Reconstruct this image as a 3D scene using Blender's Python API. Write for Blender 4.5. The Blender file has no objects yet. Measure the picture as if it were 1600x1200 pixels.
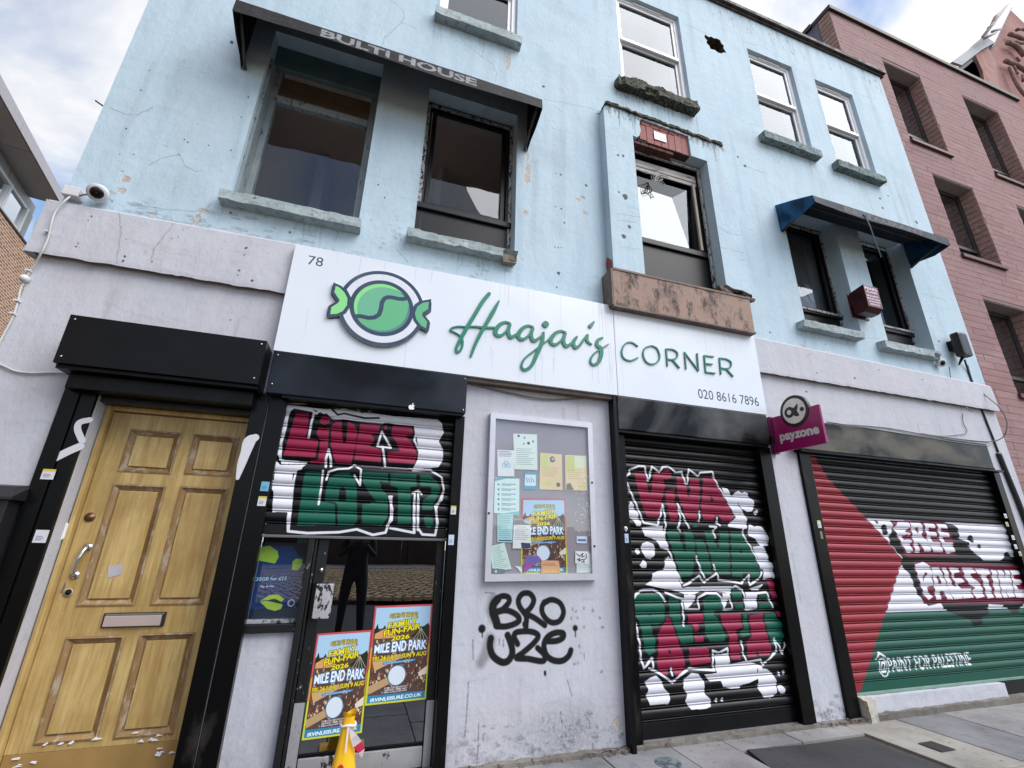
import bpy, bmesh, math, random
import numpy as np
from mathutils import Vector, Matrix, noise as mnoise

random.seed(7)
rng = np.random.default_rng(7)
SC = bpy.context.scene
COL = SC.collection

# ------------------------------------------------------------------ camera
F_PX = 709.6
CAM = Vector((0.0, -3.5, 1.385))
cam_rot = Matrix.Rotation(-0.312956, 3, 'Z') @ Matrix.Rotation(math.pi / 2 + 0.337968, 3, 'X') @ Matrix.Rotation(0.021758, 3, 'Z')
cd = bpy.data.cameras.new('camera')
cd.sensor_width = 36.0
cd.lens = F_PX / 1600.0 * 36.0
cd.clip_start = 0.05
cd.clip_end = 500
cam = bpy.data.objects.new('camera', cd)
COL.objects.link(cam)
cam.matrix_world = Matrix.Translation(CAM) @ cam_rot.to_4x4()
SC.camera = cam

def ray(px, py): return cam_rot @ Vector(((px - 800) / F_PX, -(py - 600) / F_PX, -1))
# ------------------------------------------------------------------ light
SUN_EL, SUN_AZ = math.radians(50), math.radians(135)      # azimuth: the light comes from behind the photographer's right
SKY_STRENGTH = 0.10
CLOUD_W = 2.6
w = bpy.data.worlds.new('World')
SC.world = w
w.use_nodes = True
nt = w.node_tree
nt.nodes.clear()
N = nt.nodes.new
out = N('ShaderNodeOutputWorld'); bg = N('ShaderNodeBackground'); sky = N('ShaderNodeTexSky')
sky.sky_type = 'NISHITA'; sky.sun_disc = False; sky.sun_elevation = SUN_EL
sky.sun_rotation = SUN_AZ; sky.air_density = 1.0; sky.dust_density = 0.6; sky.ozone_density = 1.0
tc = N('ShaderNodeTexCoord'); sep = N('ShaderNodeSeparateXYZ'); add = N('ShaderNodeMath'); add.operation = 'ADD'; add.inputs[1].default_value = 0.35
dv = N('ShaderNodeVectorMath'); dv.operation = 'DIVIDE'; cmb = N('ShaderNodeCombineXYZ')
n1 = N('ShaderNodeTexNoise'); n1.noise_dimensions = '4D'; n1.inputs['W'].default_value = CLOUD_W; n1.inputs['Scale'].default_value = 2.3; n1.inputs['Detail'].default_value = 7; n1.inputs['Roughness'].default_value = 0.55; n1.inputs['Distortion'].default_value = 0.5
rp = N('ShaderNodeValToRGB'); rp.color_ramp.elements[0].position = 0.40; rp.color_ramp.elements[1].position = 0.61
n2 = N('ShaderNodeTexNoise'); n2.inputs['Scale'].default_value = 4.5; n2.inputs['Detail'].default_value = 6
rp2 = N('ShaderNodeValToRGB')
rp2.color_ramp.elements[0].position = 0.3; rp2.color_ramp.elements[0].color = (3.45, 3.52, 3.72, 1)
rp2.color_ramp.elements[1].position = 0.65; rp2.color_ramp.elements[1].color = (4.4, 4.4, 4.4, 1)
mx = N('ShaderNodeMixRGB')
L = nt.links.new
L(tc.outputs['Generated'], sep.inputs[0]); L(sep.outputs['Z'], add.inputs[0])
for k in 'XYZ': L(add.outputs[0], cmb.inputs[k])
L(tc.outputs['Generated'], dv.inputs[0]); L(cmb.outputs[0], dv.inputs[1])
L(dv.outputs[0], n1.inputs['Vector']); L(dv.outputs[0], n2.inputs['Vector'])
L(n1.outputs['Fac'], rp.inputs[0]); L(n2.outputs['Fac'], rp2.inputs[0])
# the cloud is thinner and warmer towards the right of the frame, where the light comes through
gl = N('ShaderNodeVectorMath'); gl.operation = 'DOT_PRODUCT'; gl.inputs[1].default_value = ray(1480, 60).normalized()
gm = N('ShaderNodeMapRange'); gm.inputs[1].default_value = 0.80; gm.inputs[2].default_value = 1.0
wm_ = N('ShaderNodeMixRGB'); wm_.inputs[2].default_value = (5.3, 5.1, 4.6, 1)
L(tc.outputs['Generated'], gl.inputs[0]); L(gl.outputs['Value'], gm.inputs[0]); L(gm.outputs[0], wm_.inputs[0]); L(rp2.outputs[0], wm_.inputs[1])
L(rp.outputs[0], mx.inputs[0]); L(sky.outputs[0], mx.inputs[1]); L(wm_.outputs[0], mx.inputs[2])
L(mx.outputs[0], bg.inputs[0]); bg.inputs[1].default_value = SKY_STRENGTH; L(bg.outputs[0], out.inputs[0])

sd = bpy.data.lights.new('sun', 'SUN'); sd.energy = 1.5; sd.angle = math.radians(50); sd.color = (1.0, 0.97, 0.94)
sun = bpy.data.objects.new('sun', sd); COL.objects.link(sun)
sdir = Vector((math.sin(SUN_AZ) * math.cos(SUN_EL), math.cos(SUN_AZ) * math.cos(SUN_EL), math.sin(SUN_EL)))
sun.rotation_euler = sdir.to_track_quat('Z', 'Y').to_euler()

SC.view_settings.view_transform = 'Standard'
SC.view_settings.look = 'None'
SC.view_settings.exposure = 1.3
SC.view_settings.gamma = 1
SC.view_settings.use_curve_mapping = False
SC.cycles.max_bounces = 8
SC.cycles.transparent_max_bounces = 12

# ------------------------------------------------------------------ measuring helpers: a sight line of the photograph met with a real plane
def ray(px, py): return cam_rot @ Vector(((px - 800) / F_PX, -(py - 600) / F_PX, -1))
def at(px, py, y=0.0):
    d = ray(px, py); return CAM + d * ((y - CAM.y) / d.y)
def atx(px, py, X):
    d = ray(px, py); return CAM + d * ((X - CAM.x) / d.x)
def atz(px, py, z=0.0):
    d = ray(px, py); return CAM + d * ((z - CAM.z) / d.z)
def atp(px, py, p, n):
    d = ray(px, py); return CAM + d * ((Vector(p) - CAM).dot(Vector(n)) / d.dot(Vector(n)))
def zm(ox, oy, s, pts, y=0.0):
    """points read in an enlarged crop -> (X, Z) on the plane y"""
    r = []
    for a, b in pts:
        p = at(ox + a / s, oy + b / s, y); r.append((p.x, p.z))
    return r
def xz(pts, y=0.0): return zm(0, 0, 1.0, pts, y)

# ------------------------------------------------------------------ scene graph helpers
def tag(o, label=None, cat=None, group=None, kind=None):
    if label: o['label'] = label
    if cat: o['category'] = cat
    if group: o['group'] = group
    if kind: o['kind'] = kind
    return o
def empty(name, loc, label, cat, group=None, kind=None):
    o = bpy.data.objects.new(name, None); COL.objects.link(o); o.location = loc; o.empty_display_size = 0.1
    return tag(o, label, cat, group, kind)
def link(name, me, parent=None, loc=None, rot=None):
    o = bpy.data.objects.new(name, me); COL.objects.link(o)
    if loc is not None: o.location = loc
    if rot is not None: o.rotation_euler = rot
    if parent is not None:
        o.parent = parent
        # keep the numbers given as world coordinates
        pm = parent_world(parent)
        o.matrix_parent_inverse = pm.inverted()
    return o
def local_m(o): return Matrix.LocRotScale(o.location, o.rotation_euler, o.scale)
def parent_world(o):
    m = local_m(o)
    if o.parent is not None: m = parent_world(o.parent) @ o.matrix_parent_inverse @ m
    return m
class MB:
    """collects shapes for ONE mesh"""
    def __init__(s): s.v = []; s.f = []; s.m = []; s.smooth = []
    def add(s, vs, fs, mi=0, sm=False):
        b = len(s.v); s.v += [tuple(p) for p in vs]; s.f += [tuple(b + i for i in f) for f in fs]
        s.m += [mi] * len(fs); s.smooth += [sm] * len(fs); return s
    def box(s, x0, x1, y0, y1, z0, z1, mi=0, bev=0.0):
        x0, x1 = sorted((x0, x1)); y0, y1 = sorted((y0, y1)); z0, z1 = sorted((z0, z1))
        if bev <= 0:
            v = [(x, y, z) for z in (z0, z1) for y in (y0, y1) for x in (x0, x1)]
            return s.add(v, [(0, 2, 3, 1), (4, 5, 7, 6), (0, 1, 5, 4), (1, 3, 7, 5), (3, 2, 6, 7), (2, 0, 4, 6)], mi)
        bm = bmesh.new(); bmesh.ops.create_cube(bm, size=1)
        for v in bm.verts: v.co = Vector(((x0 + x1) / 2 + v.co.x * (x1 - x0), (y0 + y1) / 2 + v.co.y * (y1 - y0), (z0 + z1) / 2 + v.co.z * (z1 - z0)))
        bmesh.ops.bevel(bm, geom=bm.edges[:], offset=min(bev, (x1 - x0) * .3, (y1 - y0) * .3, (z1 - z0) * .3), segments=2, affect='EDGES', profile=.6)
        bm.verts.index_update()
        s.add([v.co[:] for v in bm.verts], [[v.index for v in f.verts] for f in bm.faces], mi); bm.free(); return s
    def prism(s, pts, y0, y1, mi=0, side_mi=None, caps=True):
        """polygon in (x, z), front at y0, back at y1"""
        pts = list(pts)
        a = sum(pts[i][0] * pts[(i + 1) % len(pts)][1] - pts[(i + 1) % len(pts)][0] * pts[i][1] for i in range(len(pts)))
        if a < 0: pts = pts[::-1]
        n = len(pts)
        v = [(x, y0, z) for x, z in pts] + [(x, y1, z) for x, z in pts]
        if caps: s.add(v, [list(range(n)), list(range(2 * n - 1, n - 1, -1))], mi)
        s.add(v, [(i, i + n, (i + 1) % n + n, (i + 1) % n) for i in range(n)], mi if side_mi is None else side_mi); return s
    def tube(s, pts, r, n=8, mi=0, cap=True):
        pts = [Vector(p) for p in pts]; rs = r if isinstance(r, (list, tuple)) else [r] * len(pts)
        b = len(s.v); up = Vector((0, 0, 1)); rings = []
        prev = None
        for i, p in enumerate(pts):
            t = (pts[min(i + 1, len(pts) - 1)] - pts[max(i - 1, 0)]).normalized()
            if prev is None: a = t.cross(up if abs(t.z) < .9 else Vector((1, 0, 0))).normalized()
            else: a = (prev - t * prev.dot(t)).normalized()
            prev = a; c = t.cross(a)
            rings.append([p + (a * math.cos(2 * math.pi * k / n) + c * math.sin(2 * math.pi * k / n)) * rs[i] for k in range(n)])
        v = [q for R in rings for q in R]; f = []
        for i in range(len(pts) - 1):
            for k in range(n): f.append((i * n + k, i * n + (k + 1) % n, (i + 1) * n + (k + 1) % n, (i + 1) * n + k))
        if cap: f += [tuple(range(n))[::-1], tuple(range((len(pts) - 1) * n, len(pts) * n))]
        return s.add(v, f, mi, True)
    def quad(s, a, b, c, d, mi=0): return s.add([a, b, c, d], [(0, 1, 2, 3)], mi)
    def build(s, name, mats, parent=None, loc=None, rot=None):
        me = bpy.data.meshes.new(name); me.from_pydata(s.v, [], s.f)
        for m in (mats if isinstance(mats, (list, tuple)) else [mats]): me.materials.append(m)
        for p, mi, sm in zip(me.polygons, s.m, s.smooth): p.material_index = mi; p.use_smooth = sm
        me.update()
        return link(name, me, parent, loc, rot)
def box(name, x0, x1, y0, y1, z0, z1, mat, parent=None, bev=0.0): return MB().box(x0, x1, y0, y1, z0, z1, 0, bev).build(name, mat, parent)
def holed(mb, x0, x1, z0, z1, holes, y, depth, mi=0, rev_mi=None, back=False):
    """wall sheet facing -y with rectangular openings and their reveals"""
    xs = sorted({x0, x1, *[h[0] for h in holes], *[h[1] for h in holes]}); zs = sorted({z0, z1, *[h[2] for h in holes], *[h[3] for h in holes]})
    xs = [x for x in xs if x0 <= x <= x1]; zs = [z for z in zs if z0 <= z <= z1]
    for i in range(len(xs) - 1):
        for j in range(len(zs) - 1):
            cx, cz = (xs[i] + xs[i + 1]) / 2, (zs[j] + zs[j + 1]) / 2
            if any(h[0] < cx < h[1] and h[2] < cz < h[3] for h in holes): continue
            mb.quad((xs[i], y, zs[j]), (xs[i + 1], y, zs[j]), (xs[i + 1], y, zs[j + 1]), (xs[i], y, zs[j + 1]), mi)
    r = mi if rev_mi is None else rev_mi
    for h in holes:
        a, b, c, d = h[:4]; D = y + (h[4] if len(h) > 4 else depth)
        mb.quad((a, y, c), (a, y, d), (a, D, d), (a, D, c), r); mb.quad((b, y, d), (b, y, c), (b, D, c), (b, D, d), r)
        mb.quad((a, y, d), (b, y, d), (b, D, d), (a, D, d), r); mb.quad((b, y, c), (a, y, c), (a, D, c), (b, D, c), r)
def rough_box(mb, x0, x1, y0, y1, z0, z1, amp=.01, step=.04, seed=0, fr=9.0, mi=0, chip=None):
    """weathered slab: a cut-up box whose skin is pushed about by noise; chip(x) takes a bite out of its front"""
    nx, ny, nz = [max(2, int(round(abs(b - a) / step))) for a, b in ((x0, x1), (y0, y1), (z0, z1))]
    idx = {}; vs = []; fs = []
    def V(i, j, k):
        if (i, j, k) in idx: return idx[(i, j, k)]
        p = Vector((x0 + (x1 - x0) * i / nx, y0 + (y1 - y0) * j / ny, z0 + (z1 - z0) * k / nz))
        q = Vector((p.x * fr + seed * 7.3, p.y * fr, p.z * fr))
        d = mnoise.noise_vector(q) * amp + mnoise.noise_vector(q * 3.1) * amp * .5
        if chip and j == 0: p.y += chip(p.x, p.z)
        idx[(i, j, k)] = len(vs); vs.append(p + d); return idx[(i, j, k)]
    for i in range(nx):
        for j in range(ny):
            fs.append((V(i, j, nz), V(i + 1, j, nz), V(i + 1, j + 1, nz), V(i, j + 1, nz))); fs.append((V(i, j, 0), V(i, j + 1, 0), V(i + 1, j + 1, 0), V(i + 1, j, 0)))
    for i in range(nx):
        for k in range(nz):
            fs.append((V(i, 0, k), V(i + 1, 0, k), V(i + 1, 0, k + 1), V(i, 0, k + 1))); fs.append((V(i, ny, k), V(i, ny, k + 1), V(i + 1, ny, k + 1), V(i + 1, ny, k)))
    for j in range(ny):
        for k in range(nz):
            fs.append((V(0, j, k), V(0, j, k + 1), V(0, j + 1, k + 1), V(0, j + 1, k))); fs.append((V(nx, j, k), V(nx, j + 1, k), V(nx, j + 1, k + 1), V(nx, j, k + 1)))
    mb.add(vs, fs, mi, False); return mb

# ------------------------------------------------------------------ paint canvases (drawn here with numpy, held in memory)
class Canvas:
    def __init__(s, x0, x1, z0, z1, res, bg=(0, 0, 0)):
        s.x0, s.z0, s.res = x0, z0, res; s.W = int(round((x1 - x0) / res)); s.H = int(round((z1 - z0) / res))
        s.a = np.ones((s.H, s.W, 4), np.float32); s.a[..., :3] = bg
    def _win(s, xa, xb, za, zb):
        i0 = max(0, int((xa - s.x0) / s.res) - 1); i1 = min(s.W, int((xb - s.x0) / s.res) + 2)
        j0 = max(0, int((za - s.z0) / s.res) - 1); j1 = min(s.H, int((zb - s.z0) / s.res) + 2)
        if i1 <= i0 or j1 <= j0: return None
        X = s.x0 + (np.arange(i0, i1, dtype=np.float32) + .5) * s.res; Z = s.z0 + (np.arange(j0, j1, dtype=np.float32) + .5) * s.res
        return (slice(j0, j1), slice(i0, i1)), X[None, :], Z[:, None]
    def blend(s, sl, m, c):
        ch = [i for i in range(3) if c[i] is not None]
        for i in ch: s.a[sl][..., i] = s.a[sl][..., i] * (1 - m) + c[i] * m
    def poly(s, pts, c, alpha=1.0):
        p = np.array(pts, np.float32)
        w_ = s._win(p[:, 0].min(), p[:, 0].max(), p[:, 1].min(), p[:, 1].max())
        if w_ is None: return
        sl, X, Z = w_; ins = np.zeros(np.broadcast(X, Z).shape, bool)
        for i in range(len(p)):
            (xa, za), (xb, zb) = p[i], p[(i + 1) % len(p)]
            if za == zb: continue
            ins ^= ((za > Z) != (zb > Z)) & (X < (xb - xa) * (Z - za) / (zb - za) + xa)
        s.blend(sl, ins * alpha, c)
    def stroke(s, pts, wd, c, soft=None, alpha=1.0, closed=False):
        p = [np.array(q, np.float32) for q in pts]
        if closed: p.append(p[0])
        soft = s.res * 1.2 if soft is None else soft
        ws = wd if isinstance(wd, (list, tuple)) else [wd] * len(p)
        P = np.array(p); m_ = max(ws) / 2 + soft
        w_ = s._win(P[:, 0].min() - m_, P[:, 0].max() + m_, P[:, 1].min() - m_, P[:, 1].max() + m_)
        if w_ is None: return
        sl, X, Z = w_; M = np.zeros(np.broadcast(X, Z).shape, np.float32)
        if len(p) == 1: p = p * 2; ws = list(ws) * 2
        for i in range(len(p) - 1):
            a, b = p[i], p[i + 1]; d = b - a; L2 = float(d @ d) or 1e-9
            t = np.clip(((X - a[0]) * d[0] + (Z - a[1]) * d[1]) / L2, 0, 1)
            dist = np.hypot(X - a[0] - t * d[0], Z - a[1] - t * d[1]); r = (ws[i] * (1 - t) + ws[i + 1] * t) / 2
            M = np.maximum(M, np.clip((r + soft - dist) / max(soft, 1e-6), 0, 1))
        s.blend(sl, M * alpha, c)
    def ell(s, cx, cz, rx, rz, c, alpha=1.0):
        s.poly([(cx + rx * math.cos(t), cz + rz * math.sin(t)) for t in np.linspace(0, 2 * math.pi, 28, endpoint=False)], c, alpha)
    def rect(s, x0, x1, z0, z1, c, alpha=1.0): s.poly([(x0, z0), (x1, z0), (x1, z1), (x0, z1)], c, alpha)
    def text(s, t, o, ux, uz, c, bold=0.0, outline=None, ow=0.0, warp=None, align='L'):
        """lettering from the built-in font: o origin, ux vector of one em along, uz vector of one em up"""
        for b, col in (((bold + ow), outline), (bold, c)):
            if col is None: continue
            T, W_ = text_tris(t, b)
            off = 0 if align == 'L' else -W_ / 2
            for tri in T:
                q = []
                for a, e in tri:
                    a += off
                    if warp: a, e = warp(a, e)
                    q.append((o[0] + ux[0] * a + uz[0] * e, o[1] + ux[1] * a + uz[1] * e))
                s.poly(q, col)
    def image(s, name):
        im = bpy.data.images.new(name, s.W, s.H, alpha=False)
        im.pixels.foreach_set(np.clip(s.a, 0, 1).astype(np.float32).ravel()); im.update(); im.pack()
        return im
_tc = {}
def text_tris(t, bold=0.0):
    k = (t, round(bold, 4))
    if k in _tc: return _tc[k]
    cu = bpy.data.curves.new('lettering', 'FONT'); cu.body = t; cu.size = 1.0; cu.offset = bold; cu.resolution_u = 3
    ob = bpy.data.objects.new('lettering', cu); me = ob.to_mesh(); me.calc_loop_triangles()
    T = [[(me.vertices[i].co.x, me.vertices[i].co.y) for i in tr.vertices] for tr in me.loop_triangles]
    W_ = max([p[0] for tr in T for p in tr], default=0)
    ob.to_mesh_clear(); bpy.data.objects.remove(ob); bpy.data.curves.remove(cu)
    _tc[k] = (T, W_); return _tc[k]

# ------------------------------------------------------------------ materials
def lin(c): return tuple(((x / 255) / 12.92 if x / 255 <= .04045 else (((x / 255) + .055) / 1.055) ** 2.4) for x in c) + (1,)
class M:
    """small wrapper round a node material"""
    def __init__(s, name, rough=.6, metal=0.0, spec=.5):
        s.m = bpy.data.materials.new(name); s.m.use_nodes = True; s.t = s.m.node_tree; s.b = s.t.nodes['Principled BSDF']
        s.b.inputs['Roughness'].default_value = rough; s.b.inputs['Metallic'].default_value = metal; s.b.inputs['Specular IOR Level'].default_value = spec
        s.g = None
    def n(s, ty, **kw):
        x = s.t.nodes.new(ty)
        for k, v in kw.items(): setattr(x, k, v)
        return x
    def l(s, a, b): s.t.links.new(a, b)
    def pos(s):
        if s.g is None: s.g = s.n('ShaderNodeNewGeometry')
        return s.g.outputs['Position']
    def noise(s, scale, detail=5, rough=.6, stretch=None, dist=0.0):
        x = s.n('ShaderNodeTexNoise'); x.inputs['Scale'].default_value = scale; x.inputs['Detail'].default_value = detail; x.inputs['Roughness'].default_value = rough; x.inputs['Distortion'].default_value = dist
        if stretch:
            v = s.n('ShaderNodeVectorMath', operation='MULTIPLY'); s.l(s.pos(), v.inputs[0]); v.inputs[1].default_value = stretch; s.l(v.outputs[0], x.inputs['Vector'])
        else: s.l(s.pos(), x.inputs['Vector'])
        return x.outputs['Fac']
    def ramp(s, fac, a, b, inv=False):
        x = s.n('ShaderNodeMapRange'); x.inputs[1].default_value = a; x.inputs[2].default_value = b
        x.inputs[3].default_value = 1.0 if inv else 0.0; x.inputs[4].default_value = 0.0 if inv else 1.0; s.l(fac, x.inputs[0]); return x.outputs[0]
    def mul(s, a, b, op='MULTIPLY'):
        x = s.n('ShaderNodeMath', operation=op)
        for i, v in enumerate((a, b)):
            if isinstance(v, (int, float)): x.inputs[i].default_value = v
            else: s.l(v, x.inputs[i])
        return x.outputs[0]
    def mix(s, fac, a, b, mode='MIX'):
        x = s.n('ShaderNodeMixRGB', blend_type=mode)
        for i, v in ((0, fac), (1, a), (2, b)):
            if isinstance(v, (int, float)): x.inputs[i].default_value = v
            elif isinstance(v, tuple): x.inputs[i].default_value = v
            else: s.l(v, x.inputs[i])
        return x.outputs[0]
    def col(s, c):
        if isinstance(c, tuple): s.b.inputs['Base Color'].default_value = c
        else: s.l(c, s.b.inputs['Base Color'])
        return s
    def rgh(s, f, a, b):
        x = s.n('ShaderNodeMapRange'); x.inputs[3].default_value = a; x.inputs[4].default_value = b; s.l(f, x.inputs[0]); s.l(x.outputs[0], s.b.inputs['Roughness']); return s
    def bump(s, h, strength=.3, dist=.01):
        x = s.n('ShaderNodeBump'); x.inputs['Strength'].default_value = strength; x.inputs['Distance'].default_value = dist; s.l(h, x.inputs['Height']); s.l(x.outputs[0], s.b.inputs['Normal']); return s
    def canvas(s, cv, name, closest=False):
        im = cv.image(name)
        sp = s.n('ShaderNodeSeparateXYZ'); s.l(s.pos(), sp.inputs[0]); c = s.n('ShaderNodeCombineXYZ')
        for k, o, L_ in (('X', cv.x0, cv.W * cv.res), ('Z', cv.z0, cv.H * cv.res)):
            mr = s.n('ShaderNodeMapRange', clamp=False); mr.inputs[1].default_value = o; mr.inputs[2].default_value = o + L_; s.l(sp.outputs[k], mr.inputs[0])
            s.l(mr.outputs[0], c.inputs['X' if k == 'X' else 'Y'])
        t = s.n('ShaderNodeTexImage', extension='EXTEND'); t.image = im; s.l(c.outputs[0], t.inputs['Vector']); return t
def plain(name, rgb, rough=.6, metal=0.0, var=.12, sc=8, bump=0.0, spec=.5, bsc=60):
    m = M(name, rough, metal, spec); c = lin(rgb); d = tuple(x * (1 - var) for x in c[:3]) + (1,); e = tuple(min(1, x * (1 + var)) for x in c[:3]) + (1,)
    m.col(m.mix(m.ramp(m.noise(sc), .3, .7), d, e))
    if bump: m.bump(m.noise(bsc), bump, .004)
    return m.m
def worn(name, base, under, amount=.5, rough=.4, sc=14, metal=0.0, soft=.02, stretch=(1, 1, .5), bump=.3):
    """paint that has flaked off in patches"""
    m = M(name, rough, metal); f = m.ramp(m.noise(sc, 9, .68, stretch), amount - soft, amount + soft)
    v = m.ramp(m.noise(3), .3, .7); b = lin(base); bb = m.mix(v, tuple(x * .8 for x in b[:3]) + (1,), tuple(min(1, x * 1.2) for x in b[:3]) + (1,))
    m.col(m.mix(f, bb, lin(under))).bump(m.mul(f, -1.0), bump, .003); m.rgh(f, rough, .75); return m.m
def glass(name, tint=(.75, .8, .82), boost=1.0, floor=0.0, rough=.0):
    m = bpy.data.materials.new(name); m.use_nodes = True; t = m.node_tree; t.nodes.clear(); N = t.nodes.new; L = t.links.new
    o = N('ShaderNodeOutputMaterial'); mx = N('ShaderNodeMixShader'); tr = N('ShaderNodeBsdfTransparent'); gl = N('ShaderNodeBsdfGlossy'); lw = N('ShaderNodeNewGeometry'); dt = N('ShaderNodeVectorMath'); dt.operation = 'DOT_PRODUCT'; ab = N('ShaderNodeMath'); ab.operation = 'ABSOLUTE'; om = N('ShaderNodeMath'); om.operation = 'SUBTRACT'; om.inputs[0].default_value = 1.0; pw = N('ShaderNodeMath'); pw.operation = 'POWER'; pw.inputs[1].default_value = 5.0; fr = N('ShaderNodeMath'); fr.operation = 'MULTIPLY_ADD'; fr.inputs[1].default_value = .92; fr.inputs[2].default_value = .08
    L(lw.outputs['Incoming'], dt.inputs[0]); L(lw.outputs['Normal'], dt.inputs[1]); L(dt.outputs['Value'], ab.inputs[0]); L(ab.outputs[0], om.inputs[1]); L(om.outputs[0], pw.inputs[0]); L(pw.outputs[0], fr.inputs[0]); mr = N('ShaderNodeMath'); mr.operation = 'MULTIPLY_ADD'; mr.use_clamp = True
    tr.inputs[0].default_value = tint + (1,); gl.inputs['Roughness'].default_value = rough; gl.inputs[0].default_value = (.88, .94, 1, 1)
    mr.inputs[1].default_value = boost; mr.inputs[2].default_value = floor
    g = N('ShaderNodeNewGeometry'); no = N('ShaderNodeTexNoise'); no.inputs['Scale'].default_value = 1.7; bu = N('ShaderNodeBump'); bu.inputs['Strength'].default_value = .05; bu.inputs['Distance'].default_value = .02
    L(g.outputs['Position'], no.inputs['Vector']); L(no.outputs['Fac'], bu.inputs['Height']); L(bu.outputs[0], gl.inputs['Normal'])
    L(fr.outputs[0], mr.inputs[0]); L(mr.outputs[0], mx.inputs[0]); L(tr.outputs[0], mx.inputs[1]); L(gl.outputs[0], mx.inputs[2]); L(mx.outputs[0], o.inputs[0]); return m

# ------------------------------------------------------------------ marks on the front wall: R dirt, G plaster laid bare, B sprayed black, all at their real place
WC = Canvas(-2.4, 8.0, -0.1, 9.7, .005)
DIRT = (1, None, None); CHIP = (None, 1, None); BLK = (None, None, 1)
def blob(cx, cz, rx, rz, c, alpha=1.0, seed=0, n=18, jag=.35):
    r = random.Random(seed * 131 + int(cx * 977) + int(cz * 631))
    WC.poly([(cx + rx * math.cos(t) * (1 + jag * (r.random() - .5) * 2), cz + rz * math.sin(t) * (1 + jag * (r.random() - .5) * 2)) for t in [2 * math.pi * k / n for k in range(n)]], c, alpha)
def pxblob(px, py, w_, h_, c, alpha=1.0, y=0):
    p = at(px, py, y); q = at(px + w_, py, y); q2 = at(px, py + h_, y)
    blob(p.x, p.z, abs(q.x - p.x) / 2, abs(q2.z - p.z) / 2, c, alpha, int(px))
def crack(pts, wd=.004, alpha=.5, c=DIRT):
    q = []
    P = xz(pts)
    r = random.Random(int(pts[0][0] * 7))
    for i in range(len(P) - 1):
        n = max(2, int(math.dist(P[i], P[i + 1]) / .035))
        for k in range(n): t = k / n; q.append((P[i][0] * (1 - t) + P[i + 1][0] * t + (r.random() - .5) * .014, P[i][1] * (1 - t) + P[i + 1][1] * t + (r.random() - .5) * .014))
    q.append(P[-1]); WC.stroke(q, [wd * (.5 + r.random()) for _ in q], c, soft=.004, alpha=alpha)
for px, py, a, b in [(824, 245, 5, 12), (825, 265, 9, 20), (823, 280, 10, 14), (821, 333, 7, 10), (793, 92, 8, 18), (793, 102, 5, 14), (910, 309, 9, 6), (914, 333, 8, 7), (903, 312, 6, 4),
                     (197, 280, 13, 11), (190, 298, 16, 10), (190, 268, 6, 3), (316, 330, 17, 9), (309, 341, 9, 12), (305, 349, 7, 6), (236, 335, 14, 4), (815, 406, 6, 4), (1256, 541, 8, 5), (1110, 65, 4, 3), (1200, 97, 6, 4), (1383, 288, 4, 6)]:
    pxblob(px, py, a, b, CHIP)
for px, py, s_ in [(234, 110, 2.5), (220, 141, 3), (197, 201, 3), (288, 218, 2.5), (293, 222, 3), (326, 227, 2.5), (361, 235, 3), (377, 183, 2), (388, 152, 2.5), (309, 194, 1.5), (187, 241, 2), (209, 241, 2), (148, 345, 3), (143, 351, 2), (128, 387, 3), (125, 392, 3), (200, 407, 4), (197, 414, 5), (386, 393, 5), (384, 404, 2), (376, 428, 4), (396, 444, 4), (374, 435, 2), (242, 415, 3), (175, 315, 3),
                    (362, 66, 6), (849, 135, 4), (850, 135, 2), (869, 271, 2), (876, 273, 3), (868, 323, 2), (877, 326, 3), (867, 386, 2), (872, 387, 2), (877, 387, 2), (873, 427, 5), (870, 449, 3), (916, 290, 4), (912, 308, 2), (882, 348, 3), (957, 255, 4), (965, 256, 4), (958, 312, 3), (968, 319, 8), (965, 380, 7), (974, 365, 5), (998, 368, 4), (1153, 245, 3), (1164, 259, 4), (1145, 360, 3), (1375, 310, 3), (1388, 306, 2), (1432, 347, 4), (1379, 325, 3),
                    (690, 300, 2), (650, 357, 3), (460, 357, 2), (453, 363, 4), (360, 332, 4), (591, 289, 3), (601, 309, 3), (1455, 497, 2), (1467, 533, 3), (1203, 519, 3), (1329, 593, 3), (1270, 585, 2), (1435, 595, 2), (1367, 580, 2), (1290, 538, 2), (300, 602, 2), (360, 750, 3), (170, 723, 4), (360, 500, 3), (1260, 612, 3)]:
    pxblob(px, py, s_, s_, BLK, .85)
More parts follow.
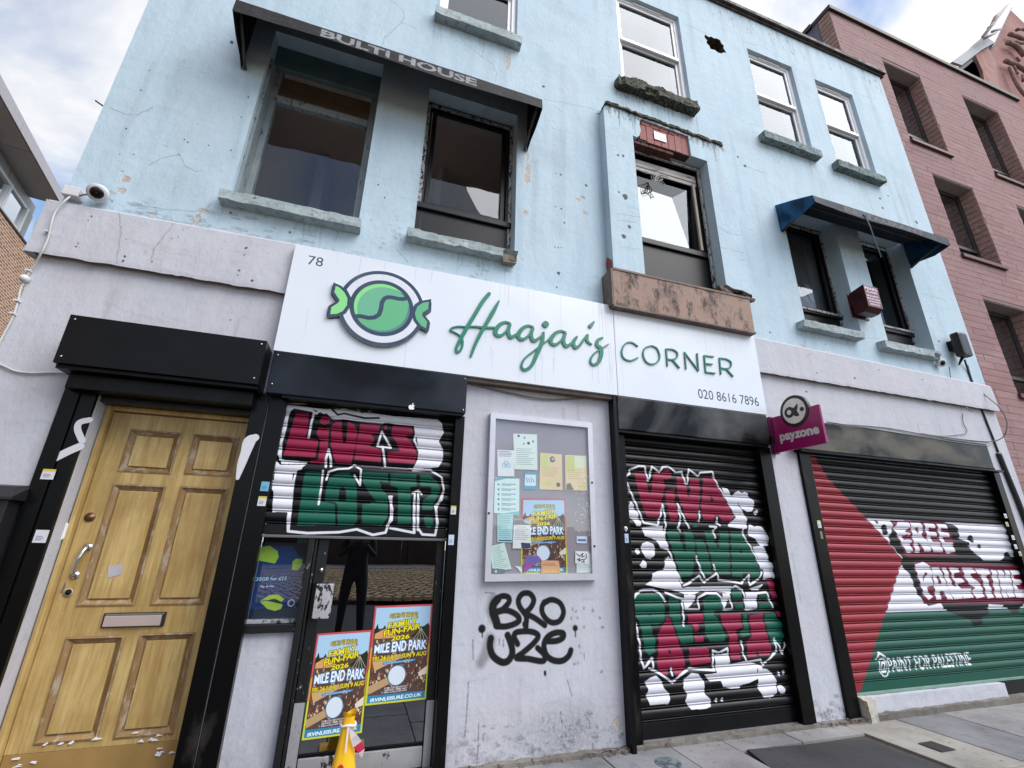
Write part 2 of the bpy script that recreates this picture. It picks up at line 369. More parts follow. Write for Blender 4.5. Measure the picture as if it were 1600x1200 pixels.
for pts in [[(610, 0), (630, 15), (632, 28), (618, 45), (600, 60), (597, 75)], [(718, 58), (728, 70), (745, 82), (755, 90), (770, 100), (776, 115), (774, 128)], [(792, 62), (795, 75), (798, 85), (795, 100)], [(630, 35), (650, 45)], [(675, 48), (700, 60)], [(850, 155), (880, 160), (905, 165), (935, 173)], [(865, 165), (880, 175)], [(814, 85), (818, 95)],
            [(238, 168), (215, 180), (195, 178), (170, 168)], [(280, 240), (290, 260), (305, 268), (315, 266)], [(280, 242), (250, 248), (233, 258)], [(255, 226), (262, 229)], [(330, 318), (310, 335), (300, 350)], [(310, 330), (250, 328), (215, 325)], [(190, 335), (194, 365), (190, 395), (188, 418)], [(275, 355), (255, 380), (245, 395), (240, 412)],
            [(1255, 513), (1260, 525), (1257, 540)], [(1253, 560), (1262, 555)], [(1354, 527), (1372, 530), (1380, 528)], [(1075, 172), (1080, 185), (1077, 200)], [(998, 143), (1000, 165)], [(1160, 65), (1190, 72), (1215, 86), (1240, 105)], [(1335, 145), (1350, 150), (1372, 155)], [(1070, 38), (1100, 50), (1110, 55)], [(1140, 20), (1148, 45), (1155, 65)], [(1215, 228), (1222, 245), (1215, 255)], [(1160, 258), (1200, 272)], [(1180, 266), (1195, 270)], [(1120, 372), (1150, 378)],
            [(1440, 458), (1480, 470)], [(1397, 283), (1405, 305), (1415, 330), (1422, 356)], [(620, 390), (630, 400), (637, 410)], [(755, 405), (752, 430)], [(1130, 372), (1110, 365)], [(1145, 415), (1165, 420)], [(1110, 395), (1155, 405)], [(955, 345), (990, 350)], [(955, 355), (985, 358)], [(960, 395), (1000, 402)]]:
    crack(pts)
for k in range(90):                                             # grime where the blue meets the lilac band, and under the ledges
    x = random.uniform(-2.2, 1.2) if k % 2 else random.uniform(-1.9, -.9); z = 3.62 + random.random() ** 2 * .18
    blob(x, z, random.uniform(.01, .07), random.uniform(.006, .02), DIRT, random.uniform(.12, .4), k)
def runs(x0, x1, z, n, lmax, a=.25, wd=.012, seed=1):
    r = random.Random(seed)
    for k in range(n):
        x = r.uniform(x0, x1); l_ = r.uniform(.15, 1) * lmax; WC.stroke([(x, z), (x + r.uniform(-.01, .01), z - l_ * .5), (x + r.uniform(-.015, .015), z - l_)], [wd * r.uniform(.4, 1.3), wd * .6, .002], DIRT, soft=.008, alpha=a * r.uniform(.3, 1))
for x0, x1, z, n, l_ in [(-1.3, -.27, 3.85, 10, .2), (.1, 1.15, 3.86, 14, .25), (2.4, 3.6, 6.7, 34, .35), (.15, 1.15, 6.75, 16, .3), (4.6, 5.6, 6.63, 16, .25), (6., 6.9, 6.55, 20, .25), (4.6, 5.5, 3.8, 12, .22), (5.9, 6.9, 3.75, 12, .22), (-2.2, 7.8, 9.35, 150, .45), (4.3, 7.8, 9.35, 80, .35), (-.8, .9, 3.65, 20, .06)]:
    runs(x0, x1, z, n, l_, .28, .014, int(x0 * 10) + n)
runs(2.4, 3.5, 6.69, 30, .14, .5, .03, 5)
runs(2.14, 2.65, 6.2, 30, .16, .8, .03, 6); runs(2.14, 2.6, 6.2, 12, .32, .7, .02, 7); runs(3.3, 3.84, 6.17, 30, .15, .8, .03, 8); runs(3.5, 3.84, 6.15, 12, .3, .7, .02, 9)
for k in range(50): blob(random.uniform(2.14, 3.84), 6.2 - random.random() ** 2 * .12, random.uniform(.01, .04), random.uniform(.006, .02), DIRT, random.uniform(.4, .9), k)
for k in range(60): blob(random.uniform(4.2, 7.8), random.uniform(8.9, 9.35), random.uniform(.008, .03), random.uniform(.02, .06), DIRT, random.uniform(.15, .5), k)
for k in range(40): blob(random.gauss(.0, .12), random.gauss(3.95, .1), random.uniform(.004, .02), random.uniform(.004, .02), DIRT, random.uniform(.1, .4), k)
# patched vertical strips, slightly greyer
for q in ([(238, 95), (247, 98), (188, 235), (178, 230)], [(386, 140), (392, 142), (368, 250), (361, 248)], [(863, 200), (885, 203), (884, 370), (862, 362)]): WC.poly(xz(q), DIRT, .10)
# sprayed word on the lilac pier, one stroke after another
def csp(P, n=6):
    Q = [P[0]] + list(P) + [P[-1]]; o = []
    for i in range(1, len(Q) - 2):
        for k in range(n):
            t = k / n; a, b, c, d = Q[i - 1], Q[i], Q[i + 1], Q[i + 2]
            o.append(tuple(.5 * (2 * b[j] + (c[j] - a[j]) * t + (2 * a[j] - 5 * b[j] + 4 * c[j] - d[j]) * t * t + (3 * b[j] - a[j] - 3 * c[j] + d[j]) * t ** 3) for j in (0, 1)))
    return o + [P[-1]]
S = lambda pts: zm(700, 900, 4.0, pts)
for pts, wd in [([(310, 145), (283, 180), (282, 230), (297, 270), (308, 308)], [.05, .06, .058, .052, .045]), ([(290, 160), (330, 128), (372, 130), (382, 160), (345, 205), (300, 225)], .036), ([(300, 228), (365, 215), (425, 240), (445, 275), (415, 300), (355, 316), (300, 312)], .037),
                ([(487, 312), (488, 250), (450, 195), (440, 150), (465, 112), (510, 110), (536, 150), (515, 200), (478, 230)], .036), ([(478, 232), (540, 262), (605, 308)], .036), ([(480, 300), (487, 318)], .036),
                ([(600, 165), (650, 148), (700, 170), (722, 225), (700, 278), (655, 292), (615, 270), (588, 225), (592, 180), (625, 155)], .036),
                ([(268, 390), (262, 440), (282, 500), (335, 538), (378, 528), (402, 478), (392, 420), (372, 370)], .042), ([(435, 425), (413, 378), (435, 350), (520, 348), (563, 372), (540, 415), (470, 478), (428, 512), (500, 518), (592, 532), (603, 495), (560, 450)], .036),
                ([(622, 408), (680, 405), (718, 385), (718, 358), (672, 355), (622, 382), (600, 430), (612, 490), (655, 526), (712, 530), (752, 502), (768, 465)], .038)]:
    WC.stroke(csp(S(pts)) if len(pts) > 2 else S(pts), wd if not isinstance(wd, list) else sum(wd) / len(wd), BLK, soft=.006)
WC.stroke(S([(262, 400), (245, 470), (205, 545)]), [.05, .05, .03], BLK, soft=.035, alpha=.5)
WC.stroke(S([(285, 150), (272, 210), (290, 270)]), [.05, .055, .04], BLK, soft=.03, alpha=.5)
for x, y_, r in ((212, 330, .046), (795, 326, .034)): WC.stroke(S([(x, y_)]), r, BLK, soft=.01); WC.stroke(S([(x, y_), (x + 2, y_ + 52)]), .004, BLK)
WC.stroke(S([(606, 600), (607, 615)]), .014, BLK)
for pts in ([(128, 660), (118, 850), (104, 1000)], [(192, 920), (184, 1170)], [(705, 850), (712, 920)], [(735, 940), (738, 1030)], [(745, 650), (775, 750)], [(885, 920), (890, 970)], [(850, 480), (852, 520)], [(232, 103), (288, 108)], [(155, 400), (158, 520)], [(320, 395), (322, 430)], [(345, 400), (347, 440)]):
    WC.stroke(S(pts), .007, DIRT, soft=.004, alpha=.7)
for (x, y_) in [(930, 940), (770, 265), (810, 262), (850, 322), (948, 262), (780, 205), (800, 222), (1060, 930), (1080, 935), (1090, 990), (820, 440), (790, 548), (812, 545), (960, 600), (968, 320), (850, 200), (905, 215)]:
    p = S([(x, y_)])[0]; blob(p[0], p[1], .012, .014, DIRT, .6, x)
for k in range(60): p = S([(random.uniform(60, 1090), random.gauss(1040, 60))])[0]; blob(p[0], p[1], random.uniform(.003, .018), random.uniform(.003, .01), DIRT, random.uniform(.2, .6), k)
for (x, y_, a, b) in [(1060, 920, .035, .04), (1075, 930, .02, .03), (1035, 940, .012, .03)]: p = S([(x, y_)])[0]; blob(p[0], p[1], a, b, CHIP, .9, x)
for z0, x0, x1, n in ((.1, .75, 2.05, 90), (.08, 3.9, 4.24, 40)):
    for k in range(n): blob(random.uniform(x0, x1), .02 + abs(random.gauss(0, z0)), random.uniform(.01, .04), random.uniform(.005, .03), DIRT, random.uniform(.1, .45), k)
for k in range(18):                                             # pale scrape near the building corner
    p = at(random.gauss(55, 8), random.uniform(435, 505)); blob(p.x, p.z, .03, .015, (None, None, None), 0)
r_ = random.Random(77)
for k in range(150):                                            # old rain and soot streaks over the whole upper wall
    x = r_.uniform(-2.2, 7.8); z = r_.choice([9.3, 9.3, 6.6, 5.2, r_.uniform(4, 9)]); l_ = r_.uniform(.3, 1.6)
    WC.stroke([(x, z), (x + r_.uniform(-.02, .02), z - l_)], [r_.uniform(.01, .06), .01], DIRT, soft=.05, alpha=r_.uniform(.03, .14))
for k in range(70):
    x = r_.uniform(-2.2, 7.8); z = r_.uniform(3.7, 9.2); WC.stroke([(x, z), (x + r_.uniform(-.3, .3), z + r_.uniform(-.1, .1))], r_.uniform(.03, .16), DIRT, soft=.14, alpha=r_.uniform(.04, .13))
for k in range(60):
    x = r_.uniform(-2.2, 7.8); z = r_.uniform(.2, 3.1); WC.stroke([(x, z), (x, z - r_.uniform(.1, .6))], [.012, .004], DIRT, soft=.02, alpha=r_.uniform(.08, .3))
for k in range(25):
    x = r_.uniform(-2.2, 2.1); z = r_.uniform(.0, .25); WC.stroke([(x, z), (x + .2, z)], .12, DIRT, soft=.15, alpha=.12)
wall_img = None

def wall_mat(name, rgb, rgb2, streak=.25):
    m = M(name, .72, 0, .3)
    base = m.mix(m.ramp(m.noise(.9, 4), .3, .7), lin(rgb), lin(rgb2))
    base = m.mix(m.mul(m.ramp(m.noise(7, 6, .7, (1, 1, .18)), .45, .75), streak), base, lin([c * .78 for c in rgb]))
    base = m.mix(m.mul(m.ramp(m.noise(1.6, 7, .7), .48, .66), .35), base, lin([rgb[0] * 1.05, rgb[1] * .98, rgb[2] * .99]))
    base = m.mix(m.mul(m.ramp(m.noise(5, 8, .75), .52, .7), .25), base, lin([min(255, c * 1.06 + 6) for c in rgb]))
    base = m.mix(m.mul(m.ramp(m.noise(16, 8, .8), .54, .7), .42), base, lin([c * .84 for c in rgb]))
    base = m.mix(m.mul(m.ramp(m.noise(11, 6, .7, (.25, 1, 1.6), .4), .56, .68), .4), base, lin([c * .86 for c in rgb2]))
    t = m.canvas(WC, 'wall_marks') if name == 'blue_paint' else None
    global wall_img
    if t is not None: wall_img = t.image
    else:
        sp = m.n('ShaderNodeSeparateXYZ'); m.l(m.pos(), sp.inputs[0]); c = m.n('ShaderNodeCombineXYZ')
        for k, o, L_, d in (('X', WC.x0, WC.W * WC.res, 'X'), ('Z', WC.z0, WC.H * WC.res, 'Y')):
            mr = m.n('ShaderNodeMapRange', clamp=False); mr.inputs[1].default_value = o; mr.inputs[2].default_value = o + L_; m.l(sp.outputs[k], mr.inputs[0]); m.l(mr.outputs[0], c.inputs[d])
        t = m.n('ShaderNodeTexImage', extension='EXTEND'); t.image = wall_img; m.l(c.outputs[0], t.inputs['Vector'])
    t.image.colorspace_settings.name = 'Non-Color'
    s = m.n('ShaderNodeSeparateColor'); m.l(t.outputs['Color'], s.inputs[0])
    base = m.mix(m.mul(s.outputs[0], m.ramp(m.noise(40, 6, .7), .25, .6)), base, lin((62, 66, 66)))
    base = m.mix(s.outputs[1], base, m.mix(m.ramp(m.noise(30), .4, .6), lin((200, 190, 183)), lin((172, 164, 156))))
    base = m.mix(s.outputs[2], base, lin((14, 14, 16)))
    sp = m.ramp(m.noise(55, 2, .5), .735, .76)
    base = m.mix(m.mul(sp, .8), base, lin((45, 48, 50)))
    m.col(base)
    h = m.mul(m.mul(m.noise(22, 8, .7, (1, 1, .6)), 1.0), m.mul(s.outputs[1], -.6), 'ADD')
    h = m.mul(h, m.mul(m.noise(3, 3), 1.6), 'ADD')
    m.bump(h, .45, .012); return m.m
BLUE = wall_mat('blue_paint', (178, 202, 215), (190, 209, 220))
LILAC = wall_mat('lilac_paint', (187, 189, 197), (194, 195, 202), .3)
SILL = (lambda m: m)(None)
def sill_mat(name, rgb, amount):
    m = M(name, .8, 0, .25)
    g = m.n('ShaderNodeNewGeometry'); sp = m.n('ShaderNodeSeparateXYZ'); m.l(g.outputs['Normal'], sp.inputs[0])
    f = m.ramp(m.noise(26, 9, .75), amount - .05, amount + .06)
    c = m.mix(m.ramp(m.noise(4), .3, .7), lin(rgb), lin([c * .82 for c in rgb]))
    c = m.mix(m.ramp(m.noise(18, 5), .5, .75), c, lin([v * .72 for v in rgb]))
    m.col(m.mix(f, c, m.mix(m.ramp(m.noise(50), .4, .6), lin((34, 34, 28)), lin((78, 76, 60))))).bump(m.noise(40, 8, .7), .6, .01); return m.m
SILL = sill_mat('sill_paint', (178, 192, 194), .62)
SILL_MOSS = sill_mat('mossy_sill', (120, 128, 122), .44)
RENDER_RAW = plain('bare_render', (120, 112, 100), .9, var=.3, sc=12, bump=.6)
BLACK = (lambda: (lambda m: (m.col(m.mix(m.ramp(m.noise(5, 6), .4, .7), lin((6, 6, 8)), lin((13, 13, 15)))), m.rgh(m.noise(6, 6), .2, .55), m.bump(m.noise(3, 3), .2, .01), m.m)[-1])(M('black_gloss_paint', .3, 0, .2)))()
def scuffed(name, a, b, sc, lo, hi, r0=.2, r1=.75, stretch=None, det=7):
    m = M(name, .3, 0, .18); f = m.ramp(m.noise(sc, det, .55, stretch, .4), lo, hi)
    m.col(m.mix(f, lin(a), lin(b))); m.rgh(f, r0, r1); m.bump(m.noise(2.5, 2), .25, .012); return m.m
BLACK_SCUFF_SHEEN = scuffed('scuffed_sheen_black_paint', (9, 9, 12), (84, 86, 88), 1.15, .46, .66, .22, .6, (1, 1, 1.2), 4)  # scuffs, plus broad pale clouding coloured in for the sky's reflection
BLACK_DOOR = worn('flaking_black_paint', (10, 10, 11), (150, 150, 150), .64, .45, 26, soft=.012)
GREY_WORN = worn('flaking_grey_paint', (150, 150, 152), (16, 16, 17), .6, .5, 9, soft=.012)
SILVER_WORN = worn('worn_lock_plate', (176, 172, 176), (20, 20, 22), .53, .35, 34, soft=.01)
WHITE_PVC = plain('white_window_plastic', (232, 232, 234), .35, var=.03)
OLD_WOOD = worn('old_window_paint', (128, 138, 142), (70, 68, 64), .6, .6, 25, stretch=(1, 1, .3))
BLACK_PVC = plain('black_window_plastic', (11, 11, 14), .4, var=.2, spec=.3)
WHITE_FLAKE = worn('tape_of_old_paint', (172, 168, 166), (22, 22, 24), .54, .6, 45, soft=.01)
DARK = plain('dark_void', (10, 10, 11), .9)
ALU = plain('aluminium', (198, 198, 206), .38, .35, var=.06)
STEEL = plain('bright_steel', (190, 190, 192), .25, .9)
BRICK_RED = worn('red_painted_brick', (138, 76, 72), (180, 142, 136), .62, .7, 30)
GL_UP = glass('upper_window_glass', (.5, .53, .56), .62, .03)
GL_OLD = glass('old_window_glass', (.93, .91, .88), .8, .0)
GL_U1 = glass('dim_window_glass', (.12, .12, .14), .35, .0)
GL_SIDE = glass('side_window_glass', (.82, .84, .86), .8, .06)
GL_DARK = glass('dark_window_glass', (.6, .6, .62), .8, .0)
GL_SHOP = glass('tinted_shop_glass', (.35, .35, .37), 1.0, .14)
GL_CLEAR = glass('notice_glazing', (.98, .98, .985), .5, .0)

# ------------------------------------------------------------------ pavement, street behind the photographer
def stone_mat(name, rgb, var=.16, sc=6, bump=.35):
    m = M(name, .85, 0, .25); c = m.mix(m.ramp(m.noise(1.4, 4), .3, .7), lin([v * (1 - var) for v in rgb]), lin([min(255, v * (1 + var)) for v in rgb]))
    c = m.mix(m.mul(m.ramp(m.noise(sc, 8, .7), .52, .7), .5), c, lin([v * .62 for v in rgb])); c = m.mix(m.mul(m.ramp(m.noise(90, 3), .6, .7), .5), c, lin([min(255, v * 1.3) for v in rgb]))
    c = m.mix(m.mul(m.ramp(m.noise(25, 2, .4), .7, .73), .7), c, lin((60, 58, 56)))
    m.col(c).bump(m.noise(70, 6), bump, .004); return m.m
SLAB = [stone_mat('paving_stone_%s' % n, c) for n, c in (('grey', (128, 126, 127)), ('mid', (137, 135, 135)), ('cool', (120, 120, 123)))]
CREAM = stone_mat('cream_paving', (144, 141, 135), .12)
ASPH = stone_mat('asphalt', (62, 62, 65), .12, 20, .5)
JOINT = plain('joint_sand', (66, 62, 56), .95, var=.3, sc=20)
SETT = plain('tan_granite', (176, 152, 120), .8, var=.35, sc=6, bump=.5)
ground = MB().quad((-60, -120, -.14), (60, -120, -.14), (60, 90, -.14), (-60, 90, -.14)).build('ground', stone_mat('roadway_asphalt', (62, 62, 64)))
tag(ground, kind='structure')
pav = MB().box(-14, 30, -5.4, .6, -.12, -.02).build('pavement', JOINT); tag(pav, kind='structure')
patch = [(x, y) for x, y in ((2.93, -.23), (3.98, -.33), (4.03, -.9), (4.03, -3.0), (2.62, -3.0), (2.86, -.5))]
gx = [-.6, .0, .62, 1.22, 1.83, 2.40, 2.86, 3.46, 4.12, 4.72, 5.32, 5.92, 6.52, 7.12, 7.72, 8.32, 8.92, 9.52]
rws = [-.045, -.72, -1.42, -2.1]
for i in range(len(gx) - 1):
    for j in range(len(rws) - 1):
        a, b = gx[i] + .004, gx[i + 1] - .004; sh = .18 * (i % 2) * (1 if j else 0)
        y1, y0 = rws[j] - .004 - (sh if j else 0), rws[j + 1] + .004 - (.18 * (i % 2))
        if 2.8 < (a + b) / 2 < 4.1: y0, y1 = max(y0, -.23 if j == 0 else y0), y1
        if 2.8 < (a + b) / 2 < 4.1 and j > 0: continue
        cream = abs(a - 4.124) < .02 and j < 1
        h = random.uniform(-.002, .002)
        if cream: y0 = -.95
        if abs(a - 4.124) < .02 and j == 1: y1 = -.96
        s = MB().box(a, b, y0, y1, -.05, 0 + h, 0, .004).build('paving_slab', CREAM if cream else random.choice(SLAB), pav)
ap = MB(); bm = bmesh.new(); vv = [bm.verts.new((x, y, 0)) for x, y in patch]; bm.faces.new(vv[::-1]); bm.free()
n_ = len(patch); ap.add([(x, y, -.001) for x, y in patch] + [(x, y, -.05) for x, y in patch], [tuple(range(n_))[::-1]] + [(i, (i + 1) % n_, n_ + (i + 1) % n_, n_ + i) for i in range(n_)])
ap.build('asphalt_patch', ASPH, pav)
mb = MB()
for i in range(24):
    t0, t1 = 2 * math.pi * i / 24, 2 * math.pi * (i + 1) / 24
    mb.add([(2.22, -.27, .004), (2.22 + .09 * math.cos(t0), -.27 + .09 * math.sin(t0), .004), (2.22 + .09 * math.cos(t1), -.27 + .09 * math.sin(t1), .004)], [(0, 1, 2)])
mb.build('valve_cover', scuffed('worn_iron', (70, 84, 92), (120, 126, 128), 20, .4, .6), pav)
p1 = atz(1425, 1168); mb = MB()
for k in range(6): mb.box(4.31 + k * .026, 4.33 + k * .026, -.66, -.5, .003, .006)
mb.build('drain_grating', plain('drain_iron', (60, 56, 54), .7), pav)
# mortar fillet and leaf litter along the foot of the wall
mb = MB(); rough_box(mb, 4.5, 7.8, -.075, .03, -.04, .05, .012, .04, 9); rough_box(mb, -.0, 7.8, -.055, .03, -.04, .022, .012, .04, 3); mb.build('mortar_fillet', stone_mat('old_mortar', (112, 108, 102)), pav)
litter = MB()
for k in range(130):
    x = random.choice([random.gauss(2.0, .12), random.gauss(4.05, .12), random.gauss(4.3, .06), random.uniform(.8, 2.1)]); y = -random.uniform(.02, .09); r = random.uniform(.006, .022); a = random.uniform(0, 6.3)
    z = .016 + random.uniform(0, .01)
    litter.add([(x + r * math.cos(a), y + r * math.sin(a), z), (x + r * .5 * math.cos(a + 1.6), y + r * .5 * math.sin(a + 1.6), z + .006), (x - r * math.cos(a), y - r * math.sin(a), z), (x + r * .5 * math.cos(a - 1.6), y + r * .5 * math.sin(a - 1.6), z - .003)], [(0, 1, 2, 3)])
lo = litter.build('leaf_litter', plain('dead_leaf', (104, 82, 72), .9, var=.4, sc=30)); tag(lo, kind='stuff')
# setts across the street, seen in the shop glass
MB().box(-30, 34, -22.5, -9.4, -.135, -.04).build('carriageway', JOINT)['kind'] = 'structure'
st = MB(); r = random.Random(4)
for i in range(0, 90):
    for j in range(0, 34):
        x = -6 + i * .26 + (j % 2) * .1 + r.uniform(-.02, .02); y = -9.5 - j * .38 + .12 * math.sin(i * .5 + j * .3); z = r.uniform(-.01, .02)
        a, b = .115, .165
        st.add([(x - a, y - b, -.05), (x + a, y - b, -.05), (x + a, y + b, -.05), (x - a, y + b, -.05), (x - a * .7, y - b * .75, .03 + z), (x + a * .7, y - b * .75, .03 + z), (x + a * .7, y + b * .75, .03 + z), (x - a * .7, y + b * .75, .03 + z)],
               [(4, 5, 6, 7), (0, 1, 5, 4), (1, 2, 6, 5), (2, 3, 7, 6), (3, 0, 4, 7)])
so = st.build('granite_setts', SETT); tag(so, kind='stuff')
MB().box(-30, 34, -27, -22.6, -.13, .0).build('far_pavement', SLAB[0])['kind'] = 'structure'
MB().box(-30, 34, -22.62, -22.5, -.13, .03).build('far_kerb', SLAB[2])['kind'] = 'structure'
fw = empty('boundary_wall', (0, -27.2, 0), 'long dark brick wall across the street, seen only in the shop glass', 'wall')
FW = plain('dark_brick', (70, 58, 54), .9, var=.3, sc=4)
box('wall_body', -30, 34, -27.5, -27.1, 0, 2.2, FW, fw); box('coping', -30, 34, -27.55, -27.05, 2.2, 2.3, SLAB[2], fw)
for k in range(12): box('pier', -29 + k * 5.4, -28.5 + k * 5.4, -27.1, -26.98, 0, 2.5, FW, fw)

# ------------------------------------------------------------------ the blue corner building
B = empty('corner_building', (2.8, .3, 0), 'weathered three storey shop building painted pale blue above and lilac below', 'building')
X0, X1, ZT = -2.255, 7.86, 9.36
W1 = (-1.27, -.29, 4.0, 5.88, .2); W2 = (.18, 1.13, 3.98, 5.76, .15); W3 = (2.49, 3.53, 3.98, 5.84, .06)
U1 = (.19, 1.10, 6.9, 8.60, .055); U2 = (2.50, 3.54, 6.86, 8.62, .055); U3 = (4.77, 5.65, 6.8, 8.57, .055); U4 = (6.11, 6.94, 6.74, 8.51, .055)
R1 = (4.76, 5.68, 3.9, 5.60, .2); R2 = (6.13, 7.02, 3.86, 5.65, .2)
HB = (3.93, 4.39, 8.13, 8.54, .0)
DOOR = (-1.67, -.79, -.02, 2.30, .12); SHOP = (-.585, .70, -.02, 2.40, .1); SH2 = (2.10, 3.82, -.02, 2.40, .14); SH3 = (4.24, 7.46, .0, 2.40, .14)
mb = MB(); holed(mb, X0, X1, 3.56, ZT, [h[:4] + ((.3,) if len(h) > 4 and h is not HB else (.0,)) for h in (W1, W2, W3, U1, U2, U3, U4, R1, R2, HB)], 0, .3)
hole = [(3.982, 8.475), (4.05, 8.455), (4.10, 8.49), (4.141, 8.475), (4.20, 8.50), (4.257, 8.493), (4.27, 8.43), (4.31, 8.40), (4.296, 8.34), (4.335, 8.26), (4.27, 8.235), (4.24, 8.20), (4.179, 8.186), (4.12, 8.215), (4.04, 8.202), (4.03, 8.26), (3.985, 8.30), (4.005, 8.36), (3.965, 8.41)]
bm = bmesh.new(); rect = [(HB[0], HB[2]), (HB[1], HB[2]), (HB[1], HB[3]), (HB[0], HB[3])]
es = []
for loop in (rect, hole):
    vs = [bm.verts.new((x, 0, z)) for x, z in loop]; es += [bm.edges.new((vs[i], vs[(i + 1) % len(vs)])) for i in range(len(vs))]
bmesh.ops.triangle_fill(bm, edges=es, use_beauty=True); bmesh.ops.recalc_face_normals(bm, faces=bm.faces[:]); bm.verts.index_update()
fl = [[v.index for v in f.verts] for f in bm.faces if not (lambda c: False)(0)]
vc = [v.co[:] for v in bm.verts]
def in_poly(x, z, P):
    c = False
    for i in range(len(P)):
        (xa, za), (xb, zb) = P[i], P[(i + 1) % len(P)]
        if (za > z) != (zb > z) and x < (xb - xa) * (z - za) / (zb - za) + xa: c = not c
    return c
fl = [f for f in fl if not in_poly(sum(vc[i][0] for i in f) / 3, sum(vc[i][2] for i in f) / 3, hole)]
mb.add(vc, fl); bm.free()
mb.box(X0, X0 + .02, .001, 9, -.1, ZT); mb.box(X1 - .02, X1, .001, 9, -.1, ZT)
upper = mb.build('upper_wall', BLUE, B)
mb = MB(); rr = random.Random(3)
for k, (a, b) in enumerate(((0, .09), (.09, .25))):
    n = len(hole); c = (4.15, 8.34)
    P = [[(c[0] + (x - c[0]) * (1 - .12 * (k + q)) + rr.uniform(-.012, .012), d, c[1] + (z - c[1]) * (1 - .12 * (k + q)) + rr.uniform(-.012, .012)) for x, z in hole] for q, d in ((0, a if k == 0 else a), (1, b))]
    if k == 0: P[0] = [(x, 0.0, z) for x, z in hole]; last = P[1]
    else: P[0] = last
    mb.add(P[0] + P[1], [(i, (i + 1) % n, n + (i + 1) % n, n + i) for i in range(n)])
mb.build('broken_hole', worn('broken_brick', (84, 66, 58), (40, 34, 32), .5, .9, 20), B)
mb = MB(); holed(mb, X0, X1, -.1, 3.56, [DOOR, SHOP, SH2, SH3], 0, .2); lower = mb.build('lower_wall', LILAC, B)
# lilac band with an undercut ragged lower edge, either side of the signboard
def band(x0, x1, zt0, zt1, seed):
    mb = MB(); n = int((x1 - x0) / .03); r = random.Random(seed); prof = []
    for i in range(n + 1):
        x = x0 + (x1 - x0) * i / n; t = i / n; top = zt0 + (zt1 - zt0) * t + mnoise.noise(Vector((x * 6, seed, 0))) * .004
        bot = 3.155 + mnoise.noise(Vector((x * 9, seed, 3))) * .008 + mnoise.noise(Vector((x * 31, seed, 3))) * .006
        o = .004 * mnoise.noise(Vector((x * 4, seed, 7)))
        prof.append([(x, .001, top + .004), (x, -.028 + o, top), (x, -.045 + o, top - .02), (x, -.05 + o, 3.38), (x, -.052 + o, bot + .03), (x, -.05 + o, bot), (x, -.012, bot + .012 + r.uniform(-.004, .004)), (x, .001, bot + .012)])
    m = len(prof[0])
    for i in range(n):
        for k in range(m - 1): mb.add([prof[i][k], prof[i][k + 1], prof[i + 1][k + 1], prof[i + 1][k]], [(0, 1, 2, 3)], 0 if k < 5 else 1)
    for e in (0, n): mb.add(prof[e], [tuple(range(m))], 0)
    return mb.build('fascia_band', [LILAC, RENDER_RAW], B)
band(X0 - .05, -.715, 3.59, 3.62, 1); band(3.82, X1 + .005, 3.575, 3.52, 2)
mb = MB(); rough_box(mb, X0 - .06, X0 - .005, -.045, .5, 3.16, 3.57, .02, .05, 8); mb.build('band_return', LILAC, B)

def sill(nm, x0, x1, z0, z1, mat, yf=-.09, amp=.008, seed=0, chip=None, slope=.02):
    mb = MB(); rough_box(mb, x0, x1, yf, .1, z0, z1, amp, .03, seed, chip=chip)
    o = mb.build('window_sill', mat, B)
    return o
sill('w1', -1.31, -.265, 3.85, 3.94, SILL, -.1, .008, 1)
sill('w2', .12, 1.13, 3.872, 3.955, SILL, -.1, .012, 2, chip=lambda x, z: .05 if x > 1.0 and z < 3.93 else 0)
mb = MB(); rough_box(mb, 1.0, 1.12, -.07, -.02, 3.84, 3.93, .015, .03, 5); mb.build('broken_sill_core', RENDER_RAW, B)
sill('u1', .145, 1.135, 6.75, 6.87, SILL, -.1, .008, 3)
sill('u2', 2.385, 3.55, 6.69, 6.84, SILL_MOSS, -.11, .022, 4, chip=lambda x, z: .04 if 2.75 < x < 2.95 and z < 6.77 else (.03 if x < 2.45 else 0))
sill('u3', 4.63, 5.66, 6.65, 6.77, sill_mat('sill_grimy', (142, 160, 160), .56), -.1, .008, 5)
sill('u4', 5.97, 6.93, 6.6, 6.72, sill_mat('sill_grimy_dark', (134, 154, 153), .54), -.1, .009, 6)
sill('r1', 4.60, 5.56, 3.80, 3.89, SILL, -.1, .010, 7)
sill('r2', 5.90, 6.92, 3.745, 3.84, SILL, -.1, .012, 8, chip=lambda x, z: .04 if x > 6.8 and z < 3.8 else 0)

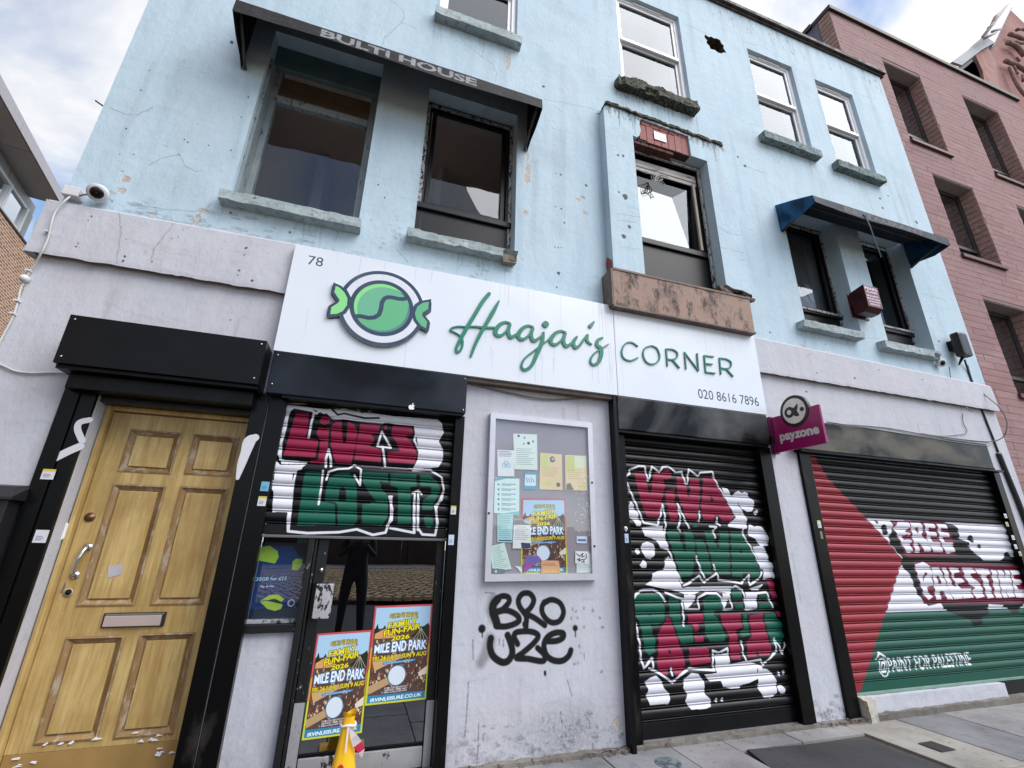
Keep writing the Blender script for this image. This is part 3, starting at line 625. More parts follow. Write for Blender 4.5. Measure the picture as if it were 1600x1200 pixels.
# windows: the frame is the part, its panes, rails and boards are sub-parts
def frame_mb(x0, x1, z0, z1, y, w_, d, mb=None, bev=.004):
    mb = mb or MB(); mb.box(x0, x0 + w_, y, y + d, z0, z1, 0, bev); mb.box(x1 - w_, x1, y, y + d, z0, z1, 0, bev)
    mb.box(x0 + w_, x1 - w_, y + .001, y + d - .001, z1 - w_, z1, 0, bev); mb.box(x0 + w_, x1 - w_, y + .001, y + d - .001, z0, z0 + w_, 0, bev); return mb
def sash_window(H, label=None, gm=None):
    gm = gm or GL_UP
    x0, x1, z0, z1, y = H; zm_ = z0 + (z1 - z0) * .52
    f = frame_mb(x0, x1, z0, z1, y, .055, .07).build('window', WHITE_PVC, B)
    if label: f['label'] = label
    mb = MB(); frame_mb(x0 + .057, x1 - .057, zm_ - .02, z1 - .057, y + .012, .04, .03, mb, .003); mb.build('upper_sash', WHITE_PVC, f)
    mb = MB(); frame_mb(x0 + .057, x1 - .057, z0 + .057, zm_ - .022, y + .03, .04, .03, mb, .003); mb.build('lower_sash', WHITE_PVC, f)
    box('meeting_rail', x0 + .057, x1 - .057, y - .012, y + .01, zm_ - .035, zm_ + .02, WHITE_PVC, f, .006)
    box('trickle_vent', x0 + .3 * (x1 - x0), x1 - .25 * (x1 - x0), y - .014, y - .001, z1 - .042, z1 - .018, WHITE_PVC, f, .004)
    MB().quad((x0 + .09, y + .028, zm_), (x1 - .09, y + .028, zm_), (x1 - .09, y + .028, z1 - .09), (x0 + .09, y + .028, z1 - .09)).build('pane', gm, f)
    MB().quad((x0 + .09, y + .046, z0 + .09), (x1 - .09, y + .046, z0 + .09), (x1 - .09, y + .046, zm_ - .05), (x0 + .09, y + .046, zm_ - .05)).build('pane', gm, f)
    return f
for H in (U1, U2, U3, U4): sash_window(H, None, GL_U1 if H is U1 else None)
# rooms behind the glass
def room(x0, x1, y0, y1, z0, z1, wallm, ceilm, name='room'):
    mb = MB(); v = [(x, y, z) for z in (z0, z1) for y in (y0, y1) for x in (x0, x1)]
    mb.add(v, [(0, 1, 3, 2)], 1); mb.add(v, [(4, 6, 7, 5)], 1); mb.add(v, [(1, 5, 7, 3), (3, 7, 6, 2), (2, 6, 4, 0)], 0)
    return mb.build(name, [wallm, ceilm], B)
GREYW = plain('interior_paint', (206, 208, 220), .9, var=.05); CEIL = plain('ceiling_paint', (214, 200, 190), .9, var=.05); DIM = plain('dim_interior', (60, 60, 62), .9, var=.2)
room(-1.9, 1.9, .32, 2.1, 3.9, 6.0, GREYW, CEIL)
box('partition', -1.0, -.88, 1.5, 2.09, 3.91, 5.98, GREYW, B); box('partition', .45, .52, 1.2, 2.09, 3.91, 5.98, GREYW, B)
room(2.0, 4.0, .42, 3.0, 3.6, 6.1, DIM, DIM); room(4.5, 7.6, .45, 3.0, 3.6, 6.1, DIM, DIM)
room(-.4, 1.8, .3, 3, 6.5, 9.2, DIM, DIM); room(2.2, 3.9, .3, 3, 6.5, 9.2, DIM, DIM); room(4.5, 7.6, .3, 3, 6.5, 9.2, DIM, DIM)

# W1: old timber frame with a brown fanlight
x0, x1, z0, z1, y = W1
f = frame_mb(x0, x1, z0, z1 - .02, y, .075, .08).build('window', OLD_WOOD, B); f['label'] = 'old grey timber window with brown fanlight'
box('transom', x0 + .075, x1 - .075, y - .01, y + .06, 5.245, 5.325, OLD_WOOD, f, .006)
box('head_board', x0 + .001, x1 - .001, y - .06, y - .002, 5.62, z1 - .002, plain('teal_board', (92, 116, 118), .7, var=.2), f, .004)
box('fanlight', x0 + .08, x1 - .08, y + .03, y + .036, 5.325, 5.6, plain('brown_film', (96, 80, 66), .5, var=.15), f)
MB().quad((x0 + .08, y + .04, 4.07), (x1 - .08, y + .04, 4.07), (x1 - .08, y + .04, 5.25), (x0 + .08, y + .04, 5.25)).build('pane', GL_OLD, f)
box('lining', x0, x0 + .03, .05, y - .003, z0, z1 - .3, OLD_WOOD, f)
# W2: black frame edged with a ragged line of old white paint, dark board under the glass
def black_window(H, rail_z, label, glassm=GL_DARK, board=BLACK_PVC, strip=True, wide=.06):
    x0, x1, z0, z1, y = H
    f = frame_mb(x0, x1, z0, z1, y, wide, .07).build('window', BLACK_PVC, B); f['label'] = label
    box('rail', x0 + .002, x1 - .002, y - .03, y + .05, rail_z - .035, rail_z + .03, BLACK_PVC, f, .008)
    box('spandrel_board', x0 + wide, x1 - wide, y + .0, y + .03, z0 + .01, rail_z - .036, board, f)
    mb = MB(); frame_mb(x0 + wide + .012, x1 - wide - .012, rail_z + .035, z1 - wide - .01, y + .012, .045, .03, mb); mb.build('sash', BLACK_PVC, f)
    MB().quad((x0 + wide + .03, y + .04, rail_z + .05), (x1 - wide - .03, y + .04, rail_z + .05), (x1 - wide - .03, y + .04, z1 - wide - .03), (x0 + wide + .03, y + .04, z1 - wide - .03)).build('pane', glassm, f)
    if strip:
        mb = MB(); e = .03
        mb.box(x0 + .004, x0 + .012 + e, y - .01, y - .001, rail_z, z1 - .01); mb.box(x1 - e - .004, x1 - .002, y - .01, y - .001, z0 + .02, z1 - .01); mb.box(x0 + .05, x1 - .04, y - .0105, y - .0012, z1 - .07, z1 - .03)
        mb.build('paint_line', WHITE_FLAKE, f)
    return f
f = black_window(W2, 4.415, 'black framed window with a dark board below', GL_OLD)
black_window(R1, 4.24, 'black window lined with plastic sheeting'); black_window(R2, 4.22, 'black window with gold letters on its glass')
for H in (R1, R2): box('white_rail_line', H[0] + .01, H[1] - .01, H[4] - .045, H[4] - .031, 4.235, 4.262, WHITE_FLAKE, B)
# W3: tall window inside a rendered surround, its sash tipped inwards
x0, x1, z0, z1, y = W3
f = frame_mb(x0, x1, z0, z1, y, .06, .07).build('window', BLACK_PVC, B); f['label'] = 'window with tilted sash under a lowered white blind box'
box('rail', x0 + .002, x1 - .002, y - .03, y + .05, 4.53, 4.60, BLACK_PVC, f, .008)
box('spandrel_board', x0 + .06, x1 - .06, y, y + .03, 4.0, 4.53, BLACK_PVC, f)
mb = MB(); xm, zb, zt_ = (x0 + x1) / 2, 4.62, 5.60
tl = math.radians(-3)
def tilt(u, v): return (x0 + .08 + u, y + .075 + v * math.sin(tl), zb + v * math.cos(tl))
WU, HV = x1 - x0 - .16, .98
for (a, b, c, d) in ((0, .05, 0, HV), (WU - .05, WU, 0, HV), (.05, WU - .05, 0, .05), (.05, WU - .05, HV - .05, HV)):
    P = [tilt(a, c), tilt(b, c), tilt(b, d), tilt(a, d)]; Q = [(p[0], p[1] + .04, p[2] - .01) for p in P]; mb.add(P + Q, [(0, 1, 2, 3), (7, 6, 5, 4), (0, 4, 5, 1), (1, 5, 6, 2), (2, 6, 7, 3), (3, 7, 4, 0)])
mb.build('tilted_sash', BLACK_PVC, f)
gt = glass('sky_reflection_glass', (.5, .5, .52), 0.85, .07)
a = at(990, 309, .4); b_ = at(1052, 322, .4); c_ = at(1083, 407, .3); d_ = at(998, 389, .3)
MB().quad(tilt(.05, .05), tilt(WU - .12, .05), tilt(WU - .32, .72), tilt(.05, .74)).build('pane', gt, f)  # brighter glass cut to the outline of the sky's reflection
MB().quad(tilt(WU - .119, .05), tilt(WU - .05, .05), tilt(WU - .05, .93), tilt(WU - .319, .72)).build('pane', GL_DARK, f); MB().quad(tilt(.05, .742), tilt(WU - .32, .722), tilt(WU - .051, .932), tilt(.05, .932)).build('pane', GL_U1, f)  # rest of the same pane, darker where the reflected sky ends
BLIND = worn('dirty_white_metal', (150, 146, 142), (60, 58, 56), .62, .5, 20, stretch=(.3, 1, 1))
for k in range(3): box('blind_slat', x0 + .065, x1 - .065, y - .02 - .005 * (k % 2), y - .004, 5.66 - k * .055, 5.71 - k * .055, BLIND, f, .006)
mb = MB(); mb.box(x0 + .01, x1 - .01, y - .05, y - .03, z1 - .055, z1 - .02); mb.box(x1 - .045, x1 - .015, y - .05, y - .03, z0 + .03, z1 - .056); mb.build('paint_line', WHITE_FLAKE, f)
box('inner_stile', x1 - .13, x1 - .10, y - .03, y - .005, 4.62, 5.58, plain('cream_stile', (170, 160, 142), .6), f)
# rendered surround, one ring shape with a bite out of its head
OUT = [(2.13, 3.95), (2.13, 6.12), (2.145, 6.18), (2.19, 6.215), (2.25, 6.225), (3.75, 6.175), (3.82, 6.15), (3.85, 6.10), (3.86, 6.02), (3.86, 4.045), (3.74, 4.075), (3.62, 4.07)]
INN = [(3.527, 4.105), (3.527, 5.832), (3.30, 5.835), (3.295, 6.14), (2.72, 6.165), (2.62, 6.16), (2.60, 6.06), (2.61, 5.98), (2.585, 5.89), (2.545, 5.85), (2.494, 5.86), (2.494, 3.955)]
mb = MB(); mb.prism(OUT + INN, -.12, .001); mb.build('window_surround', BLUE, B)
mb = MB(); rough_box(mb, 2.16, 3.80, -.14, -.0, 6.188, 6.226, .018, .022, 21, fr=16); mb.v = [(a, b, c + (3.0 - a) * .030 - .006) for a, b, c in mb.v]; mb.build('mossy_ledge', sill_mat('moss_black', (96, 100, 94), .40), B)
box('brick_backing', 2.585, 3.30, -.09, .0, 5.845, 6.17, plain('brick_joint', (60, 44, 42), .9), B)
for k in range(7):
    xa = 2.60 + k * .099; zz = 5.85 if k else 5.87
    MB().box(xa + .003, xa + .096, -.096 - random.uniform(0, .006), -.085, zz, 6.10 + random.uniform(-.01, .01), 0, .004).build('brick', BRICK_RED, B)
for k in range(5): MB().box(2.64 + k * .13, 2.76 + k * .13, -.1, -.085, 6.11, 6.155, 0, .004).build('brick', BRICK_RED, B)
BRICK_DARK = worn('dark_red_brick', (92, 50, 46), (50, 34, 32), .55, .8, 20)  # darker red for the bricks under the head of the opening
for k in range(5): MB().box(2.50 + k * .115, 2.61 + k * .115, -.085, .055, 5.80, 5.842, 0, .006).build('brick', BRICK_DARK, B)
box('white_paint_patch', 2.80, 2.965, -.112, -.109, 5.93, 6.05, WHITE_PVC, B)
# terracotta mesh box under the tall window
m = M('speckled_terracotta', .85, 0, .2)
c = m.mix(m.ramp(m.noise(14, 6), .35, .65), lin((186, 152, 136)), lin((166, 146, 136))); c = m.mix(m.ramp(m.noise(170, 3), .5, .56), c, lin((124, 110, 102)))
c = m.mix(m.mul(m.ramp(m.noise(6, 9, .75, (1, 1, .5)), .49, .6), .85), c, lin((58, 56, 58))); m.col(c).bump(m.noise(170, 2), .6, .004)
TERR = m.m
ap_ = box('apron_box', 2.075, 3.77, -.165, -.005, 3.54, 3.955, TERR, B, .004)
MB().box(2.07, 3.775, -.175, -.0, 3.528, 3.545).box(2.06, 2.08, -.176, .0, 3.546, 3.94).box(2.085, 3.775, -.172, -.166, 3.94, 3.962).build('apron_trim', plain('corroded_edge', (110, 96, 90), .7, .2, var=.4, sc=20), B)
mb = MB(); rough_box(mb, 3.42, 3.88, -.14, .0, 3.955, 4.06, .03, .035, 31, chip=lambda x, z: .09 * (x - 3.42) / .4 if z > 4.0 else 0); mb.build('broken_brick_core', worn('brown_rubble', (100, 76, 66), (48, 40, 38), .5, .95, 24), B)
mb = MB(); rough_box(mb, 2.125, 2.16, -.1, .0, 3.95, 4.2, .015, .04, 33); mb.build('broken_brick_core', BRICK_RED, B)
# eaves: gutter edge and roof pieces
EAVE = scuffed('dark_roof_edge', (58, 50, 50), (96, 88, 84), 9, .4, .7, .5, .9)
mb = MB(); mb.box(X0, X1 + .08, -.07, 0.3, ZT + .0, ZT + .075, 0, .01); mb.box(X0, X1 + .07, -.03, .2, ZT - .035, ZT - .001, 0); mb.build('eaves_gutter', EAVE, B)
box('flat_roof', X0, X1, .3, 9, ZT + .02, ZT + .07, EAVE, B)
box('roof_ridge_board', 5.45, 7.3, .55, .75, 10.0, 10.45, EAVE, B, .01); box('vent_cowl', 5.95, 6.02, .4, .46, 9.9, 10.25, plain('lead_flashing', (120, 116, 112), .6), B); box('parapet_upstand', 5.45, 7.9, .5, .54, 9.4, 10.0, EAVE, B)
p = at(160, 163, 0); MB().tube([(X0 + .02, .05, p.z), (X0 - .06, .0, p.z + .02)], .006).build('stub_rod', EAVE, B)

# ------------------------------------------------------------------ signboard, letters and logo
SIGN_Y = -.1
sc_ = Canvas(-.72, 3.83, 2.655, 3.585, .002, (.87, .895, .925))
S8 = lambda pts: zm(500, 415, 8.42, pts, SIGN_Y - .026)
NAVY = (.20, .25, .33); G1 = (.55, .86, .53); G2 = (.42, .70, .55); G3 = (.40, .70, .50); G4 = (.33, .53, .50)
ci = S8([(800, 560)])[0]; cxy = (S8([(385, 555)])[0][0] + S8([(1232, 570)])[0][0]) / 2, (S8([(790, 192)])[0][1] + S8([(830, 928)])[0][1]) / 2
RI = (S8([(790, 192)])[0][1] - S8([(830, 928)])[0][1]) / 2; ro_t = S8([(760, 58)])[0][1]; ro_b = S8([(850, 1070)])[0][1]; RO = (ro_t - ro_b) / 2
co = (cxy[0], (ro_t + ro_b) / 2)
circ = lambda c, r, n=72: [(c[0] + r * math.cos(2 * math.pi * k / n), c[1] + r * math.sin(2 * math.pi * k / n)) for k in range(n)]
LWG = S8([(205, 265), (260, 290), (320, 350), (362, 430), (355, 520), (300, 600), (220, 635), (135, 640), (150, 545), (240, 490), (258, 455), (190, 350)])
RWG = S8([(1430, 475), (1425, 570), (1350, 620), (1345, 660), (1410, 740), (1395, 825), (1330, 790), (1270, 710), (1248, 630), (1280, 540), (1350, 490)])
def grow(P, d):
    cx, cz = sum(p[0] for p in P) / len(P), sum(p[1] for p in P) / len(P); q = []
    n = len(P); area = sum(P[i][0] * P[(i + 1) % n][1] - P[(i + 1) % n][0] * P[i][1] for i in range(n)); sg = 1 if area > 0 else -1
    for i in range(n):
        a, b, c = P[i - 1], P[i], P[(i + 1) % n]
        n1 = Vector((b[1] - a[1], a[0] - b[0])).normalized() * sg; n2 = Vector((c[1] - b[1], b[0] - c[0])).normalized() * sg
        nn = n1 + n2; nn = nn / max(.7, nn.length_squared / 1.0) * 1.0 if nn.length > 0 else n1
        s = d / max(.55, n1.dot(nn.normalized())); nn = nn.normalized() * s; q.append((b[0] + nn.x, b[1] + nn.y))
    return q
sc_.poly(circ(co, RO), NAVY); sc_.poly(circ(co, RO - .03), (.86, .875, .90))
for WG, g in ((LWG, G1), (RWG, G3)): sc_.poly(grow(WG, .02), NAVY); sc_.stroke(WG, .052, NAVY, closed=True); sc_.poly(WG, g)
sc_.poly(circ(cxy, RI), NAVY); sc_.poly(circ(cxy, RI - .022), G1)
# darker sweet body: a disc moved down and right, cut by the big disc
dd = [(x, z) for x, z in circ((cxy[0] + .035, cxy[1] - .03), RI - .028, 120)]
dd = [(x, z) if math.hypot(x - cxy[0], z - cxy[1]) < RI - .022 else tuple(np.array(cxy) + (np.array((x, z)) - np.array(cxy)) * (RI - .022) / math.hypot(x - cxy[0], z - cxy[1])) for x, z in dd]
sc_.poly(dd, G4); sc_.poly([(cxy[0] + (x - cxy[0] - .035) * .955 + .018, cxy[1] + (z - cxy[1] + .03) * .955 - .018) for x, z in dd], G2)
low = S8([(450, 680), (530, 680), (640, 700), (730, 690), (795, 640), (820, 560), (835, 480), (870, 445), (930, 432), (1020, 445), (1100, 450), (1155, 445), (1170, 520), (1140, 650), (1060, 760), (940, 840), (820, 855), (680, 830), (560, 770)])
sc_.poly(low, G3); sc_.stroke(S8([(455, 665), (530, 665), (640, 688), (715, 682), (775, 645), (803, 570), (813, 490), (845, 435), (890, 415), (950, 418), (1030, 437), (1100, 440), (1155, 420)]), .032, NAVY)
sc_.stroke(circ(cxy, RI - .013), .03, NAVY, closed=True)
o = at(479, 412, SIGN_Y); e = at(504, 415, SIGN_Y); hgt = abs(at(479, 398, SIGN_Y).z - at(478, 413, SIGN_Y).z)
INK = (.16, .16, .20)
T_, w78 = text_tris('78', 0); k = (e.x - o.x) / w78; sc_.text('78', (o.x, o.z - .002), (k, 0), (0, hgt / .73), INK, .0)
o = at(1091, 621, SIGN_Y); e = at(1186, 632, SIGN_Y); hgt = abs(at(1092, 607, SIGN_Y).z - at(1091, 622, SIGN_Y).z)
T_, wt = text_tris('020 8616 7896', 0); k = (e.x - o.x) / wt; sc_.text('020 8616 7896', (o.x, at(1140, 628.5, SIGN_Y).z), (k, 0), (0, hgt / .73), INK, .0)
sx = 2.106; sc_.stroke([(sx, 2.65), (sx, 3.6)], .003, (.62, .64, .68))
r = random.Random(9)
for k in range(60):                                              # rain streaks from letters and top edge
    x = r.choice([r.uniform(-.6, 3.7), 1.30 + r.gauss(0, .3), 2.0 + r.gauss(0, .1)]); z = 3.58 if r.random() < .5 else r.uniform(2.9, 3.2); sc_.stroke([(x, z), (x + r.uniform(-.004, .004), z - r.uniform(.08, .4))], [.006, .002], (.60, .63, .65), soft=.004, alpha=r.uniform(.08, .3))
for k in range(0): t = r.uniform(math.pi * 1.02, math.pi * 1.75); sc_.stroke([(co[0] + (RO + r.uniform(.0, .035)) * math.cos(t), co[1] - .02 + (RO + r.uniform(0, .03)) * math.sin(t))], r.uniform(.004, .02), (.55, .48, .40), soft=.008, alpha=r.uniform(.08, .4))
SG = M('signboard_face', .22, 0, .5); t_ = SG.canvas(sc_, 'signboard_print')
SG.col(SG.mix(SG.mul(SG.ramp(SG.noise(2.2, 5), .4, .7), .10), t_.outputs[0], lin((190, 196, 206)))); SG.bump(SG.noise(1.6, 2), .25, .02)
EDGE = plain('sign_edge', (150, 138, 128), .6, var=.2)
sg = empty('shop_signboard', (1.55, -.1, 2.67), 'long white fascia signboard with green script lettering and a wrapped sweet logo', 'sign')
MB().box(-.712, sx - .0015, SIGN_Y, -.055, 2.664, 3.575, 0, .002).build('board_panel', SG.m, sg); MB().box(sx + .0015, 3.815, SIGN_Y, -.055, 2.664, 3.575, 0, .002).build('board_panel', SG.m, sg)
box('backing_batten', -.70, 3.80, -.054, -.003, 2.70, 3.55, EDGE, sg)
# raised logo: outline plates
mb = MB(); mb.prism(circ(co, RO, 96), SIGN_Y - .026, SIGN_Y - .001, 0, 1); mb.prism(grow(LWG, .02), SIGN_Y - .0262, SIGN_Y - .001, 0, 1); mb.prism(grow(RWG, .02), SIGN_Y - .0262, SIGN_Y - .001, 0, 1)
lg = mb.build('sweet_logo', [SG.m, EDGE], sg); lg['label'] = 'raised round green wrapped sweet logo'
def spl(pts, n=6):
    P = [pts[0]] + list(pts) + [pts[-1]]; o = []
    for i in range(1, len(P) - 2):
        for k in range(n):
            t = k / n; a, b, c, d = P[i - 1], P[i], P[i + 1], P[i + 2]
            o.append(tuple(.5 * ((2 * b[j]) + (-a[j] + c[j]) * t + (2 * a[j] - 5 * b[j] + 4 * c[j] - d[j]) * t * t + (-a[j] + 3 * b[j] - 3 * c[j] + d[j]) * t ** 3) for j in range(len(b))))
    return o + [tuple(pts[-1])]
def ribbon(mb, pts, wd, y0, y1, n=6, lift=0.0, mi=0):
    """raised letter stroke: pts (x, z) smoothed, widths along it"""
    ws = wd if isinstance(wd, (list, tuple)) else [wd] * len(pts)
    P = spl([(p[0], p[1], w_) for p, w_ in zip(pts, ws)], n); Lf, Rt = [], []
    for i, p in enumerate(P):
        a, b = P[max(0, i - 1)], P[min(len(P) - 1, i + 1)]; d = Vector((b[0] - a[0], b[1] - a[1])); d = d.normalized() if d.length > 0 else Vector((1, 0)); nrm = Vector((-d.y, d.x)) * p[2] / 2
        yy = y0 - lift - i * .00002
        Lf.append((p[0] + nrm.x, yy, p[1] + nrm.y)); Rt.append((p[0] - nrm.x, yy, p[1] - nrm.y))
    n_ = len(P); v = Lf + Rt + [(x, y1, z) for x, _, z in Lf] + [(x, y1, z) for x, _, z in Rt]; f = []
    for i in range(n_ - 1): f += [(i, i + 1, n_ + i + 1, n_ + i), (i, 2 * n_ + i, 2 * n_ + i + 1, i + 1), (n_ + i, n_ + i + 1, 3 * n_ + i + 1, 3 * n_ + i)]
    f += [(0, n_, 3 * n_, 2 * n_), (n_ - 1, 3 * n_ - 1, 4 * n_ - 1, 2 * n_ - 1)]
    mb.add(v, f, mi)
    for q_, (x, z, w_) in enumerate((P[0], P[-1])): mb.prism(circ((x, z), w_ / 2, 14), y0 - lift - n_ * .00002 - .0001 - q_ * .0004, y1, mi)
    return mb
GREEN = plain('green_acrylic', (22, 118, 92), .3, var=.08); LY0, LY1 = SIGN_Y - .012, SIGN_Y + .002
SL = lambda pts: zm(690, 440, 5.926, pts, SIGN_Y - .01)
k_ = .0093                                                       # one crop unit in metres, about
def letter(strokes, label):
    mb = MB()
    for q, (pts, wd) in enumerate(strokes): ribbon(mb, SL(pts), [w_ * k_ / 5.926 * 5.0 for w_ in (wd if isinstance(wd, list) else [wd] * len(pts))] , LY0, LY1, 6, q * .0011)
    o = mb.build('letter', GREEN, sg); return o
letter([([(440, 112), (380, 185), (320, 285), (260, 385), (205, 480), (165, 555), (138, 615), (145, 652), (180, 630), (196, 570), (185, 515), (140, 480), (85, 452), (95, 430), (150, 415), (210, 418)], [4, 4.2, 4.2, 4.2, 4.2, 3.6, 2.8, 2.4, 2.4, 2.2, 1.8, 1.5, 1.8, 1.8, 1.6, 1.8]), ([(205, 418), (300, 416), (400, 425), (485, 426)], [1.8, 2.0, 2.4, 2.4]), ([(530, 182), (480, 275), (420, 380), (370, 465), (320, 565), (290, 640), (274, 690)], [2.0, 4.4, 4.2, 4.0, 3.2, 2.8, 2.0])], 'H')
for dx, dy, s in ((0, 0, 1), (212, 33, 1), (512, 82, 1)):
    T = lambda P: [(a + dx, b + dy) for a, b in P]
    letter([(T([(635, 385), (590, 374), (540, 398), (502, 450), (508, 490), (545, 500), (590, 470), (637, 405)]), [2.0, 2.6, 4.0, 4.8, 4.0, 3.2, 2.6, 2.2]), (T([(634, 400), (618, 460), (638, 512), (680, 498), (735, 452)]), [3.4, 4.0, 4.0, 3.0, 1.6])], 'a')
letter([([(945, 472), (932, 560), (885, 670), (835, 775), (775, 815), (742, 785), (768, 715), (845, 650), (935, 580), (1010, 522)], [2.6, 4.2, 4.4, 3.6, 3.0, 2.4, 2.0, 2.0, 1.9, 1.5]), ([(962, 396), (966, 392)], [7.5, 7.5])], 'j')
letter([([(1252, 512), (1222, 560), (1238, 608), (1278, 592), (1322, 530), (1352, 495)], [2.8, 4.2, 4.0, 3.0, 2.6, 2.6]), ([(1350, 498), (1350, 548), (1388, 580)], [3.6, 3.4, 2.0])], 'v')
letter([([(1412, 372), (1378, 412)], [2.0, 5.0])], 'apostrophe')
letter([([(1490, 520), (1450, 540), (1442, 588), (1478, 618), (1478, 685), (1450, 750), (1402, 768), (1380, 730), (1412, 668), (1480, 622), (1545, 580)], [2.2, 3.4, 4.4, 4.6, 4.6, 3.8, 2.6, 2.2, 2.0, 2.0, 1.2])], 's')
SC4 = lambda pts: zm(900, 500, 4.0, pts, SIGN_Y - .01)
def cletter(strokes, name, w_=.019):
    mb = MB()
    for q, pts in enumerate(strokes): ribbon(mb, SC4(pts), w_ * .72, LY0, LY1, 1 if len(pts) < 5 else 5, q * .0011)
    mb.build('letter', GREEN, sg)
cletter([[(386, 163), (350, 140), (312, 146), (288, 190), (298, 235), (340, 254), (386, 236)]], 'C')
cletter([[(473, 160), (433, 175), (421, 215), (440, 260), (478, 276), (514, 258), (524, 222), (506, 176), (473, 160)]], 'O')
cletter([[(573, 286), (565, 180)], [(565, 181), (606, 184), (634, 205), (630, 235), (600, 247), (570, 243)], [(602, 246), (646, 298)]], 'R')
cletter([[(689, 304), (680, 202)], [(680, 203), (766, 316)], [(766, 316), (758, 210)]], 'N')
cletter([[(860, 229), (803, 222)], [(803, 222), (812, 326)], [(812, 326), (869, 333)], [(807, 272), (851, 277)]], 'E')
cletter([[(907, 337), (898, 238)], [(898, 238), (942, 244), (970, 265), (964, 296), (935, 304), (904, 298)], [(938, 303), (981, 351)]], 'R')
MB().box(.72, 2.07, -.075, -.003, 2.628, 2.662, 0, .004).build('soffit_trim', plain('brown_timber_trim', (96, 84, 76), .8, var=.3), sg)

# ------------------------------------------------------------------ roller shutters: every lath is a part; the graffiti is paint on the laths
CR, GRN, WHT, BK = (.55, .11, .25), (.08, .35, .28), (.86, .86, .89), (.03, .03, .04)
def lath_mesh(name, w_, p, mats, dents=0):
    prof = [(0, .012), (.022, .0), (.055, -.007), (.12, -.009), (.160, -.006), (.172, .010), (.208, .010), (.222, -.005), (.30, -.010), (.42, -.0145), (.56, -.0155), (.72, -.0135), (.86, -.009), (.965, -.002), (1.0, .012)]
    nx = 8; v = []; f = []
    for i in range(nx + 1):
        for q, (t, o) in enumerate(prof): v.append((w_ * i / nx, o + (random.uniform(-.0012, .0012) if .25 < t < .9 else 0), t * p))
    m = len(prof)
    for i in range(nx):
        for q in range(m - 1): f.append((i * m + q, (i + 1) * m + q, (i + 1) * m + q + 1, i * m + q + 1))
    me = bpy.data.meshes.new(name); me.from_pydata(v, [], f); me.materials.append(mats)
    for pl in me.polygons: pl.use_smooth = True
    return me
def shutter_mat(name, cv, gloss=.32):
    m = M(name, gloss, 0, .3); t = m.canvas(cv, name + '_paint')
    c = m.mix(m.mul(m.ramp(m.noise(30, 6, .7, (1, 1, 3)), .52, .75), .16), t.outputs[0], lin((60, 60, 62)))
    m.col(c); m.rgh(m.noise(4, 5), .22, .5); return m.m
def curtain(root, x0, x1, z0, p, n, y, mat):
    mes = [lath_mesh('lath', x1 - x0, p, mat) for _ in range(3)]
    for k in range(n): link('lath', mes[k % 3], root, (x0, y, z0 + k * p))

# --- shop shutter (LIVES LOST?)
c1 = Canvas(-.60, .70, 1.38, 2.36, .0025, BK)
Y1 = .02
z5 = lambda P: zm(440, 620, 5.714, P, Y1); z3 = lambda P: zm(350, 750, 4.0, P, Y1); z3b = lambda P: zm(350, 500, 4.0, P, Y1)
def letters(cv, zf, L_, col, bw):
    for P in L_: cv.poly(grow(zf(P), bw), BK)
    for P in L_: cv.poly(zf(P), col)
def lines(cv, zf, Ls, w_, col=WHT, edge=None):
    for P in Ls:
        if edge: cv.stroke(zf(P), w_ + edge, BK)
    for P in Ls: cv.stroke(zf(P), w_, col)
c1.poly(z5([(50, 70), (400, 110), (450, 100), (560, 105), (860, 150), (1000, 172), (1390, 198), (1432, 240), (1448, 320), (1403, 400), (1443, 470), (1440, 570), (1400, 628), (1180, 655), (900, 640), (400, 600), (0, 600), (-40, 500), (0, 300), (30, 200)]), WHT)
c1.poly(z5([(100, 95), (290, 115), (460, 190), (700, 215), (1000, 240), (1190, 250), (1215, 420), (1240, 520), (1180, 640), (430, 600), (0, 560), (-20, 500), (40, 300), (70, 150)]), BK)
c1.poly(z3b([(325, 875), (350, 905), (512, 905), (480, 930), (430, 960), (425, 1060), (420, 1200), (300, 1200), (310, 1060), (315, 940)]), WHT)
c1.poly(z3([(300, 0), (435, 0), (425, 100), (400, 205), (360, 190), (350, 120), (300, 60)]), WHT)
letters(c1, z5, [[(130, 140), (245, 148), (235, 290), (215, 365), (330, 385), (300, 540), (15, 525), (60, 370), (100, 230)], [(340, 215), (360, 175), (395, 165), (435, 200), (430, 235), (385, 250), (350, 240)], [(325, 275), (425, 285), (410, 480), (385, 605), (245, 592), (255, 570), (325, 560), (345, 390), (312, 330)],
                 [(445, 255), (490, 222), (535, 222), (548, 405), (575, 405), (590, 222), (640, 238), (680, 300), (655, 460), (622, 600), (480, 590), (440, 440)], [(700, 240), (880, 250), (865, 330), (795, 335), (835, 385), (785, 440), (850, 460), (892, 475), (885, 585), (650, 562), (668, 400), (690, 320)], [(918, 262), (945, 250), (940, 292), (915, 292)],
                 [(990, 260), (1160, 265), (1178, 330), (1110, 350), (1170, 420), (1212, 520), (1185, 600), (950, 585), (945, 492), (1058, 485), (1020, 400), (980, 340)]], CR, .013)
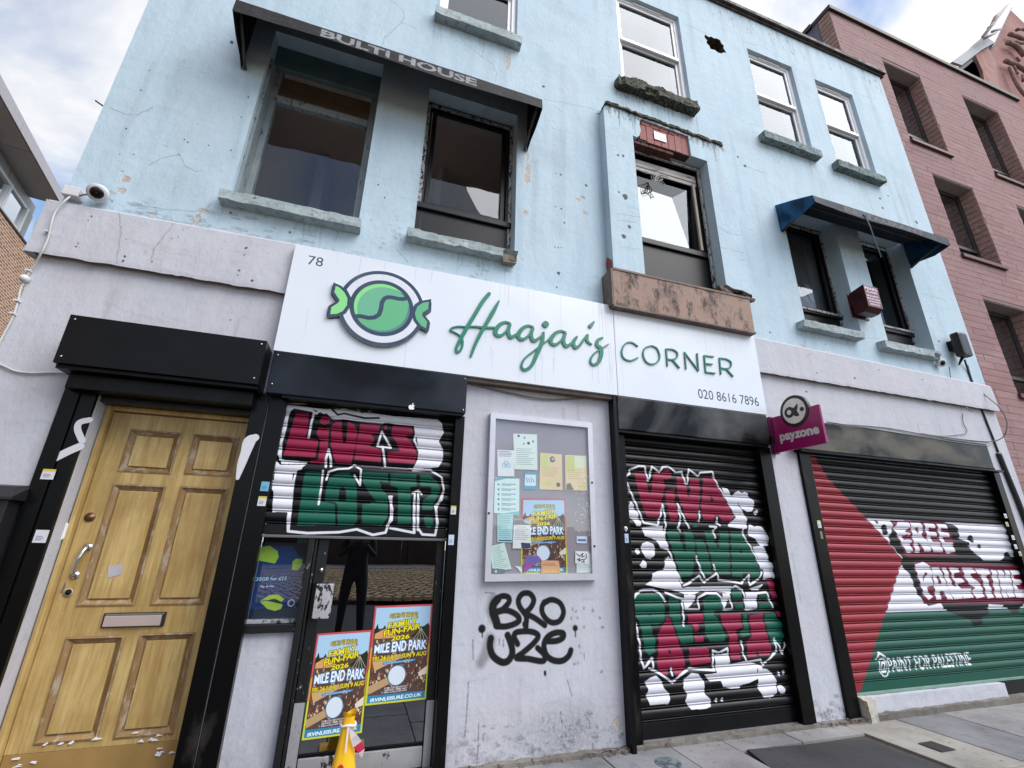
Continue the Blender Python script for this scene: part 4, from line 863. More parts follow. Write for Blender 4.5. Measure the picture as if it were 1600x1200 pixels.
letters(c1, z5, [[(212, 665), (350, 672), (332, 930), (478, 960), (480, 1150), (135, 1150), (165, 960), (190, 760)], [(385, 930), (400, 800), (430, 720), (500, 678), (600, 678), (650, 720), (672, 800), (675, 1110), (640, 1150), (500, 1145), (497, 965), (480, 940), (392, 932)], [(722, 672), (950, 682), (955, 760), (890, 765), (885, 810), (948, 885), (950, 1060), (900, 1150), (712, 1135), (722, 960), (845, 935), (775, 850), (725, 760)],
                 [(972, 682), (1205, 692), (1205, 800), (1150, 805), (1158, 1135), (1035, 1135), (1040, 900), (1035, 810), (972, 795)], [(1232, 692), (1330, 702), (1398, 765), (1415, 830), (1370, 930), (1345, 1010), (1255, 1010), (1262, 920), (1335, 870), (1335, 800), (1240, 800)], [(1270, 1080), (1300, 1060), (1350, 1080), (1355, 1150), (1310, 1180), (1280, 1150)]], GRN, .011)
c1.poly(z5([(508, 930), (515, 830), (545, 800), (575, 835), (575, 935)]), BK)
c1.stroke(z5([(780, 940), (690, 900), (720, 860)]), .02, BK); c1.stroke(z5([(890, 765), (960, 830)]), .02, BK)
lines(c1, z5, [[(180, 30), (190, 70), (350, 85), (480, 90), (540, 60)], [(450, 110), (500, 160), (560, 150), (740, 190), (870, 190)], [(640, 70), (720, 140), (800, 130), (860, 100)]], .010, BK)
lines(c1, z5, [[(60, 60), (200, 62), (300, 50), (480, 85), (560, 60), (620, 60), (700, 130), (760, 140), (850, 90), (950, 120), (1180, 135)]], .008, (.62, .58, .52))
lines(c1, z5, [[(-12, 560), (0, 330), (30, 230), (62, 130), (110, 95), (275, 125), (310, 150), (350, 120), (410, 130), (462, 195), (560, 190), (720, 215), (900, 232), (985, 185), (1010, 235), (1190, 250), (1200, 330), (1185, 390), (1230, 480), (1225, 560), (1175, 655)], [(290, 140), (262, 250), (245, 350), (240, 360)], [(420, 470), (395, 560), (395, 625)], [(420, 470), (440, 560), (440, 620)], [(895, 310), (855, 440), (975, 455), (895, 310)], [(900, 440), (915, 530), (925, 630)]], .014)
lines(c1, z5, [[(60, 1200), (82, 1000), (100, 800), (130, 650), (175, 640)], [(370, 660), (355, 800), (330, 960)], [(400, 740), (420, 670), (500, 645), (600, 640), (650, 610), (710, 650), (700, 790), (650, 700)], [(985, 890), (960, 890), (990, 1000), (985, 1100), (940, 1150)], [(1190, 860), (1180, 1000), (1180, 1190)], [(1220, 850), (1215, 1010), (1215, 1190)], [(1170, 860), (1220, 835), (1250, 870)], [(1190, 655), (1330, 655), (1430, 720), (1448, 830), (1430, 920), (1370, 975), (1385, 1060), (1385, 1150)]], .012)
lines(c1, z3, [[(412, 150), (400, 250), (400, 320), (520, 332), (720, 326), (830, 308), (930, 343), (1010, 328), (1045, 230), (1045, 110)], [(1040, 300), (1190, 330), (1190, 120)], [(1215, 120), (1212, 300), (1240, 340), (1320, 345), (1335, 270), (1325, 180), (1370, 80)]], .015)
s1 = empty('shop_roller_shutter', (.04, 0, 2.35), 'half lowered black shutter with red and green graffiti above the shop door', 'shutter')
curtain(s1, -.578, .672, 1.478, .0835, 11, Y1 + .012, shutter_mat('shop_shutter', c1))
m1 = shutter_mat('shop_shutter_bar', c1); MB().box(-.578, .672, Y1 + .004, Y1 + .022, 1.412, 1.476, 0, .003).build('bottom_bar', m1, s1)
MB().box(-.575, .670, Y1 - .002, Y1 + .034, 1.392, 1.410, 0, .004).build('bottom_seal', plain('grey_rubber', (96, 96, 98), .6), s1)
GUIDE = scuffed('guide_rail_paint', (8, 8, 9), (58, 54, 50), 4, .60, .8, .3, .75, (1, 1, .4))
MB().box(.658, .733, -.03, .05, .0, 2.34, 0, .004).build('guide_rail', GUIDE, s1)
MB().box(-.785, -.69, -.035, .06, .0, 2.36, 0, .004).box(-.686, -.572, -.01, .06, .0, 2.35, 0, .004).build('guide_rail', GUIDE, s1)
MB().box(-.705, .722, -.1, -.002, 2.345, 2.662, 0, .006).build('shutter_box', scuffed('box_paint_a', (9, 9, 12), (34, 40, 50), 1.0, .45, .62, .2, .5, None, 3), s1)
MB().box(-.60, .70, -.085, .03, 2.325, 2.343).build('box_lip', BLACK, s1)
for x, z in ((-.675, 2.63), (-.675, 2.41), (.70, 2.63), (.70, 2.37)): MB().tube([(x, -.106, z), (x, -.1, z)], .006).build('rivet', STEEL, s1)
# --- corner shutter (VIVA ...)
Y2 = .03
c2 = Canvas(2.05, 3.85, -.02, 2.38, .003, BK)
A = lambda P: zm(975, 710, 6.667, P, Y2); D = lambda P: zm(980, 880, 6.154, P, Y2); E_ = lambda P: zm(950, 900, 4.0, P, Y2)
for P in ([(1020, 340), (1080, 355), (1110, 420), (1180, 470), (1200, 540), (1240, 600), (1280, 670), (1280, 770), (1240, 780), (1080, 750), (1180, 650), (1100, 520), (1040, 420)], [(1130, 430), (1155, 395), (1190, 380), (1225, 402), (1255, 388), (1285, 405), (1300, 440), (1350, 480), (1360, 540), (1330, 595), (1280, 600), (1225, 565), (1180, 480)], [(1345, 600), (1385, 575), (1395, 610), (1375, 640)],
          [(1290, 780), (1300, 740), (1320, 725), (1355, 755), (1390, 745), (1430, 752), (1460, 790), (1495, 830), (1512, 900), (1500, 950), (1420, 955), (1370, 880), (1300, 850)], [(1335, 960), (1440, 950), (1480, 1000), (1510, 1110), (1560, 1140), (1600, 1200), (1605, 1280), (1450, 1290), (1400, 1100)],
          [(60, 500), (75, 488), (105, 530), (105, 560), (150, 610), (150, 660), (182, 710), (170, 748), (130, 748), (100, 690), (45, 650), (35, 560)], [(185, 760), (300, 750), (430, 740), (430, 850), (460, 930), (460, 1000), (380, 975), (340, 900), (280, 870), (215, 850)],
          [(175, 960), (190, 925), (240, 908), (300, 930), (328, 980), (318, 1050), (280, 1092), (230, 1080), (195, 1030)], [(115, 1010), (130, 978), (160, 985), (165, 1030), (135, 1045)], [(160, 1150), (210, 1095), (235, 1130), (232, 1185), (190, 1185)], [(415, 1200), (430, 1100), (460, 1060), (500, 1100), (560, 1200), (600, 1290), (300, 1300), (340, 1230)]):
    c2.poly(A(P), WHT)
for P in ([(240, 100), (290, 80), (360, 60), (360, 0), (460, 0), (500, 110), (530, 210), (640, 190), (1000, 190), (1000, 290), (830, 270), (720, 270), (640, 300), (560, 300), (480, 270), (300, 235), (170, 205), (240, 170)], [(545, 300), (655, 305), (650, 400), (640, 450), (550, 445)], [(915, 290), (985, 290), (985, 430), (920, 430)], [(1135, 280), (1235, 280), (1245, 420), (1150, 430)], [(1310, 0), (1420, 0), (1440, 90), (1330, 90)], [(1180, 240), (1330, 190), (1330, 260), (1200, 260)]):
    c2.poly(D(P), WHT)
for P in ([(230, 660), (262, 635), (300, 622), (340, 660), (348, 700), (388, 738), (388, 770), (375, 805), (350, 800), (262, 808), (240, 750), (252, 710)], [(480, 640), (520, 605), (560, 610), (600, 655), (608, 740), (645, 775), (645, 815), (610, 830), (520, 835), (480, 780), (500, 740), (468, 700)], [(600, 615), (930, 578), (940, 640), (880, 668), (840, 680), (820, 705), (780, 708), (720, 695), (705, 655), (640, 660)], [(665, 495), (745, 485), (757, 572), (860, 540), (965, 528), (965, 575), (680, 615)],
          [(935, 575), (990, 580), (1030, 610), (1055, 660), (1055, 735), (1020, 765), (980, 765), (940, 710)], [(1060, 690), (1085, 680), (1108, 705), (1105, 738), (1085, 740), (1062, 715)]):
    c2.poly(E_(P), WHT)
for x, y_ in ((1071, 611), (1099, 603), (677, 778), (714, 775)): p = E_([(x, y_)])[0]; c2.ell(p[0], p[1], .013, .018, WHT)
# black bodies behind the letters
c2.poly(A([(55, 165), (215, 130), (290, 130), (380, 180), (460, 125), (600, 180), (680, 160), (790, 195), (930, 180), (1000, 360), (1180, 660), (1090, 745), (1240, 765), (1440, 1200), (1450, 1290), (1200, 1370), (600, 1380), (430, 860), (400, 740), (205, 720), (25, 300)]), BK)
letters(c2, A, [[(105, 188), (200, 180), (228, 230), (250, 360), (268, 400), (285, 400), (300, 240), (330, 180), (400, 205), (428, 330), (400, 460), (370, 620), (345, 660), (235, 650), (190, 530), (140, 350)], [(385, 200), (410, 170), (455, 162), (500, 195), (495, 245), (440, 262), (400, 250)], [(435, 372), (530, 355), (528, 470), (560, 600), (558, 690), (485, 700), (455, 560), (432, 460)],
                [(545, 232), (610, 240), (648, 330), (668, 440), (685, 440), (690, 350), (682, 250), (778, 262), (792, 330), (792, 480), (775, 580), (762, 680), (652, 668), (592, 510), (560, 420)], [(822, 240), (938, 236), (980, 330), (1040, 450), (1100, 560), (1148, 640), (1118, 690), (1022, 698), (980, 630), (950, 630), (932, 690), (828, 688), (800, 560), (820, 400)]], CR, .010)
c2.poly(A([(895, 440), (925, 445), (930, 490), (905, 492)]), BK)
letters(c2, A, [[(442, 820), (490, 787), (560, 790), (598, 920), (632, 1010), (645, 940), (625, 800), (700, 790), (735, 880), (745, 1000), (728, 1150), (720, 1240), (690, 1270), (590, 1280), (555, 1150), (500, 980)], [(705, 760), (745, 728), (785, 755)], [(745, 885), (825, 880), (872, 1010), (900, 1130), (920, 1250), (795, 1250), (772, 1080)],
                [(835, 792), (925, 798), (950, 930), (985, 980), (1000, 800), (1088, 800), (1095, 960), (1105, 1100), (1108, 1250), (945, 1250), (905, 1060), (860, 900)], [(1112, 800), (1238, 802), (1288, 930), (1348, 1050), (1405, 1170), (1430, 1270), (1310, 1290), (1290, 1240), (1240, 1230), (1230, 1280), (1125, 1270), (1118, 1000)]], GRN, .011)
c2.poly(A([(1210, 985), (1235, 990), (1240, 1035), (1212, 1035)]), BK); c2.poly(A([(625, 985), (648, 985), (645, 1025)]), BK)
c2.poly(D([(60, 330), (150, 260), (320, 280), (480, 330), (560, 450), (690, 330), (760, 280), (880, 290), (930, 440), (1000, 300), (1050, 230), (1120, 260), (1140, 430), (1240, 430), (1250, 280), (1340, 150), (1430, 150), (1490, 380), (1540, 620), (1530, 760), (1420, 880), (1300, 990), (1130, 930), (980, 990), (960, 830), (830, 850), (840, 1030), (600, 1020), (440, 1150), (250, 1010), (160, 1010), (80, 600)]), BK)
c2.poly(D([(560, 310), (645, 310), (640, 385), (560, 380)]), WHT); c2.poly(D([(925, 300), (975, 300), (975, 355), (930, 355)]), WHT); c2.poly(D([(1150, 290), (1215, 290), (1225, 415), (1165, 400)]), WHT); c2.poly(D([(850, 880), (960, 880), (975, 990), (860, 1010)]), WHT)
letters(c2, D, [[(65, 365), (100, 300), (250, 288), (330, 312), (345, 360), (365, 450), (360, 560), (310, 590), (235, 600), (245, 690), (268, 705), (272, 850), (210, 888), (170, 840), (150, 700), (120, 570), (80, 500)], [(400, 325), (470, 335), (508, 372), (510, 480), (520, 590), (630, 622), (638, 760), (520, 785), (490, 700), (455, 600), (415, 540), (405, 440)], [(730, 340), (800, 308), (880, 312), (910, 380), (918, 448), (850, 455), (830, 490), (880, 540), (905, 600), (950, 690), (935, 750), (860, 762), (790, 755), (748, 660), (750, 600), (740, 480)],
                [(1005, 300), (1020, 250), (1060, 228), (1092, 255), (1105, 320), (1100, 342), (1012, 345)], [(1030, 398), (1110, 392), (1122, 440), (1042, 452)], [(1112, 492), (1150, 492), (1160, 560), (1182, 690), (1100, 710), (1088, 660), (1118, 640)], [(1262, 302), (1340, 300), (1352, 340), (1270, 346)], [(1262, 392), (1380, 380), (1392, 430), (1266, 440)], [(1312, 492), (1422, 482), (1442, 530), (1502, 572), (1530, 640), (1520, 700), (1480, 775), (1400, 788), (1362, 700), (1332, 580)]], GRN, .008)
letters(c2, D, [[(372, 522), (420, 532), (440, 600), (470, 680), (510, 800), (550, 900), (558, 980), (532, 1062), (462, 1080), (432, 1000), (400, 1000), (388, 1078), (330, 1058), (285, 990), (300, 850), (300, 650), (355, 590)], [(580, 492), (730, 482), (738, 568), (690, 580), (685, 650), (645, 665), (635, 590), (590, 580)], [(645, 700), (730, 702), (735, 752), (650, 762)], [(592, 815), (780, 812), (808, 955), (605, 985)], [(892, 492), (1088, 486), (1108, 615), (1052, 640), (1060, 740), (1090, 830), (1088, 928), (1002, 932), (988, 840), (980, 690), (950, 640), (920, 600)],
                [(1172, 502), (1298, 482), (1328, 620), (1350, 700), (1378, 780), (1392, 850), (1368, 888), (1275, 895), (1252, 820), (1245, 898), (1162, 908), (1150, 760), (1200, 690), (1182, 600)], [(1332, 152), (1400, 150), (1420, 250), (1448, 340), (1398, 345), (1372, 250)], [(1432, 462), (1474, 462), (1480, 510), (1447, 515)]], CR, .008)
for P in ([(395, 835), (415, 835), (418, 865), (398, 865)], [(205, 490), (235, 485), (225, 515)], [(250, 640), (310, 640), (310, 665), (255, 665)]): c2.poly(D(P), BK)
lines(c2, A, [[(22, 225), (28, 290), (60, 370), (110, 480), (160, 600), (205, 712), (350, 738), (385, 620), (400, 520), (420, 600), (435, 740), (425, 820)], [(22, 225), (60, 200), (60, 160), (150, 122), (215, 125), (235, 210), (250, 275), (268, 230), (288, 125), (370, 185), (400, 132), (460, 122), (540, 190), (600, 180), (640, 300), (660, 310), (672, 155), (775, 228), (790, 190), (918, 180), (945, 260), (1000, 360), (1070, 470), (1130, 580), (1178, 655), (1090, 745), (1238, 765), (1245, 850), (1300, 930), (1360, 1040), (1410, 1140), (1450, 1250)],
                [(560, 515), (590, 690), (560, 760), (590, 800)], [(570, 540), (640, 690), (680, 770)], [(790, 590), (782, 700)], [(965, 660), (975, 720), (1000, 738), (965, 715)], [(890, 750), (960, 755), (930, 800), (950, 870)], [(410, 850), (450, 960), (500, 1080), (540, 1200), (600, 1330), (640, 1380)], [(752, 1060), (770, 1120), (800, 1200), (840, 1290)], [(930, 1150), (960, 1220)]], .015)
lines(c2, D, [[(540, 215), (600, 190), (690, 120), (740, 185), (860, 95), (885, 165), (1000, 175), (1100, 195), (1170, 110), (1175, 210), (1260, 160), (1300, 80)]], .014, WHT, .02)
lines(c2, D, [[(60, 350), (85, 300), (150, 258), (250, 255), (310, 285), (370, 372)], [(372, 282), (480, 330), (540, 345), (528, 400), (540, 460), (545, 600)], [(88, 580), (100, 680), (125, 790), (130, 900), (160, 1010), (245, 912), (250, 1000)], [(210, 1010), (300, 1052), (440, 1150), (505, 1078), (600, 1015), (842, 1030), (820, 960), (832, 890), (820, 840), (880, 862), (962, 818), (972, 880), (982, 990), (1120, 955), (1280, 928), (1310, 978), (1400, 882), (1440, 850), (1412, 722), (1462, 800), (1492, 870), (1530, 712)],
                [(1100, 750), (1112, 850), (1140, 930)], [(425, 1010), (432, 1075)], [(560, 440), (690, 445), (680, 330), (760, 288), (860, 290), (912, 340), (932, 445), (1012, 440), (1000, 380), (975, 300), (982, 248), (1040, 220), (1110, 258), (1132, 340), (1142, 445), (1240, 432), (1240, 290), (1340, 280), (1382, 380), (1402, 428)], [(1320, 150), (1380, 118), (1428, 150), (1450, 240), (1480, 370), (1510, 460), (1500, 525)]], .015)
s2 = empty('corner_roller_shutter', (2.96, 0, 2.35), 'closed black shutter with red and green VIVA graffiti beside the noticeboard', 'shutter')
sm2 = shutter_mat('corner_shutter', c2)
curtain(s2, 2.165, 3.745, .135, .0815, 27, Y2 + .012, sm2)
MB().box(2.165, 3.745, Y2 + .002, Y2 + .02, .03, .133, 0, .003).build('bottom_bar', sm2, s2)
MB().box(2.20, 3.76, Y2 - .012, Y2 + .03, .002, .028, 0, .004).build('bottom_seal', plain('dull_aluminium', (118, 118, 122), .5, .3), s2)
MB().box(2.085, 2.19, -.03, .09, .0, 2.345, 0, .005).build('guide_rail', GUIDE, s2); MB().box(3.715, 3.86, -.03, .09, .0, 2.345, 0, .005).build('guide_rail', GUIDE, s2)
MB().box(2.095, 3.80, -.1, -.002, 2.352, 2.66, 0, .008).build('shutter_box', BLACK_SCUFF_SHEEN, s2); MB().box(2.10, 3.78, -.085, .03, 2.33, 2.35).build('box_lip', BLACK, s2)
MB().box(2.06, 2.094, -.09, -.002, .0, 2.66).build('edge_strip', BLACK, s2)
MB().box(3.79, 3.83, -.12, -.01, 2.36, 2.44, 0, .004).build('hinge_bracket', BLACK, s2)
box('lock', 2.135, 2.150, -.04, -.031, 1.50, 1.53, STEEL, s2)
# --- wide flag shutter
Y3 = .03
c3 = Canvas(4.3, 7.5, .12, 2.38, .0035, BK)
F15 = lambda P: zm(1200, 750, 4.0, P, Y3); F16 = lambda P: zm(1370, 790, 6.957, P, Y3)
xa, xb = 4.3, 7.5; zw = (at(1352, 811, Y3).z + at(1500, 815, Y3).z) / 2; zg = (at(1387, 957, Y3).z + at(1560, 953, Y3).z) / 2
FR = (.55, .14, .19); FG = (.08, .31, .25)
c3.rect(xa, xb, zg, zw, WHT); c3.rect(xa, xb, .1, zg, FG)
c3.poly(F16([(150, 160), (180, 230), (130, 350), (150, 420), (230, 510), (280, 570), (260, 640), (370, 760), (410, 880), (450, 970), (510, 1040), (560, 1090), (700, 1060), (730, 1130), (1190, 1130), (1210, 1070), (1370, 1080), (1370, 1110), (1570, 1110), (1600, 1060), (1900, 1060), (1900, 560), (1700, 620), (1540, 580), (1500, 560), (1400, 545), (1340, 600), (1180, 600), (1150, 590), (1100, 540), (1020, 480), (1000, 400), (900, 360), (890, 260), (840, 210), (750, 190)]), BK)
c3.poly(F15([(1090, 778), (1375, 775), (1382, 830), (1345, 860), (1335, 910), (1285, 915), (1262, 870), (1180, 845), (1125, 820)]), BK)
c3.poly(F15([(1470, 770), (1590, 768), (1560, 830), (1520, 832), (1500, 800)]), BK)
for x, y_, a in ((680, 262, .022), (728, 300, .045), (730, 325, .04), (1268, 368, .05), (1323, 415, .03), (1500, 478, .06)): p = F15([(x, y_)])[0]; c3.ell(p[0], p[1], a, a * .8, BK)
SHD = (.42, .07, .18)
c3.poly(F16([(160, 165), (750, 172), (765, 250), (835, 370), (860, 520), (880, 545), (320, 560), (280, 470), (240, 370), (200, 270)]), SHD)
c3.poly(F16([(400, 610), (540, 605), (1500, 655), (1700, 660), (1760, 1050), (520, 1070), (480, 900), (430, 740)]), SHD)
for P in ([(180, 250), (230, 180), (350, 180), (368, 240), (300, 285), (368, 300), (335, 360), (385, 385), (365, 430), (400, 500), (340, 520), (310, 480), (260, 390), (215, 300)], [(365, 182), (480, 186), (512, 270), (482, 312), (520, 350), (570, 400), (590, 500), (520, 505), (490, 430), (450, 400), (470, 510), (420, 512), (390, 340)], [(515, 190), (625, 195), (635, 245), (565, 240), (572, 285), (640, 290), (655, 335), (590, 335), (600, 390), (690, 398), (712, 470), (722, 512), (620, 505), (560, 400)],
          [(655, 195), (755, 200), (768, 250), (700, 245), (708, 288), (778, 295), (795, 345), (722, 340), (735, 395), (825, 402), (852, 500), (775, 528), (740, 490), (690, 380)],
          [(410, 640), (510, 612), (580, 660), (610, 740), (600, 800), (622, 870), (545, 890), (555, 930), (610, 990), (560, 1030), (510, 960), (480, 860), (440, 740)], [(600, 665), (680, 665), (830, 1020), (765, 1020), (735, 930), (690, 930), (700, 1020), (645, 1020), (618, 800)], [(712, 672), (762, 672), (792, 780), (822, 860), (900, 900), (930, 1010), (842, 1020), (792, 930), (742, 780)],
          [(792, 672), (890, 676), (902, 720), (835, 735), (852, 790), (930, 792), (950, 830), (882, 850), (912, 900), (1020, 902), (1050, 1000), (942, 1010), (882, 900), (822, 780)], [(932, 672), (1050, 676), (1080, 730), (1012, 740), (1062, 800), (1132, 850), (1170, 990), (1082, 1010), (1032, 920), (1072, 890), (1002, 850), (952, 760)], [(1072, 682), (1220, 690), (1232, 740), (1192, 760), (1242, 900), (1272, 1000), (1202, 1010), (1162, 850), (1132, 750), (1092, 740)], [(1242, 692), (1300, 700), (1360, 1000), (1292, 1005)],
          [(1312, 702), (1368, 702), (1402, 800), (1392, 702), (1440, 702), (1500, 990), (1432, 1000), (1402, 900), (1420, 1000), (1372, 1000)], [(1452, 702), (1540, 705), (1552, 745), (1492, 755), (1502, 800), (1562, 805), (1582, 850), (1522, 870), (1532, 910), (1620, 915), (1700, 1000), (1512, 1000)]):
    c3.poly(F16(P), WHT)
for P in ([(280, 330), (340, 310), (350, 370), (290, 370)], [(430, 270), (450, 270), (445, 310)], [(500, 830), (550, 740), (520, 720)], [(655, 760), (680, 765), (705, 850), (668, 850)], [(420, 235), (455, 240), (462, 290), (430, 285)]): c3.poly(F16(P), SHD)
c3.poly([(4.2, 2.5), (at(1266, 700, Y3).x, 2.5)] + xz([(1272, 712), (1296, 750), (1325, 780), (1356, 812), (1385, 843), (1410, 874), (1404, 895), (1387, 950), (1370, 1000), (1355, 1050), (1343, 1087)], Y3) + [(4.2, .0)], FR)
o = at(1374, 1051, Y3); e = at(1519, 1040, Y3); T_, wt = text_tris('@PAINT FOR PALESTINE', .02); k = (e.x - o.x) / wt
c3.text('@PAINT FOR PALESTINE', (o.x, o.z - .005), (k, 0), (.02, .17), WHT, .01)
c3.stroke([(o.x, o.z + .11), (o.x + .05, o.z + .16), (o.x + .12, o.z + .12)], .016, WHT)
s3 = empty('wide_roller_shutter', (5.8, 0, 2.35), 'wide shutter painted as a red, black, white and green flag with white lettering', 'shutter')
sm3 = shutter_mat('wide_shutter', c3)
curtain(s3, 4.36, 7.38, .262, .0795, 26, Y3 + .012, sm3)
MB().box(4.36, 7.38, Y3 + .002, Y3 + .02, .19, .26, 0, .003).build('bottom_bar', sm3, s3); MB().box(4.37, 7.38, Y3 - .012, Y3 + .03, .165, .188, 0, .004).build('bottom_seal', plain('pale_green_edge', (112, 142, 130), .5), s3)
MB().box(4.23, 4.375, -.03, .09, .02, 2.345, 0, .005).build('guide_rail', GUIDE, s3); MB().box(7.345, 7.46, -.03, .09, .17, 2.345, 0, .005).build('guide_rail', GUIDE, s3)
MB().box(4.14, 7.24, -.1, -.002, 2.352, 2.66, 0, .008).build('shutter_box', scuffed('box_paint_c', (12, 14, 17), (100, 98, 92), 2.2, .42, .62, .25, .8, (.7, 1, 1.6), 5), s3); MB().box(4.2, 7.44, -.085, .03, 2.33, 2.35).build('box_lip', BLACK, s3)
mb = MB(); rough_box(mb, 4.50, 6.40, -.03, .13, -.03, .163, .004, .05, 12); mb.build('shutter_plinth', LILAC, B)
mb = MB(); rough_box(mb, 4.40, 4.495, -.085, .1, -.03, .165, .02, .03, 13); mb.build('broken_pier_foot', worn('pale_render_lump', (176, 170, 160), (90, 84, 76), .62, .9, 20), B)
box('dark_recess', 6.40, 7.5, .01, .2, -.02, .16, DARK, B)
# apple shaped sticker on the first box
mb = MB(); px = lambda P: zm(440, 620, 5.714, P, -.101)
mb.prism(px([(1150, 72), (1135, 80), (1133, 98), (1145, 115), (1160, 112), (1172, 116), (1185, 105), (1178, 92), (1188, 80), (1175, 70), (1163, 74)]), -.1025, -.1005); mb.prism(px([(1165, 70), (1170, 58), (1180, 56), (1175, 68)]), -.1025, -.1005)
tag(mb.build('sticker', WHITE_PVC), 'small white bitten apple sticker low on the black shutter box', 'sticker')

# ------------------------------------------------------------------ shop front behind the first shutter
fr = empty('shop_entrance', (.0, .1, 0), 'shop doorway with black flaking frame, tinted glass door and side window', 'shopfront')
fr.parent = None
box('stall_riser', -.583, -.285, .09, .16, 0, .815, LILAC, fr)
MB().box(-.583, -.285, .055, .16, .818, .868, 0, .004).build('window_ledge', BLACK_DOOR, fr); MB().box(-.583, -.285, .075, .16, .87, .89, 0, .003).build('ledge_edge', worn('ledge_flaked_white', (150, 150, 156), (20, 20, 20), .55, .6, 40), fr)
MB().box(-.284, -.245, .03, .17, 0, 2.3, 0, .005).build('mullion', BLACK_DOOR, fr); MB().box(-.242, -.225, .05, .17, 0, 2.3, 0, .003).build('door_stop', BLACK_DOOR, fr)
MB().quad((-.583, .12, .89), (-.285, .12, .89), (-.285, .12, 2.28), (-.583, .12, 2.28)).build('side_pane', GL_SIDE, fr)
dr = MB().box(-.222, -.155, .075, .125, .01, 2.25, 0, .005).box(.60, .655, .075, .125, .01, 2.25, 0, .005).build('glass_door', BLACK_DOOR, fr)
MB().box(-.153, .598, .078, .122, .012, .125, 0, .005).build('bottom_rail', GREY_WORN, dr); MB().box(-.219, -.158, .068, .0745, .012, .42).build('bare_lower_stile', GREY_WORN, dr); MB().box(.603, .652, .068, .0745, .012, .38).build('bare_lower_stile', GREY_WORN, dr)
MB().quad((-.155, .1, .125), (.6, .1, .125), (.6, .1, 2.2), (-.155, .1, 2.2)).build('pane', GL_SHOP, dr)
MB().box(-.155, .6, .088, .0985, .126, .142).build('glazing_bead', BLACK, dr)
MB().box(-.192, -.082, .035, .066, .895, 1.105, 0, .004).build('lock_plate', SILVER_WORN, dr); MB().box(-.215, -.194, .03, .07, .89, 1.11, 0, .003).build('lock_edge', BLACK, dr)
MB().tube([(-.178, .06, 1.19), (-.178, .074, 1.19)], .014, 12).build('keyhole_cover', STEEL, dr)
mb = MB(); mb.box(.656, .66, .08, .12, 0, 2.2); mb.build('hinge_edge', BLACK, dr)
MB().box(-.584, .66, .126, 3.4, 2.31, 2.33).box(-.584, -.58, .17, 3.4, 0, 2.3).box(.661, .67, .17, 3.4, 0, 2.3).box(-.584, .66, 3.4, 3.42, 0, 2.3).box(-.584, .66, .2, 3.4, -.02, -.005).build('shop_interior', plain('shop_dark', (26, 26, 28), .9), fr)
box('security_line', -.154, .2, .098, .0995, .655, .662, BLACK, dr)
# phone-top-up poster inside the side window
c4 = Canvas(-.583, -.285, .89, 1.40, .0016, (.03, .17, .36))
O7 = lambda P: zm(380, 840, 7.5, P, .11)
c4.rect(-.6, -.28, 1.27, 1.4, (.04, .09, .14)); c4.poly(O7([(200, 90), (580, 100), (640, 200), (720, 260), (640, 930), (20, 950), (120, 300)]), (.05, .24, .46)); c4.poly(O7([(20, 850), (640, 800), (640, 950), (20, 960)]), (.05, .14, .24))
c4.poly(O7([(190, 110), (310, 95), (400, 160), (412, 230), (370, 305), (180, 270), (165, 240)]), (.70, .85, .28)); c4.poly(O7([(575, 280), (620, 245), (690, 255), (695, 310), (640, 385), (570, 380)]), (.66, .82, .25))
c4.poly(O7([(190, 745), (300, 680), (400, 665), (480, 720), (440, 770), (280, 735)]), (.72, .86, .30)); c4.poly(O7([(190, 755), (280, 745), (460, 785), (440, 840), (370, 862), (280, 840)]), (.72, .86, .30)); c4.poly(O7([(280, 735), (370, 720), (465, 765), (400, 772)]), (.14, .16, .12))
def fit(cv, t, a, b, h, c, bold=0, outline=None, ow=0, y=0, tilt=0, warp=None):
    """text from point a to point b (x, z), h tall"""
    T_, wt = text_tris(t, bold); k = (b[0] - a[0]) / wt; s_ = (b[1] - a[1]) / wt
    cv.text(t, a, (k, s_), (tilt, h / .73), c, bold, outline, ow, warp)
q = O7([(140, 508), (505, 498)]); fit(c4, '20GB for \u00a315', q[0], q[1], .022, (.75, .95, 1.), .02)
q = O7([(190, 585), (355, 580)]); fit(c4, 'Pay & Go', q[0], q[1], .011, (.95, .97, 1.), .03)
c4.stroke(O7([(540, 770), (525, 740)]), .001, WHT)
q = O7([(560, 768)])[0]; c4.stroke(circ(q, .019, 30), .0065, WHT, closed=True); q = O7([(592, 822), (612, 820)]); fit(c4, '2', q[0], q[1], .008, WHT)
m = M('phone_poster', .5); m.col(m.canvas(c4, 'phone_poster').outputs[0])
tag(MB().box(-.58, -.288, .123, .1245, .893, 1.36).build('poster', m.m), 'dark blue phone poster with yellow green shapes in the narrow side window', 'poster')
box('sign_card', at(465, 841, .13).x, at(483, 841, .13).x, .121, .1225, 1.36, 1.40, plain('green_card', (20, 110, 70), .5), fr)
